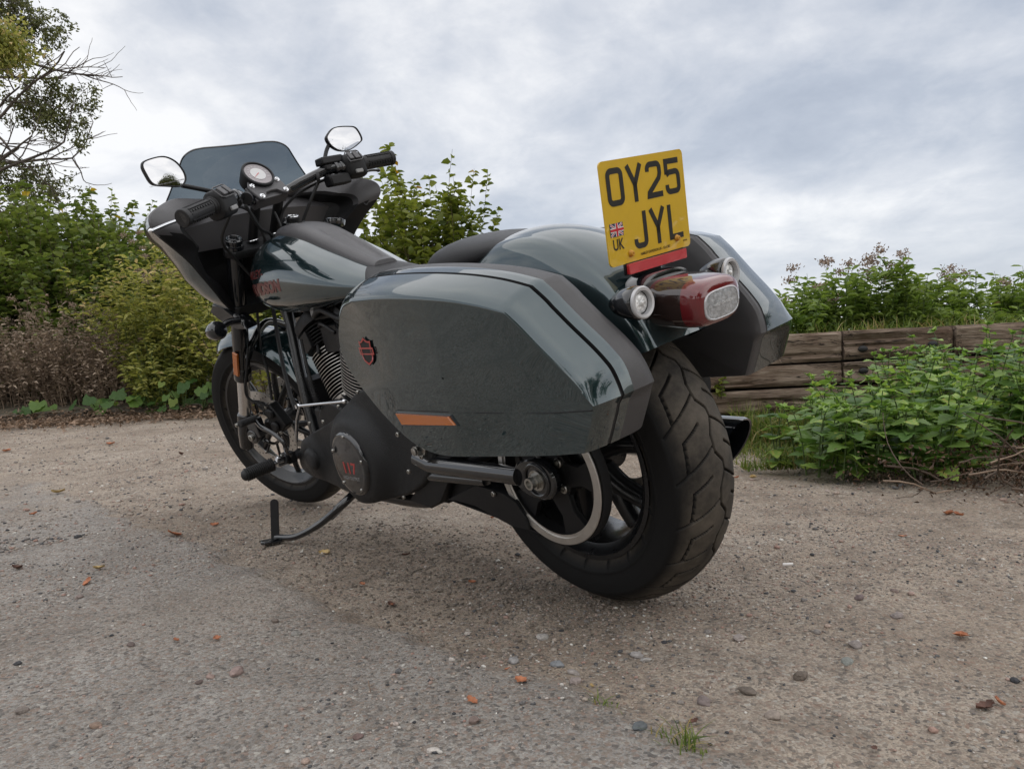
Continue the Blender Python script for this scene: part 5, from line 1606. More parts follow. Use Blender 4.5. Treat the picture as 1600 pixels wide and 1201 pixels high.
# single stones
STN = [(370, 1052, .016, (.27, .20, .18), 'pinkish angular stone lying nearest the lower left of the tarmac'), (329, 1058, .009, (.30, .22, .19), 'small pale brown stone left of the pinkish angular stone'),
 (311, 1067, .008, (.12, .09, .08), 'small dark red stone left of the pinkish angular stone'), (124, 934, .010, (.24, .19, .17), 'flat brown stone near the left edge level with the rear tyre'),
 (430, 971, .010, (.15, .12, .10), 'dark brown stone on the tarmac below the side stand'), (463, 991, .010, (.25, .24, .22), 'grey stone right of the dark brown stone on the tarmac'),
 (1155, 998, .013, (.30, .26, .24), 'pale angular stone right of the rear tyre in the dirt'), (1324, 1036, .014, (.22, .23, .21), 'greenish grey flat stone half buried in the dirt'),
 (1251, 1059, .014, (.13, .105, .085), 'dark brown lump of stone in the dirt'), (1169, 1082, .014, (.14, .115, .095), 'dark brown stone below the pale angular stone'),
 (1100, 1098, .013, (.19, .155, .145), 'brown stone in the dirt above the grass tuft'), (1207, 1120, .012, (.27, .225, .19), 'light brown stone with a pebble beside it'),
 (1402, 964, .012, (.25, .215, .20), 'grey brown stone left of the flat orange leaf'), (1343, 935, .012, (.16, .12, .115), 'purplish brown stone far right of the rear tyre'),
 (1397, 925, .011, (.21, .16, .14), 'flat reddish stone beyond the grey brown stone'), (1336, 1009, .013, (.23, .20, .185), 'long pinkish grey stone above the greenish grey one'),
 (848, 997, .012, (.33, .31, .29), 'pale grey stone in front of the rear tyre'), (803, 1034, .013, (.26, .25, .245), 'rounded grey stone beside the curled leaf'),
 (871, 1040, .012, (.21, .22, .23), 'bluish flat stone in the dirt in front of the rear tyre'), (899, 1066, .012, (.31, .26, .24), 'pinkish stone pair member at the tarmac edge'),
 (896, 1052, .011, (.30, .27, .25), 'pale stone just behind the pinkish stone at the tarmac edge'), (995, 1025, .012, (.31, .29, .28), 'pale smooth stone right below the rear tyre'),
 (1009, 1032, .010, (.33, .31, .29), 'small pale stone touching the smooth one below the rear tyre'), (740, 1127, .011, (.20, .15, .13), 'reddish brown stone on the tarmac below the two leaves'),
 (1000, 1137, .012, (.10, .11, .115), 'dark slate stone at the tarmac edge left of the grass tuft'), (677, 1174, .009, (.50, .46, .42), 'whitish stone low on the tarmac'),
 (1104, 1097, .009, (.17, .14, .12), 'small brown stone beside the brown stone above the grass tuft'), (560, 1152, .009, (.16, .11, .10), 'small dark red stone at the bottom of the tarmac'),
 (35, 1112, .011, (.20, .17, .15), 'brown stone close to the left edge of the tarmac'), (205, 1008, .009, (.13, .10, .09), 'small dark stone with a leaf above it on the left'),
 (516, 1128, .007, (.28, .26, .24), 'small grey stone low in the middle of the tarmac'), (150, 1135, .009, (.24, .17, .13), 'small rust coloured stone at the lower left')]
def noisy_stone(r):
    bm = bmesh.new(); bmesh.ops.create_icosphere(bm, subdivisions=3, radius=1)
    o = Vector((random.uniform(-9, 9),)*3); sq = Vector((1, random.uniform(.6, .85), random.uniform(.42, .6)))
    for v in bm.verts:
        d = v.co.normalized(); k = 1+.28*mnoise.noise(d*1.1+o)+.12*mnoise.noise(d*3+o)+.04*mnoise.noise(d*9+o)
        # facet the stone
        v.co = Vector((d.x*k*sq.x, d.y*k*sq.y, d.z*k*sq.z))*r
    me = bpy.data.meshes.new('stone'); bm.to_mesh(me); bm.free(); me.shade_smooth(); me.set_sharp_from_angle(angle=R(25))
    return me
for k, (px, py, r, c, lb) in enumerate(STN):
    me = noisy_stone(r); me.materials.append(mat('stone_%d' % k, c, .82, bump=1.0, bscale=220, var=.25, vscale=120))
    w = ground_at(px, py); zz = float(ground_z(np.array(w[0]), np.array(w[1])))
    w = ground_at(px, py, zz)
    o = obj('stone', me, label=lb, cat='stone', group='single stones on the ground')
    o.location = (w[0], w[1], zz+r*.22); o.rotation_euler = (random.uniform(-.2, .2), random.uniform(-.2, .2), random.uniform(0, 6))

# fallen leaves
def leaf_geo(L, W, curl, n=7, lobes=True):
    """crinkled leaf lying along +x with depth of its own"""
    rows = 9; V = []; Fc = []; 
    for i in range(rows):
        t = i/(rows-1); w = W*math.sin(math.pi*(t**.8))**.8*(1+(.35*math.sin(t*19) if lobes else 0))+.0004
        for j in range(n):
            u = (j/(n-1))*2-1
            V.append((L*(t-.5), w*u, curl*L*(abs(u)**1.6*.35+.25*(2*t-1)**2)+.02*L*math.sin(7*t+3*u)))
    for i in range(rows-1):
        for j in range(n-1): Fc.append((i*n+j, i*n+j+1, (i+1)*n+j+1, (i+1)*n+j))
    return V, Fc
LEAVES = [(272, 837, .060, 0, 'large torn orange leaf on the dirt left of the side stand'), (336, 822, .034, 0, 'orange leaf just left of the side stand foot'), (155, 890, .034, 1, 'pale tan leaf lying left of the torn orange leaf'), (137, 912, .034, 0, 'curled orange leaf on the tarmac at the left'),
 (27, 890, .036, 2, 'dark brown leaf at the left edge of the picture'), (52, 805, .032, 0, 'small rust leaf further back at the left'), (173, 695, .070, 0, 'orange leaf far back before the dead plants'), (283, 711, .050, 2, 'brown curled leaf far back before the big leaves'),
 (91, 771, .060, 1, 'pale yellow leaf on the sandy track at the left'), (10, 706, .090, 0, 'pink orange leaf far back at the left edge'), (276, 1003, .018, 0, 'small orange leaf on the tarmac above the pinkish stone'), (340, 1000, .022, 0, 'bright orange leaf on the tarmac beside the small one'),
 (814, 1066, .030, 0, 'curled orange leaf standing on the tarmac edge'), (738, 1098, .023, 0, 'flat orange leaf on the tarmac left of the curled one'), (793, 1048, .012, 0, 'tiny orange leaf scrap above the curled leaf'), (612, 947, .028, 2, 'long brown leaf in front of the gearbox'),
 (738, 912, .022, 0, 'narrow orange leaf left of the rear tyre'), (567, 915, .022, 0, 'orange leaf at the edge of the dark crumbs'), (769, 811, .022, 0, 'orange leaf under the belt guard'), (634, 869, .030, 2, 'brown leaf under the swing arm'),
 (508, 867, .046, 1, 'dry yellow leaf standing up under the side stand spring'), (611, 947, .012, 0, 'scrap of orange leaf beside the long brown leaf'), (1083, 1131, .020, 2, 'dark red leaf scrap near the grass tuft'), (1502, 997, .036, 0, 'flat salmon coloured leaf on the right'),
 (1539, 1109, .036, 2, 'dark red curled leaf at the lower right'), (1561, 1101, .022, 0, 'thin red leaf behind the dark curled one'), (1410, 840, .024, 0, 'small orange leaf before the nettles'), (1482, 805, .040, 0, 'orange leaf at the foot of the twig heap'), (1499, 808, .044, 0, 'second orange leaf at the foot of the twig heap, to the right'),
 (1177, 748, .040, 1, 'yellow leaf beside the left end of the nettles'), (1150, 748, .030, 0, 'rusty leaf beside the rear tyre and the nettles'), (1366, 1172, .014, 2, 'brown leaf scrap at the bottom right'), (925, 1075, .012, 1, 'pale leaf scrap on the tarmac edge')]
DL = [LF_DEAD, mat('tan_leaf', (.42, .30, .13), .6, var=.3, vscale=60, bump=.8, bscale=200), mat('brown_leaf', (.10, .045, .03), .6, var=.4, vscale=60, bump=.8, bscale=200)]
DL[0] = mat('orange_leaf', (.40, .155, .075), .6, var=.3, vscale=70, bump=.8, bscale=200)
for px, py, L_, kind_, lb in LEAVES:
    L_ *= .9
    V_, F_ = leaf_geo(L_, L_*random.uniform(.26, .36), random.uniform(.25, .6))
    g = G(); g.add(V_, F_); 
    me = bpy.data.meshes.new('fallen_leaf'); me.from_pydata(g.v, [], g.f); finish(me, 180, DL[kind_])
    w = ground_at(px, py); zz = float(ground_z(np.array(w[0]), np.array(w[1]))); w = ground_at(px, py, zz)
    o = obj('fallen_leaf', me, label=lb, cat='leaf', group='fallen leaves on the ground')
    o.location = (w[0], w[1], zz+.003+.04*L_); tl = .5 if 'stand' in lb or 'curled' in lb else .15
    o.rotation_euler = (random.uniform(-tl, tl), random.uniform(-.1, tl), random.uniform(0, 6))
g = G(); w = ground_at(1231, 885); g.tube([np.array([w[0], w[1], .006])-RH*.012, np.array([w[0], w[1], .006])+RH*.012], .0035, 12)
build('cigarette_end', g, mat('white_paper', (.75, .72, .70), .7), label='white cigarette end lying right of the rear tyre', cat='cigarette end')
g = G(); w = ground_at(577, 1075); g.tube(spline([np.array([w[0], w[1], .004])-FH*.02+RH*.006, np.array([w[0], w[1], .006]), np.array([w[0], w[1], .004])+FH*.02-RH*.005], 4), .0009, 6)
build('twig', g, TWIG, label='short pale twig lying alone on the tarmac', cat='twig')

# ------------------------------------------------------------------ retaining wall of sleepers
WD = 4.30
def wall_pt(s, z, d=0.0): p = cd_xy(WD+d+.015*math.sin(s*1.3), s); return np.array([p[0], p[1], z])
def wood_mat():
    m, n, l, p = _new('weathered_sleeper')
    tc = n.new('ShaderNodeTexCoord'); mp = n.new('ShaderNodeMapping'); mp.inputs['Scale'].default_value = (4.5, 34, 34)
    l.new(tc.outputs['Object'], mp.inputs[0])
    t = n.new('ShaderNodeTexNoise'); t.inputs['Scale'].default_value = 1.7; t.inputs['Detail'].default_value = 9; t.inputs['Roughness'].default_value = .68; t.inputs['Distortion'].default_value = .5
    l.new(mp.outputs[0], t.inputs['Vector'])
    r = n.new('ShaderNodeValToRGB'); e = r.color_ramp.elements
    pal = [(.27, (.075, .055, .042)), (.42, (.170, .130, .102)), (.55, (.235, .190, .152)), (.74, (.33, .285, .240))]
    while len(e) < 4: e.new(.5)
    for q, (ps, c) in zip(e, pal): q.position = ps; q.color = (*c, 1)
    l.new(t.outputs[0], r.inputs[0])
    t2 = n.new('ShaderNodeTexNoise'); t2.inputs['Scale'].default_value = 3.3; t2.inputs['Detail'].default_value = 5; l.new(tc.outputs['Object'], t2.inputs['Vector'])
    rr = n.new('ShaderNodeValToRGB'); rr.color_ramp.elements[0].position = .35; rr.color_ramp.elements[0].color = (.5, .40, .34, 1); rr.color_ramp.elements[1].position = .62; rr.color_ramp.elements[1].color = (1.1, 1.05, 1, 1)
    l.new(t2.outputs[0], rr.inputs[0])
    mx = n.new('ShaderNodeMix'); mx.data_type = 'RGBA'; mx.blend_type = 'MULTIPLY'; mx.inputs[0].default_value = 1
    l.new(r.outputs[0], mx.inputs[6]); l.new(rr.outputs[0], mx.inputs[7])
    m3 = n.new('ShaderNodeMapping'); m3.inputs['Scale'].default_value = (.9, 13, 13); l.new(tc.outputs['Object'], m3.inputs[0])
    t3 = n.new('ShaderNodeTexNoise'); t3.inputs['Scale'].default_value = 1.5; t3.inputs['Detail'].default_value = 4; t3.inputs['Distortion'].default_value = .8; l.new(m3.outputs[0], t3.inputs['Vector'])
    ab = n.new('ShaderNodeMath'); ab.operation = 'SUBTRACT'; ab.inputs[1].default_value = .5; l.new(t3.outputs[0], ab.inputs[0])
    a2 = n.new('ShaderNodeMath'); a2.operation = 'ABSOLUTE'; l.new(ab.outputs[0], a2.inputs[0])
    a3 = n.new('ShaderNodeMapRange'); a3.inputs['From Min'].default_value = .003; a3.inputs['From Max'].default_value = .016; l.new(a2.outputs[0], a3.inputs[0])
    m4 = n.new('ShaderNodeMix'); m4.data_type = 'RGBA'; l.new(a3.outputs[0], m4.inputs[0]); m4.inputs[6].default_value = (.018, .013, .010, 1); l.new(mx.outputs[2], m4.inputs[7])
    l.new(m4.outputs[2], p.inputs['Base Color'])
    p.inputs['Roughness'].default_value = .85; p.inputs['Specular IOR Level'].default_value = .25
    bp = n.new('ShaderNodeBump'); bp.inputs['Strength'].default_value = 1; bp.inputs['Distance'].default_value = .012; l.new(t.outputs[0], bp.inputs['Height']); l.new(bp.outputs[0], p.inputs['Normal'])
    return m
WOOD = wood_mat()
WALL = empty('sleeper_wall', tuple(wall_pt(1.8, 0)), label='low weathered wall of stacked timber sleepers behind the nettles', cat='wall')
wang = math.atan2(RH[1], RH[0])
def sleeper(s0, s1, z0, z1, dd):
    L_ = s1-s0; h = z1-z0; nx0 = max(6, int(L_/.03)); nz = 9
    V = []; F_ = []; sd_ = random.uniform(0, 50)
    cracks = [(random.uniform(.15, .85), random.uniform(.3, 1.0)*L_, random.uniform(0, L_)) for _ in range(4)]
    for i in range(nx0+1):
        x = L_*i/nx0
        for j in range(nz+1):
            v = j/nz; z = h*v
            e = min(v, 1-v); rnd_ = -.012*(1-min(1, e/.12))**2
            y = .006*float(vnoise(x+sd_, z*9, 3, 31))+.004*float(vnoise(x*2+sd_, z*70, 3, 33))+rnd_
            for cv, cl, cx0 in cracks:
                if abs(x-cx0) < cl/2 and abs(v-cv-.04*math.sin(x*5+cv*9)) < .07: y -= .012
            if i in (0, nx0): y -= .01
            zz = z+(.005*float(vnoise(x+sd_, 0, 2.5, 35)) if j in (0, nz) else 0)
            V.append((x-L_/2, y+.0, zz))
    for i in range(nx0):
        for j in range(nz):
            a = i*(nz+1)+j; F_.append((a, a+nz+1, a+nz+2, a+1))
    n0 = len(V)
    # top, bottom, ends, back
    for i in range(nx0+1):
        t = V[i*(nz+1)+nz]; b = V[i*(nz+1)]
        V.append((t[0], -.22, t[2])); V.append((b[0], -.22, b[2]))
    for i in range(nx0):
        a = i*(nz+1); F_.append((a+nz, a+nz+nz+1, n0+2*i+2, n0+2*i)); F_.append((a, n0+2*i+1, n0+2*i+3, a+nz+1)); F_.append((n0+2*i, n0+2*i+2, n0+2*i+3, n0+2*i+1))
    F_.append(tuple(range(nz, -1, -1))+(n0+1, n0)); q = nx0*(nz+1); F_.append(tuple(q+k for k in range(nz+1))+(n0+2*nx0, n0+2*nx0+1))
    g = G(); g.add(V, F_)
    me = bpy.data.meshes.new('sleeper'); me.from_pydata(g.v, [], g.f); finish(me, 40, WOOD)
    o = obj('sleeper', me, WALL)
    p = wall_pt((s0+s1)/2, z0, dd)
    # local +y faces the camera
    o.matrix_world = Matrix.Translation(Vector(p))@Matrix.Rotation(wang, 4, 'Z')
    o.matrix_local = WALL.matrix_world.inverted()@o.matrix_world if False else Matrix.Translation(Vector(p)-WALL.location)@Matrix.Rotation(wang+math.pi, 4, 'Z')
    return o
courses = [(-.03, .118, [-.9, .4, 2.3, 4.6], .012), (.130, .252, [-.6, 1.0, 3.4, 5.6], .02), (.268, .384, [-.2, 1.83, 2.95, 5.2], .006), (.398, .557, [-.5, 1.83, 2.44, 3.9, 5.8], .0)]
for z0, z1, js, dd in courses:
    for a, b in zip(js[:-1], js[1:]): sleeper(a+.006, b-.006, z0, z1, dd)
for (s_, z_) in ((1.93, .455), (2.31, .462), (1.93, .335)):
    g = G(); p = wall_pt(s_, z_, -.012); g.ell(p, (.028, .012, .018), 16, 8, rot=np.array([[math.cos(wang), -math.sin(wang), 0], [math.sin(wang), math.cos(wang), 0], [0, 0, 1]]))
    g.v = [tuple(np.array(v)-np.array(WALL.location)) for v in g.v]
    build('bolt_hole', g, DARK, WALL)

# raised bank behind the wall and beyond the left verge
def bank_mesh(name, fn, Ds, Ss, m):
    V = []; 
    for D in Ds:
        for s in Ss:
            p = cd_xy(D, s); V.append((p[0], p[1], fn(D, s)))
    nD, nS = len(Ds), len(Ss); i = np.arange(nD-1)[:, None]; j = np.arange(nS-1)[None]; a = i*nS+j
    F_ = np.stack([a, a+nS, a+nS+1, a+1], -1).reshape(-1, 4)
    return obj(name, np_mesh(name, V, F_, m), kind='structure')
SOIL = mat('bank_soil', (.075, .062, .040), .95, bump=1, bscale=40, var=.5, vscale=5)
def f_right(D, s):
    t = min(1, max(0, (D-4.42)/.25)); 
    return (.50 if D > 4.40 else .3)*1.0+.03*float(vnoise(D, s, 1.5, 41))*t-.07*max(0, D-6)*.6
bank_mesh('bank', f_right, np.linspace(4.42, 16, 40), np.linspace(-.45, 16, 60), SOIL)
def f_left(D, s):
    d0 = 8.9+.10*s
    t = max(0, D-d0-.16)
    if D < d0+.12: return -.05
    return .10+.10*min(t, 1.2)+.15*max(0, min(t-1, 5))+.03*float(vnoise(D, s, 1.2, 43))
bank_mesh('verge', f_left, np.linspace(8.0, 24, 70), np.linspace(-18, 1.5, 70), SOIL)

# ------------------------------------------------------------------ vegetation helpers
def leaf_quads(P, D, N, L, W, fold=.25, shape='ovate'):
    """P base points, D directions, N face normals, L,W arrays -> V,F (each leaf 6 verts, 4 tris)"""
    D = D/np.linalg.norm(D, axis=1, keepdims=True)
    S = np.cross(D, N); S /= np.linalg.norm(S, axis=1, keepdims=True)+1e-9
    N = np.cross(S, D)
    n = len(P); L = L[:, None]; W = W[:, None]
    mid = P+D*L*.45-N*L*.06
    V = np.stack([P, P+D*L*.33+S*W*.5+N*W*fold, mid, P+D*L*.33-S*W*.5+N*W*fold, P+D*L*.75+S*W*.30+N*W*fold*.4, P+D*L*.75-S*W*.30+N*W*fold*.4, P+D*L-N*L*.16], 1)
    F_ = np.array([(0, 1, 2), (0, 2, 3), (1, 4, 2), (2, 5, 3), (4, 6, 2), (2, 6, 5)])
    F_ = (F_[None]+(np.arange(n)*7)[:, None, None]).reshape(-1, 3)
    return V.reshape(-1, 3), F_
def leaves_obj(name, P, D, N, L, W, m, parent=None, rnd=None, **k):
    V, F_ = leaf_quads(P, D, N, L, W)
    r = rng.random(len(P)) if rnd is None else rnd
    me = np_mesh(name, V, F_, m, np.repeat(r, 7), smooth=False)
    return obj(name, me, parent, **k)
def unit(v): return v/(np.linalg.norm(v, axis=-1, keepdims=True)+1e-9)
def tubes_np(paths, radii, n=5):
    """many thin tapering tubes in one mesh"""
    Vs = []; Fs = []; o = 0
    for Pp, rr in zip(paths, radii):
        Pp = np.asarray(Pp); m = len(Pp)
        T_ = unit(np.gradient(Pp, axis=0)); a = np.array([1.0, 0, 0]) if abs(T_[0][0]) < .8 else np.array([0, 1.0, 0])
        U_ = unit(np.cross(T_, a)); W_ = np.cross(T_, U_)
        an = np.arange(n)*2*np.pi/n
        ring = Pp[:, None]+(U_[:, None]*np.cos(an)[None, :, None]+W_[:, None]*np.sin(an)[None, :, None])*np.asarray(rr)[:, None, None]
        Vs.append(ring.reshape(-1, 3))
        i = np.arange(m-1)[:, None]*n; j = np.arange(n)[None]; j2 = (j+1) % n
        Fs.append(np.stack([o+i+j, o+i+j2, o+i+n+j2, o+i+n+j], -1).reshape(-1, 4)); o += m*n
    return np.concatenate(Vs), np.concatenate(Fs)
def shoot_path(base, d, length, bend, seg=8, gravity=0.0):
    P = [np.array(base, float)]; d = d/np.linalg.norm(d)
    for k in range(seg):
        d = d+bend*rng.normal(0, 1, 3)+np.array([0, 0, -gravity]); d /= np.linalg.norm(d)
        P.append(P[-1]+d*length/seg)
    return np.array(P)
def shrub(name, base, rad, height, nsh, leafL, m, label, cat='shrub', group=None, density=26, spread=.55, topvar=.35, stemr=.008, stemm=STEMB, side=1, wl=.72, low=.05, rx=None, droop=.35, ry=1.0, lift=.45):
    """many upright shoots carrying alternate leaves; crown outline is uneven because shoots differ in length"""
    o = empty(name, tuple(base), label=label, cat=cat, group=group)
    paths = []; radii = []; LP = []; LDr = []
    for k in range(nsh):
        a = rng.uniform(0, 2*np.pi); q = math.sqrt(rng.random())
        b = np.array([math.cos(a)*q*rad*.7, math.sin(a)*q*rad*ry*.7, 0])
        out = np.array([math.cos(a), math.sin(a), 0])*q*spread*rng.uniform(.5, 1.3)
        h = height*(1-topvar*rng.random()**1.2)*(1-.30*q*q)
        P_ = shoot_path(b, np.array([0, 0, 1.0])+out, h*(1+.25*q), .05, 9)
        paths.append(P_); radii.append(np.linspace(stemr, stemr*.25, len(P_)))
        subs = [P_]
        for b2 in range(int(3*side)):
            t = rng.uniform(.25, .8); i = int(t*9); d2 = unit(P_[i+1]-P_[i])+rng.normal(0, .55, 3)+np.array([0, 0, .15])
            S_ = shoot_path(P_[i], d2, h*rng.uniform(.18, .38), .08, 5); subs.append(S_); paths.append(S_); radii.append(np.linspace(stemr*.5, stemr*.2, len(S_)))
        for S_ in subs:
            L_ = np.linalg.norm(np.diff(S_, axis=0), axis=1).sum(); nl = max(4, int(L_*density))
            t = np.sort(rng.random(nl))**.85*(len(S_)-1.001); i = t.astype(int); f = (t-i)[:, None]
            pp = S_[i]*(1-f)+S_[i+1]*f; tg = unit(S_[i+1]-S_[i])
            ph = np.arange(nl)*2.4+rng.uniform(0, 6); rd = np.stack([np.cos(ph), np.sin(ph), np.zeros(nl)], 1)
            keepi = pp[:, 2] > height*low
            LP.append(pp[keepi]); LDr.append((rd+tg*lift-np.array([0, 0, droop])*rng.random((nl, 1)))[keepi])
    V_, F_ = tubes_np(paths, radii, 4)
    obj('stems', np_mesh('stems', V_, F_, stemm), o, kind='stuff')
    P_ = np.concatenate(LP); D_ = np.concatenate(LDr)
    n = len(P_); D_ = D_+rng.normal(0, .25, (n, 3)); N_ = np.array([0, 0, 1.0])+rng.normal(0, .45, (n, 3))
    L_ = leafL*rng.uniform(.6, 1.2, n); W_ = L_*wl*rng.uniform(.85, 1.15, n)
    hgt = P_[:, 2]/height
    r = np.clip(rng.random(n)*.75+.22*hgt+.12*vnoise(P_[:, 0]+base[0], P_[:, 1]+P_[:, 2], 2.2, 51), 0, 1)
    leaves_obj('foliage', P_, D_, N_, L_, W_, m, o, r, kind='stuff')
    return o

rng = np.random.default_rng(21)
# hazel hedge on the left, far behind the verge
for D, s, h, rd_, ns, lb in [(11.4, -7.7, 3.0, 1.4, 130, 'tall hazel bush at the left edge of the picture under the bare tree'), (11.8, -6.3, 2.75, 1.2, 120, 'tall hazel bush with the highest rounded top at the left'),
        (11.2, -5.2, 2.2, 1.0, 100, 'hazel bush left of the fairing'), (11.6, -4.3, 1.75, 1.0, 80, 'hazel bush partly hidden by the fairing'), (10.8, -5.8, 1.9, 1.1, 90, 'lower hazel bush in front of the tall ones'), (12.2, -2.6, 1.6, 1.2, 60, 'low hazel bush seen through the gaps of the front wheel'), (10.6, -7.7, 1.7, 1.0, 70, 'low hazel bush at the far left behind the dead plants')]:
    b = cd_xy(D, s); b[2] = .35
    shrub('hazel_bush', b, rd_, h, ns, .105, LF_HEDGE, lb, 'bush', 'hazel bushes behind the verge', density=29, spread=.42, side=1.4, wl=.8, topvar=.25)
# bush in the gap between fairing and seat
for D, s, h, rd_, ns, lb in [(8.2, -1.14, 2.0, .40, 36, 'young bush with upright leafy shoots right of the fairing'), (8.0, -.72, 2.15, .42, 48, 'tallest young bush with upright leafy shoots behind the tank'), (8.4, -.38, 1.42, .25, 12, 'small leafy bush behind the pillion seat'), (8.8, .02, 1.5, .42, 20, 'low bush of which only the shoot tips show over the rear mudguard')]:
    b = cd_xy(D, s); b[2] = .35
    shrub('young_bush', b, rd_, h, ns, .085, LF_BUSH, lb, 'bush', 'young bushes behind the motorcycle', density=40, spread=.30, side=.8, wl=.85, topvar=.45, stemr=.006)
for D, s, h, lb in [(7.4, -1.5, .9, 'low green scrub seen under the tank'), (7.2, -.9, .8, 'low green scrub hidden behind the engine'), (8.4, -2.4, 1.1, 'green scrub seen between fork and tank')]:
    b = cd_xy(D, s); b[2] = .0
    shrub('green_scrub', b, .6, h+.3, 40, .07, LF_YEL, lb, 'bush', 'scrub behind the front wheel', density=30, spread=.5)

rng = np.random.default_rng(22)
# yellowing tall weeds and withered ones along the verge
def weeds(name, D, s, rad, h, n, leafL, m, lb, group, heads=0, stemm=STEMG, density=45, wl=.38, cat='plant', z=.08, side=1.4, ry=1.0):
    b = cd_xy(D, s); b[2] = z
    o = shrub(name, b, rad, h, n, leafL, m, lb, cat, group, density=density, spread=.35, topvar=.45, stemr=.004, stemm=stemm, side=side, wl=wl, droop=.6, ry=ry)
    if heads:
        P_ = []; 
        for k in range(heads):
            a = rng.uniform(0, 6.28); q = math.sqrt(rng.random())*rad*1.05
            c = np.array([math.cos(a)*q, math.sin(a)*q*ry, h*rng.uniform(.72, 1.08)])
            P_.append(c+rng.normal(0, 1, (70, 3))*np.array([.022, .022, .014]))
        P_ = np.concatenate(P_); n_ = len(P_)
        leaves_obj('seed_heads', P_, rng.normal(0, 1, (n_, 3))+[0, 0, .6], rng.normal(0, 1, (n_, 3)), np.full(n_, .016), np.full(n_, .010), LF_SEED, o, kind='stuff')
    return o
for D, s, r_, h, n, hd, lb in [(9.1, -4.02, .34, 1.95, 50, 22, 'yellow green hemp agrimony with pale seed heads left of the front wheel'), (9.2, -3.62, .32, 1.75, 46, 8, 'yellow green weeds right behind the front tyre'), (9.5, -4.45, .25, 1.55, 26, 10, 'hemp agrimony with pale fluffy heads beside the dead plants'), (8.8, -3.9, .35, .85, 34, 2, 'lower yellowing weeds in front of the agrimony')]:
    weeds('yellowing_weed', D, s, r_, h, n, .085, LF_YEL, lb, 'yellowing weeds on the verge', hd, density=30)
STEMD = mat('dead_stem', (.20, .145, .10), .75, var=.4, vscale=9)
for D, s, r_, h, n, hd, lb in [(9.3, -5.15, .45, 1.35, 80, 7, 'withered brown plants left of the yellow weeds'), (9.3, -5.9, .48, 1.25, 80, 7, 'withered brown plants in the middle of the verge'), (9.5, -6.6, .5, 1.35, 80, 8, 'withered brown plants near the left edge'), (9.6, -7.2, .4, 1.25, 60, 5, 'withered brown plants at the very left edge'), (9.1, -4.6, .36, 1.15, 60, 4, 'short withered stems before the seed heads')]:
    weeds('withered_plant', D, s, r_, h, n, .055, LF_BROWN, lb, 'withered plants on the verge', hd, STEMD, 19, .45, side=2.6)
for D, s, h, lb in [(9.8, -6.9, 1.55, 'green weeds behind the withered plants at the left'), (9.9, -5.6, 1.45, 'green weeds behind the withered plants in the middle')]:
    weeds('green_weed', D, s, .5, h, 34, .09, LF_HEDGE, lb, 'green weeds on the verge', 4)

rng = np.random.default_rng(23)
# large leaves at the foot of the verge: every leaf a part
def big_leaf_mesh(var):
    n = 20; V = [(0, 0, .0)]; F_ = []
    for ring in (.5, 1.0):
        for k in range(n):
            a = 2*math.pi*k/n; cut = .55 if abs(a-math.pi) < .35 else 1
            r = ring*cut*(1+.14*math.sin(3*a+var)+.09*math.sin(7*a+var*2))
            V.append((r*math.cos(a), r*math.sin(a)*.92, .10*ring+.06*math.sin(7*a+var)*ring-.14*ring*ring*abs(math.cos(a+var))))
    for k in range(n):
        k2 = (k+1) % n; F_.append((0, 1+k, 1+k2)); F_.append((1+k, 1+n+k, 1+n+k2)); F_.append((1+k, 1+n+k2, 1+k2))
    V = np.array(V); me = np_mesh('leaf', V, np.array(F_), LF_BIG, np.full(len(V), rng.random()))
    return me
BLM = [big_leaf_mesh(v*1.7) for v in range(8)]
BIGP = [(155, 628, .55, 'butterbur plant with upright pale leaves left of the centre of the verge'), (200, 622, .5, 'butterbur plant before the withered stems'), (248, 632, .45, 'butterbur plant with yellow leaves lying on the ground'), (285, 612, .7, 'butterbur plant with large grey green leaves by the front tyre'), (318, 640, .6, 'butterbur plant with drooping leaves touching the front tyre in the picture'), (40, 612, .4, 'small bright green plant at the left edge of the verge')]
for px, py, h, lb in BIGP:
    base = ground_at(px, py+18)
    D = 8.6; q = depth_pt(px, py+16, D); base = np.array([q[0], q[1], .0])
    o = empty('butterbur', tuple(base), label=lb, cat='plant', group='butterbur plants at the foot of the verge')
    paths = []
    for k in range(9):
        a = rng.uniform(0, 6.28); rr = rng.uniform(.04, .30); hh = h*.5*rng.uniform(.15, 1.0)
        tip = np.array([math.cos(a)*rr, math.sin(a)*rr, hh+.03])
        paths.append(np.array([[0, 0, 0], tip*[.5, .5, .7], tip]))
        lf = obj('leaf', BLM[rng.integers(8)], o)
        sc = rng.uniform(.035, .095)
        d = -FH*1.0+np.array([math.cos(a), math.sin(a), 0])*.6
        lf.matrix_local = Matrix.Translation(Vector(tip))@Matrix.Rotation(math.atan2(d[1], d[0]), 4, 'Z')@Matrix.Rotation(R(rng.uniform(15, 70)), 4, 'Y')@Matrix.Rotation(rng.uniform(-.4, .4), 4, 'X')@Matrix.Scale(sc, 4)
    V_, F_ = tubes_np(paths, [np.full(3, .005)]*len(paths), 5)
    obj('stalks', np_mesh('stalks', V_, F_, STEMG), o)

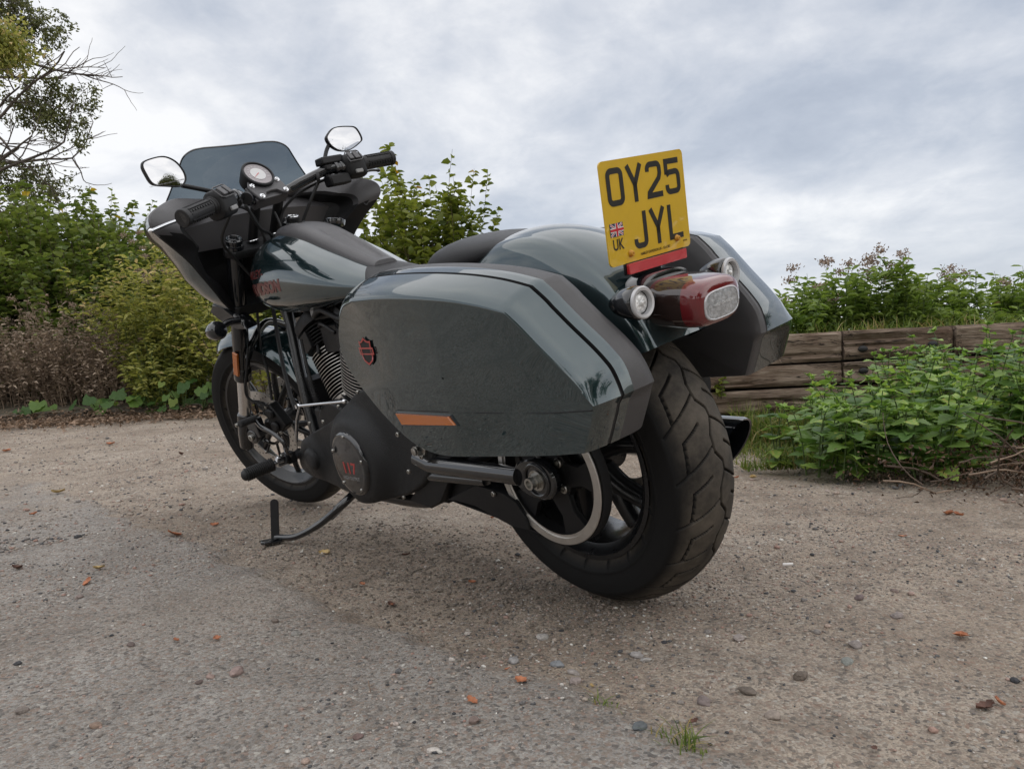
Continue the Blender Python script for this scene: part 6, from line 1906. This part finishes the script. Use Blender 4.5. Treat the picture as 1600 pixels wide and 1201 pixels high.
# kerb stones and leaf litter along the verge
KM = mat('kerb_stone', (.085, .070, .055), .9, bump=1, bscale=60, var=.35, vscale=14)
KL = ['kerb stone at the left edge of the verge', 'second kerb stone from the left, with a round stone before it', 'third kerb stone from the left', 'kerb stone hidden among the withered stems', 'kerb stone below the withered plants', 'kerb stone behind the big yellow leaves', 'kerb stone behind the large leaves', 'kerb stone beside the front tyre', 'kerb stone seen through the front wheel', 'kerb stone beyond the engine']
for k in range(10):
    s = -6.7+k*.62
    D = 8.95+.10*s+.0; c = cd_xy(D+.1, s)
    bm = bmesh.new(); bmesh.ops.create_cube(bm, size=1); bmesh.ops.subdivide_edges(bm, edges=bm.edges, cuts=6, use_grid_fill=True)
    of = Vector((k*3.1, 0, 0))
    for v in bm.verts:
        v.co = Vector((v.co.x*(.50+.08*((k*7) % 3-1)), v.co.y*.16, v.co.z*.20)); v.co += Vector((mnoise.noise(v.co*6+of), mnoise.noise(v.co*7-of), mnoise.noise(v.co*8+of*2)))*.045
    me = bpy.data.meshes.new('kerb_stone'); bm.to_mesh(me); bm.free(); me.materials.append(KM); me.shade_smooth(); me.set_sharp_from_angle(angle=R(50))
    o = obj('kerb_stone', me, label=KL[k], cat='kerb stone', group='kerb stones along the verge'); o.location = (c[0], c[1], .0); o.rotation_euler = (0, 0, math.atan2(RH[1], RH[0])+random.uniform(-.05, .05))
n = 9500
s_ = rng.uniform(-7.2, .2, n); D_ = 8.98+.10*s_-np.abs(rng.normal(0, .40, n))-.02
P_ = CAM[None]+FH[None]*D_[:, None]+RH[None]*s_[:, None]; P_[:, 2] = .012+rng.random(n)*.03+np.clip(1-np.abs(D_-8.95-.10*s_)/.16, 0, 1)*rng.random(n)*.12
leaves_obj('leaf_litter', P_, rng.normal(0, 1, (n, 3))*[1, 1, .25], np.array([0, 0, 1.0])+rng.normal(0, .5, (n, 3)), rng.uniform(.025, .07, n), rng.uniform(.015, .035, n), LF_LITTER, kind='stuff', label='brown leaf litter along the foot of the verge')

# ------------------------------------------------------------------ grass
def grass(name, pts, hmin, hmax, label, m=LF_GRASS, lean=.5, w=.003, kind='stuff', parent=None, loc=None, **k):
    n = len(pts); H_ = rng.uniform(hmin, hmax, n); a = rng.uniform(0, 6.28, n); d = np.stack([np.cos(a), np.sin(a), np.zeros(n)], 1); le = rng.random(n)[:, None]*lean
    S_ = np.stack([-np.sin(a+.6), np.cos(a+.6), np.zeros(n)], 1)*w
    V = []
    for t, ww in ((0, 1), (.35, .85), (.7, .55), (1, .05)):
        c = pts+np.array([0, 0, 1.0])*(H_*t)[:, None]*(1-.35*le*t)+d*(H_*t*t)[:, None]*le*1.3
        V += [c-S_*ww, c+S_*ww]
    V = np.stack(V, 1); F_ = np.array([(0, 1, 3, 2), (2, 3, 5, 4), (4, 5, 7, 6)])
    F_ = (F_[None]+(np.arange(n)*8)[:, None, None]).reshape(-1, 4)
    return obj(name, np_mesh(name, V.reshape(-1, 3), F_, m, np.repeat(rng.random(n), 8)), parent, kind=kind, label=label, **k)
def region(n, D0, D1, s0, s1, z=0.0, clump=2.0, thr=-.1):
    D = rng.uniform(D0, D1, n*3); s = rng.uniform(s0, s1, n*3); kp = vnoise(D, s, clump, 61)+rng.uniform(-.4, .4, n*3) > thr
    D, s = D[kp][:n], s[kp][:n]; P = CAM[None]+FH[None]*D[:, None]+RH[None]*s[:, None]; P[:, 2] = z
    return P
pts = np.concatenate([region(2600, 3.85, 4.28, 1.15, 2.2), region(700, 4.0, 4.28, 2.0, 3.2)])
grass('long_grass', pts, .06, .26, 'long bent grass at the foot of the sleeper wall', lean=1.3, w=.0028)
pts = region(2200, 3.2, 3.95, .95, 1.4, clump=5, thr=.05)
grass('short_grass', pts, .02, .08, 'patchy short grass left of the nettles', lean=1.2, w=.0022)
pts = region(3600, 4.42, 5.3, .2, 6, z=.52, clump=3)
grass('bank_grass', pts, .05, .14, 'grass along the top of the bank', lean=1.1, w=.003)
gp_ = ground_at(1070, 1165); pts = np.column_stack([gp_[0]+rng.normal(0, .018, 60), gp_[1]+rng.normal(0, .012, 60), np.zeros(60)+.002])
grass('grass_tuft', pts, .008, .036, 'small green grass tuft at the tarmac edge near the bottom', lean=1.5, w=.0013, kind=None, cat='grass tuft')
gp_ = ground_at(938, 1100); pts = np.column_stack([gp_[0]+rng.normal(0, .018, 22), gp_[1]+rng.normal(0, .008, 22), np.zeros(22)+.002])
grass('grass_tuft', pts, .006, .022, 'tiny grass sprig at the tarmac edge below the rear tyre', lean=1.8, w=.0012, kind=None, cat='grass tuft')

rng = np.random.default_rng(24)
# ------------------------------------------------------------------ nettles: each plant a thing, each leaf a part
def nettle_leaf(var):
    rv = .02+.96*((var/.9*.37) % 1.0)
    rows = 12; V = []; F_ = []
    for i in range(rows):
        t = i/(rows-1); w = .38*(math.sin(math.pi*min(1, t*1.0)**.62))*(1.10 if i % 2 else .86) if 0 < i < rows-1 else .01
        drop = -.20*t*t-.04*t+.03*math.sin(t*6+var)
        for u in (-1, -.5, 0, .5, 1):
            V.append((t, w*u, drop+.10*abs(u)*w*2.2-.03*abs(u)**2+.012*math.sin(9*t+4*u+var)))
    for i in range(rows-1):
        for j in range(4): F_.append((i*5+j, i*5+j+1, (i+1)*5+j+1, (i+1)*5+j))
    V = np.array(V)
    return np_mesh('leaf', V, np.array(F_), LF_NET, np.clip(rv+rng.normal(0, .04, len(V)), 0, 1))
NLM = [nettle_leaf(v*.9) for v in range(10)]
def nettle_plant(h, pairs, var):
    """stem mesh + list of leaf placements"""
    P_ = shoot_path((0, 0, 0), np.array([rng.normal(0, .22), rng.normal(0, .22), 1]), h, .05, 8)
    V_, F_ = tubes_np([P_], [np.linspace(.0038, .0016, len(P_))], 6)
    st = np_mesh('stem', V_, F_, STEMG); pl = []
    for k in range(pairs):
        t = .14+.86*(k/(pairs-1))**.95; i = min(7, int(t*8)); f = t*8-i; p = P_[i]*(1-f)+P_[i+1]*f
        size = (.077 if t < .72 else .077-.15*(t-.72))*rng.uniform(.7, 1.25)
        a0 = k*math.pi/2+var
        for a in (a0, a0+math.pi):
            el = R(6+50*max(0, t-.6)+rng.uniform(-26, 20))
            pl.append((p, a+rng.uniform(-.5, .5), el, size, rng.integers(10)))
    for a in np.arange(5)*1.26+.5: pl.append((P_[-1], a, R(rng.uniform(20, 70)), rng.uniform(.018, .032), rng.integers(10)))
    return st, pl
NV = {}
for hk in (.26, .36, .46, .56):
    NV[hk] = [nettle_plant(hk, {.26: 6, .36: 8, .46: 10, .56: 12}[hk], v*1.3) for v in range(7)]
def add_nettle(p, hk, label, group='nettles in the clump before the sleeper wall'):
    st, pl = NV[hk][rng.integers(7)]
    o = obj('nettle', st, label=label, cat='nettle', group=group); o.location = p; rz = rng.uniform(0, 6.28); o.rotation_euler = (rng.normal(0, .06), rng.normal(0, .06), rz)
    for (q, a, el, s_, vi) in pl:
        lf = obj('leaf', NLM[vi], o)
        lf.matrix_local = Matrix.Translation(Vector(q))@Matrix.Rotation(a, 4, 'Z')@Matrix.Rotation(-el, 4, 'Y')@Matrix.Rotation(rng.normal(0, .2), 4, 'X')@Matrix.Scale(s_, 4)
FRONT = [(1215, 752), (1235, 760), (1260, 765), (1290, 770), (1325, 775), (1360, 778), (1395, 782), (1430, 782), (1455, 770)]
cnt = 0
def nfront(s):  # depth of the clump's front edge for lateral s
    return float(np.interp(s, [1.02, 1.15, 1.35, 1.6, 1.8, 2.2, 3.0], [3.25, 3.0, 2.88, 2.80, 2.85, 2.75, 2.7]))
spotsN = []
tries = 0
while len(spotsN) < 150 and tries < 6000:
    tries += 1
    s = rng.uniform(1.02, 2.9); D = rng.uniform(2.75, 4.05)
    f0 = nfront(s)+(.28 if s > 1.62 else 0)
    if D < f0 or D > 4.1: continue
    if s < 1.15+.45*max(0, (D-3.2)): continue
    if any((D-a)**2+(s-b)**2 < .078**2 for a, b in spotsN): continue
    spotsN.append((D, s))
spotsN.sort()
for D, s in spotsN:
    px = 800+FPX*s/D
    back = min(1, max(0, (D-nfront(s))/.55)); rgt = min(1, max(0, (px-1180)/230))
    h = .19+.215*back*min(1, max(0, (px-1180)/330))+.10*rgt
    hk = min((.26, .36, .46, .56), key=lambda q: abs(q-h-rng.normal(0, .03)))
    p = cd_xy(D, s)
    row = 'the front rows' if back < .4 else 'the middle rows' if D < 3.6 else 'the last rows against the sleeper wall'
    zone = 'at the left end by the grass' if px < 1290 else 'left of the middle of the clump' if px < 1400 else 'right of the clump middle' if px < 1510 else 'at the picture edge'
    add_nettle((p[0], p[1], 0), hk, ('nettle in %s, %s' % (row, zone)).replace('the last rows against the sleeper wall', 'the rows against the wall'), 'nettles in %s %s' % (row, zone))

for k in range(46):
    s = 1.06+1.15*k/45+rng.normal(0, .02); D = nfront(s)+rng.uniform(-.02, .16)+(.22 if s > 1.72 else 0)
    p = cd_xy(D, s); add_nettle((p[0], p[1], 0), .26 if k < 16 or k % 3 else .36, 'low nettle on the clump\'s front edge, %s' % ('nearest the rear tyre' if k < 15 else 'before the tallest nettles' if k < 30 else 'behind the heap of dry twigs'), 'nettles on the front edge, %s' % ('left' if k < 15 else 'middle' if k < 30 else 'right'))

rng = np.random.default_rng(25)
# heap of dry stems and twigs at the right edge
hp = cd_xy(2.62, 1.88)
TH = empty('twig_heap', tuple(hp), label='heap of dry brown stems and twigs at the right edge before the nettles', cat='twig heap')
for k in range(120):
    a = rng.normal(0, .55)+(math.pi if rng.random() < .5 else 0); L_ = rng.uniform(.10, .46); a = rng.uniform(-1.1, 1.1)+(math.pi if rng.random() < .5 else 0); d = RH*math.cos(a)+FH*math.sin(a)*.8; d = d+np.array([0, 0, rng.normal(.05, .24)])
    b = RH*rng.normal(.20, .30)+FH*rng.normal(-.02, .13)+np.array([0, 0, rng.uniform(.01, .15)])
    P_ = shoot_path(b-d*L_*.5, d, L_, .13, 7); P_[:, 2] = np.maximum(P_[:, 2], .004)
    r0 = rng.uniform(.0014, .0050)
    V_, F_ = tubes_np([P_], [np.linspace(r0, r0*.45, len(P_))], 5)
    obj('twig', np_mesh('twig', V_, F_, TWIG if k % 2 else STEMB), TH)
n = 6500; P_ = RH[None]*rng.normal(.22, .32, (n, 1))+FH[None]*rng.normal(.10, .12, (n, 1)); P_[:, 2] = rng.random(n)*.15*np.exp(-((P_@FH-.12)/.16)**2)
leaves_obj('withered_leaves', P_, rng.normal(0, 1, (n, 3)), rng.normal(0, 1, (n, 3)), rng.uniform(.008, .022, n), rng.uniform(.004, .011, n), leaf_mat('heap_leaf', (.030, .018, .012), (.15, .085, .05), transl=.05), TH, kind='stuff')
n = 2600; s_ = rng.uniform(1.25, 2.6, n); D_ = np.interp(s_, [1.1, 1.6, 2.0, 2.8], [2.95, 2.72, 2.42, 2.35])+np.abs(rng.normal(0, .10, n))
P_ = CAM[None]+FH[None]*D_[:, None]+RH[None]*s_[:, None]; P_[:, 2] = np.abs(rng.normal(.004, .012, n))
leaves_obj('leaf_litter', P_, rng.normal(0, 1, (n, 3))*[1, 1, .5], rng.normal(0, 1, (n, 3)), rng.uniform(.004, .014, n), rng.uniform(.002, .005, n), leaf_mat('verge_litter', (.030, .020, .014), (.12, .08, .05), transl=.05), kind='stuff', label='dark crumbled litter along the foot of the nettles')

rng = np.random.default_rng(26)
# ------------------------------------------------------------------ plants on top of the bank at the right
BK = [(5.0, 1.80, .40, .34, 5, 'leafy weeds on the bank right beside the right pannier'), (5.1, 2.15, .62, .30, 8, 'hemp agrimony on the bank with the brown double head, left of the gap'), (5.0, 2.42, .66, .26, 10, 'tallest hemp agrimony on the bank with a large brown seed head'), (5.3, 2.30, .40, .4, 0, 'dense green weeds behind the tallest agrimony'),
      (5.4, 2.85, .50, .26, 4, 'agrimony with small reddish heads left of the middle of the bank'), (5.3, 3.15, .52, .28, 4, 'leafy weed with two brown heads on the bank'), (5.2, 3.45, .44, .34, 1, 'bright green weeds toward the right end of the bank'), (5.3, 3.80, .42, .36, 0, 'bright green weeds at the right edge of the bank'), (5.1, 2.72, .22, .3, 0, 'low green weeds in the gap on the bank'), (5.0, 1.55, .38, .3, 0, 'weeds on the bank hidden by the right pannier'), (5.6, 3.6, .58, .2, 0, 'single taller nettle stem at the right end of the bank'),
      (5.1, 3.1, .22, .45, 0, 'low weeds at the middle of the bank'), (5.0, 3.6, .26, .4, 0, 'low yellowish weeds at the right of the bank')]
LF_BANK = leaf_mat('bank_leaf', (0.070, 0.125, 0.025), (0.260, 0.340, 0.085), (0.24, 0.16, 0.08), pc=.05)
for D, s, h, r_, hd, lb in BK:
    weeds('bank_weed', D, s, r_, h*.70+.05, int(30 if r_ > .25 else 9), .066, LF_BANK, lb, 'weeds on top of the bank', hd, STEMG, 62, .36, z=.50, side=1.2)
# small creeper leaves under the right pannier, on the wall
o = shrub('creeper', tuple(wall_pt(1.13, .22, -.03)), .05, .12, 6, .04, LF_BUSH, 'small green creeper growing out of the wall joint by the rear tyre', 'creeper', density=60, stemr=.002, side=.3, wl=.8)

rng = np.random.default_rng(27)
# ------------------------------------------------------------------ tree at the top left
def tree(name, base, trunk_path, boughs, label, m, leafL, clumps, group=None, seed=0, twigs=True, cl_size=.42, cl_n=520):
    o = empty(name, tuple(base), label=label, cat='tree', group=group)
    V_, F_ = tubes_np([np.array(trunk_path)], [np.linspace(.17, .07, len(trunk_path))], 12)
    tr = obj('trunk', np_mesh('trunk', V_, F_, BARK), o)
    paths = []; radii = []; tips = []
    def grow(P0, d, L, r, depth):
        P_ = shoot_path(P0, d, L, .10, 7, gravity=-.012)
        paths.append(P_); radii.append(np.linspace(r, r*.5, len(P_)))
        if depth == 0:
            tips.append(P_[-1]); return
        for q in range(3 if depth > 1 else 4):
            i = rng.integers(2, 8); dd = unit(P_[min(7, i)]-P_[i-1])+rng.normal(0, .55, 3)
            grow(P_[min(7, i)], dd, L*rng.uniform(.45, .68), r*.48, depth-1)
    for P0, P1, r in boughs:
        P0 = np.array(P0); P1 = np.array(P1); L = np.linalg.norm(P1-P0)
        grow(P0, P1-P0, L, r, 3)
    V_, F_ = tubes_np(paths, radii, 5)
    obj('branches', np_mesh('branches', V_, F_, BARK), o, kind='stuff')
    LPs = []; LDs = []
    allp = np.concatenate([p[3:] for p in paths])
    tw = []
    for c, rr, nn in clumps:
        c = np.array(c)
        for q in range(max(6, nn//38)):
            b0 = c+rng.normal(0, .42, 3)*rr; S_ = shoot_path(b0, rng.normal(0, 1, 3)+[0, 0, .3], rng.uniform(.18, .5), .12, 5); tw.append(S_)
            t_ = rng.random(32)*4.99; ii = t_.astype(int); LPs.append(S_[ii]*(1-(t_-ii)[:, None])+S_[ii+1]*(t_-ii)[:, None]+rng.normal(0, .035, (32, 3)))
        continue
        dist = np.linalg.norm((allp-c)/rr, axis=1); near_ = allp[dist < 1]
        src = near_[rng.integers(0, len(near_), nn)] if len(near_) > 3 else c+rng.normal(0, .4, (nn, 3))*rr
        q = src+rng.normal(0, .07, (nn, 3)); LPs.append(q)
    V_, F_ = tubes_np(tw, [np.linspace(.006, .002, 6)]*len(tw), 4); obj('twigs', np_mesh('twigs', V_, F_, BARK), o, kind='stuff')
    P_ = np.concatenate(LPs); n = len(P_)
    D_ = rng.normal(0, 1, (n, 3))+[0, 0, -.3]
    leaves_obj('foliage', P_, D_, rng.normal(0, 1, (n, 3))+[0, 0, .8], leafL*rng.uniform(.6, 1.2, n), leafL*.45*rng.uniform(.7, 1.2, n), m, o, kind='stuff')
    return o
TD = 13.0
tb_ = depth_pt(-150, 560, TD); tb_[2] = .4
def TL(px, py, dd=0): return depth_pt(px, py, TD+dd)-tb_
trunk = [TL(-150, 590), TL(-145, 420), TL(-135, 260), TL(-140, 120), TL(-130, -30), TL(-140, -160)]
trunk[0][2] = -.3
bo = [(TL(-145, 400), TL(30, 290, -.3), .06), (TL(-145, 390), TL(55, 250, -.8), .055), (TL(-140, 300), TL(40, 140, -.9), .05), (TL(-140, 330), TL(30, 215, .3), .065), (TL(-138, 280), TL(20, 200, -.6), .05), (TL(-138, 200), TL(30, 105, 0), .055), (TL(-135, 120), TL(20, 60, .6), .055), (TL(-132, 40), TL(30, -10, -.4), .05), (TL(-130, -30), TL(-20, -120, .3), .05), (TL(-145, 380), TL(40, 290, .9), .045), (TL(-140, 250), TL(-260, 100, .6), .06), (TL(-140, 150), TL(-300, 20, -.6), .06)]
cl = [(TL(55, 175), (.55, .7, .45), 2000), (TL(98, 165), (.36, .5, .40), 1300), (TL(40, 300), (.9, .8, .40), 1500), (TL(35, 40), (.62, .8, .55), 2600), (TL(0, 20), (.6, .7, .6), 1300), (TL(-20, 100), (.6, .6, .45), 900), (TL(20, 290), (.6, .6, .35), 900), (TL(118, 215), (.25, .4, .18), 150), (TL(-160, 0), (1.5, 1.5, 1.3), 4000)]
tree('bare_branched_tree', tb_, trunk, bo, 'tall thinning tree with bare twigs and sparse leaf clumps at the upper left', LF_TREE, .070, cl)
# branch with yellow leaves that hangs in at the left edge, from a nearer tree
o_ = empty('yellow_leaved_tree', tuple(np.array([*cd_xy(11.5, -9.4)[:2], .3])), label='tree with yellow green leaves just entering at the left edge', cat='tree')
def YL(px, py, dd=0): return depth_pt(px, py, 11.5+dd)-np.array(o_.location)
P1 = spline([YL(-230, 620), YL(-200, 350), YL(-120, 150), YL(-30, 75)], 5); P1[0][2] = -.2
V_, F_ = tubes_np([np.array(P1)], [np.linspace(.12, .02, len(P1))], 8); obj('trunk', np_mesh('trunk', V_, F_, BARK), o_)
n = 2600; c = YL(-8, 72); P_ = c+rng.normal(0, 1, (n, 3))*[.20, .22, .17]
leaves_obj('foliage', P_, rng.normal(0, 1, (n, 3))-[0, 0, .2], rng.normal(0, 1, (n, 3))+[0, 0, 1], rng.uniform(.05, .09, n), rng.uniform(.03, .05, n), LF_YEL, o_, kind='stuff')

rng = np.random.default_rng(28)
# trees and hedge behind the camera: the pannier and the plate mirror them
def back_tree(x, y, h, lb, r=1.5):
    b = np.array([x, y, 0.0]); o = empty('roadside_tree', (x, y, 0), label=lb, cat='tree', group='trees across the track behind the viewer')
    P_ = np.array([[0, 0, 0], [.05, 0, h*.3], [0, .1, h*.6], [0, 0, h*.9]]); V_, F_ = tubes_np([P_], [np.linspace(.16, .05, 4)], 8); obj('trunk', np_mesh('trunk', V_, F_, BARK), o)
    cs = rng.normal(0, 1, (46, 3))*[r*.55, r*.55, h*.20]+[0, 0, h*.62]
    nn = 9000; P_ = cs[rng.integers(0, 46, nn)]+rng.normal(0, .26, (nn, 3))
    leaves_obj('foliage', P_, rng.normal(0, 1, (nn, 3)), rng.normal(0, 1, (nn, 3))+[0, 0, 1], rng.uniform(.10, .17, nn), rng.uniform(.06, .10, nn), LF_TREE, o, kind='stuff')
for x, y, h, r, lb in [(-7.5, 3.0, 5.2, 1.7, 'tall tree mirrored in the left pannier'), (-5.6, -6.6, 3.0, 1.3, 'tree mirrored in the number plate'), (-8.5, 6.0, 4.6, 1.8, 'tree further left, mirrored in the pannier corner'), (-9.0, 1.0, 3.0, 1.5, 'shorter tree between two taller ones, mirrored low in the plate'), (-5.5, 9.5, 3.6, 1.7, 'tree across the track to the left of the viewer'), (0.5, 12.5, 3.4, 2.0, 'tree across the track mirrored in the tank')]:
    back_tree(x, y, h, lb, r)
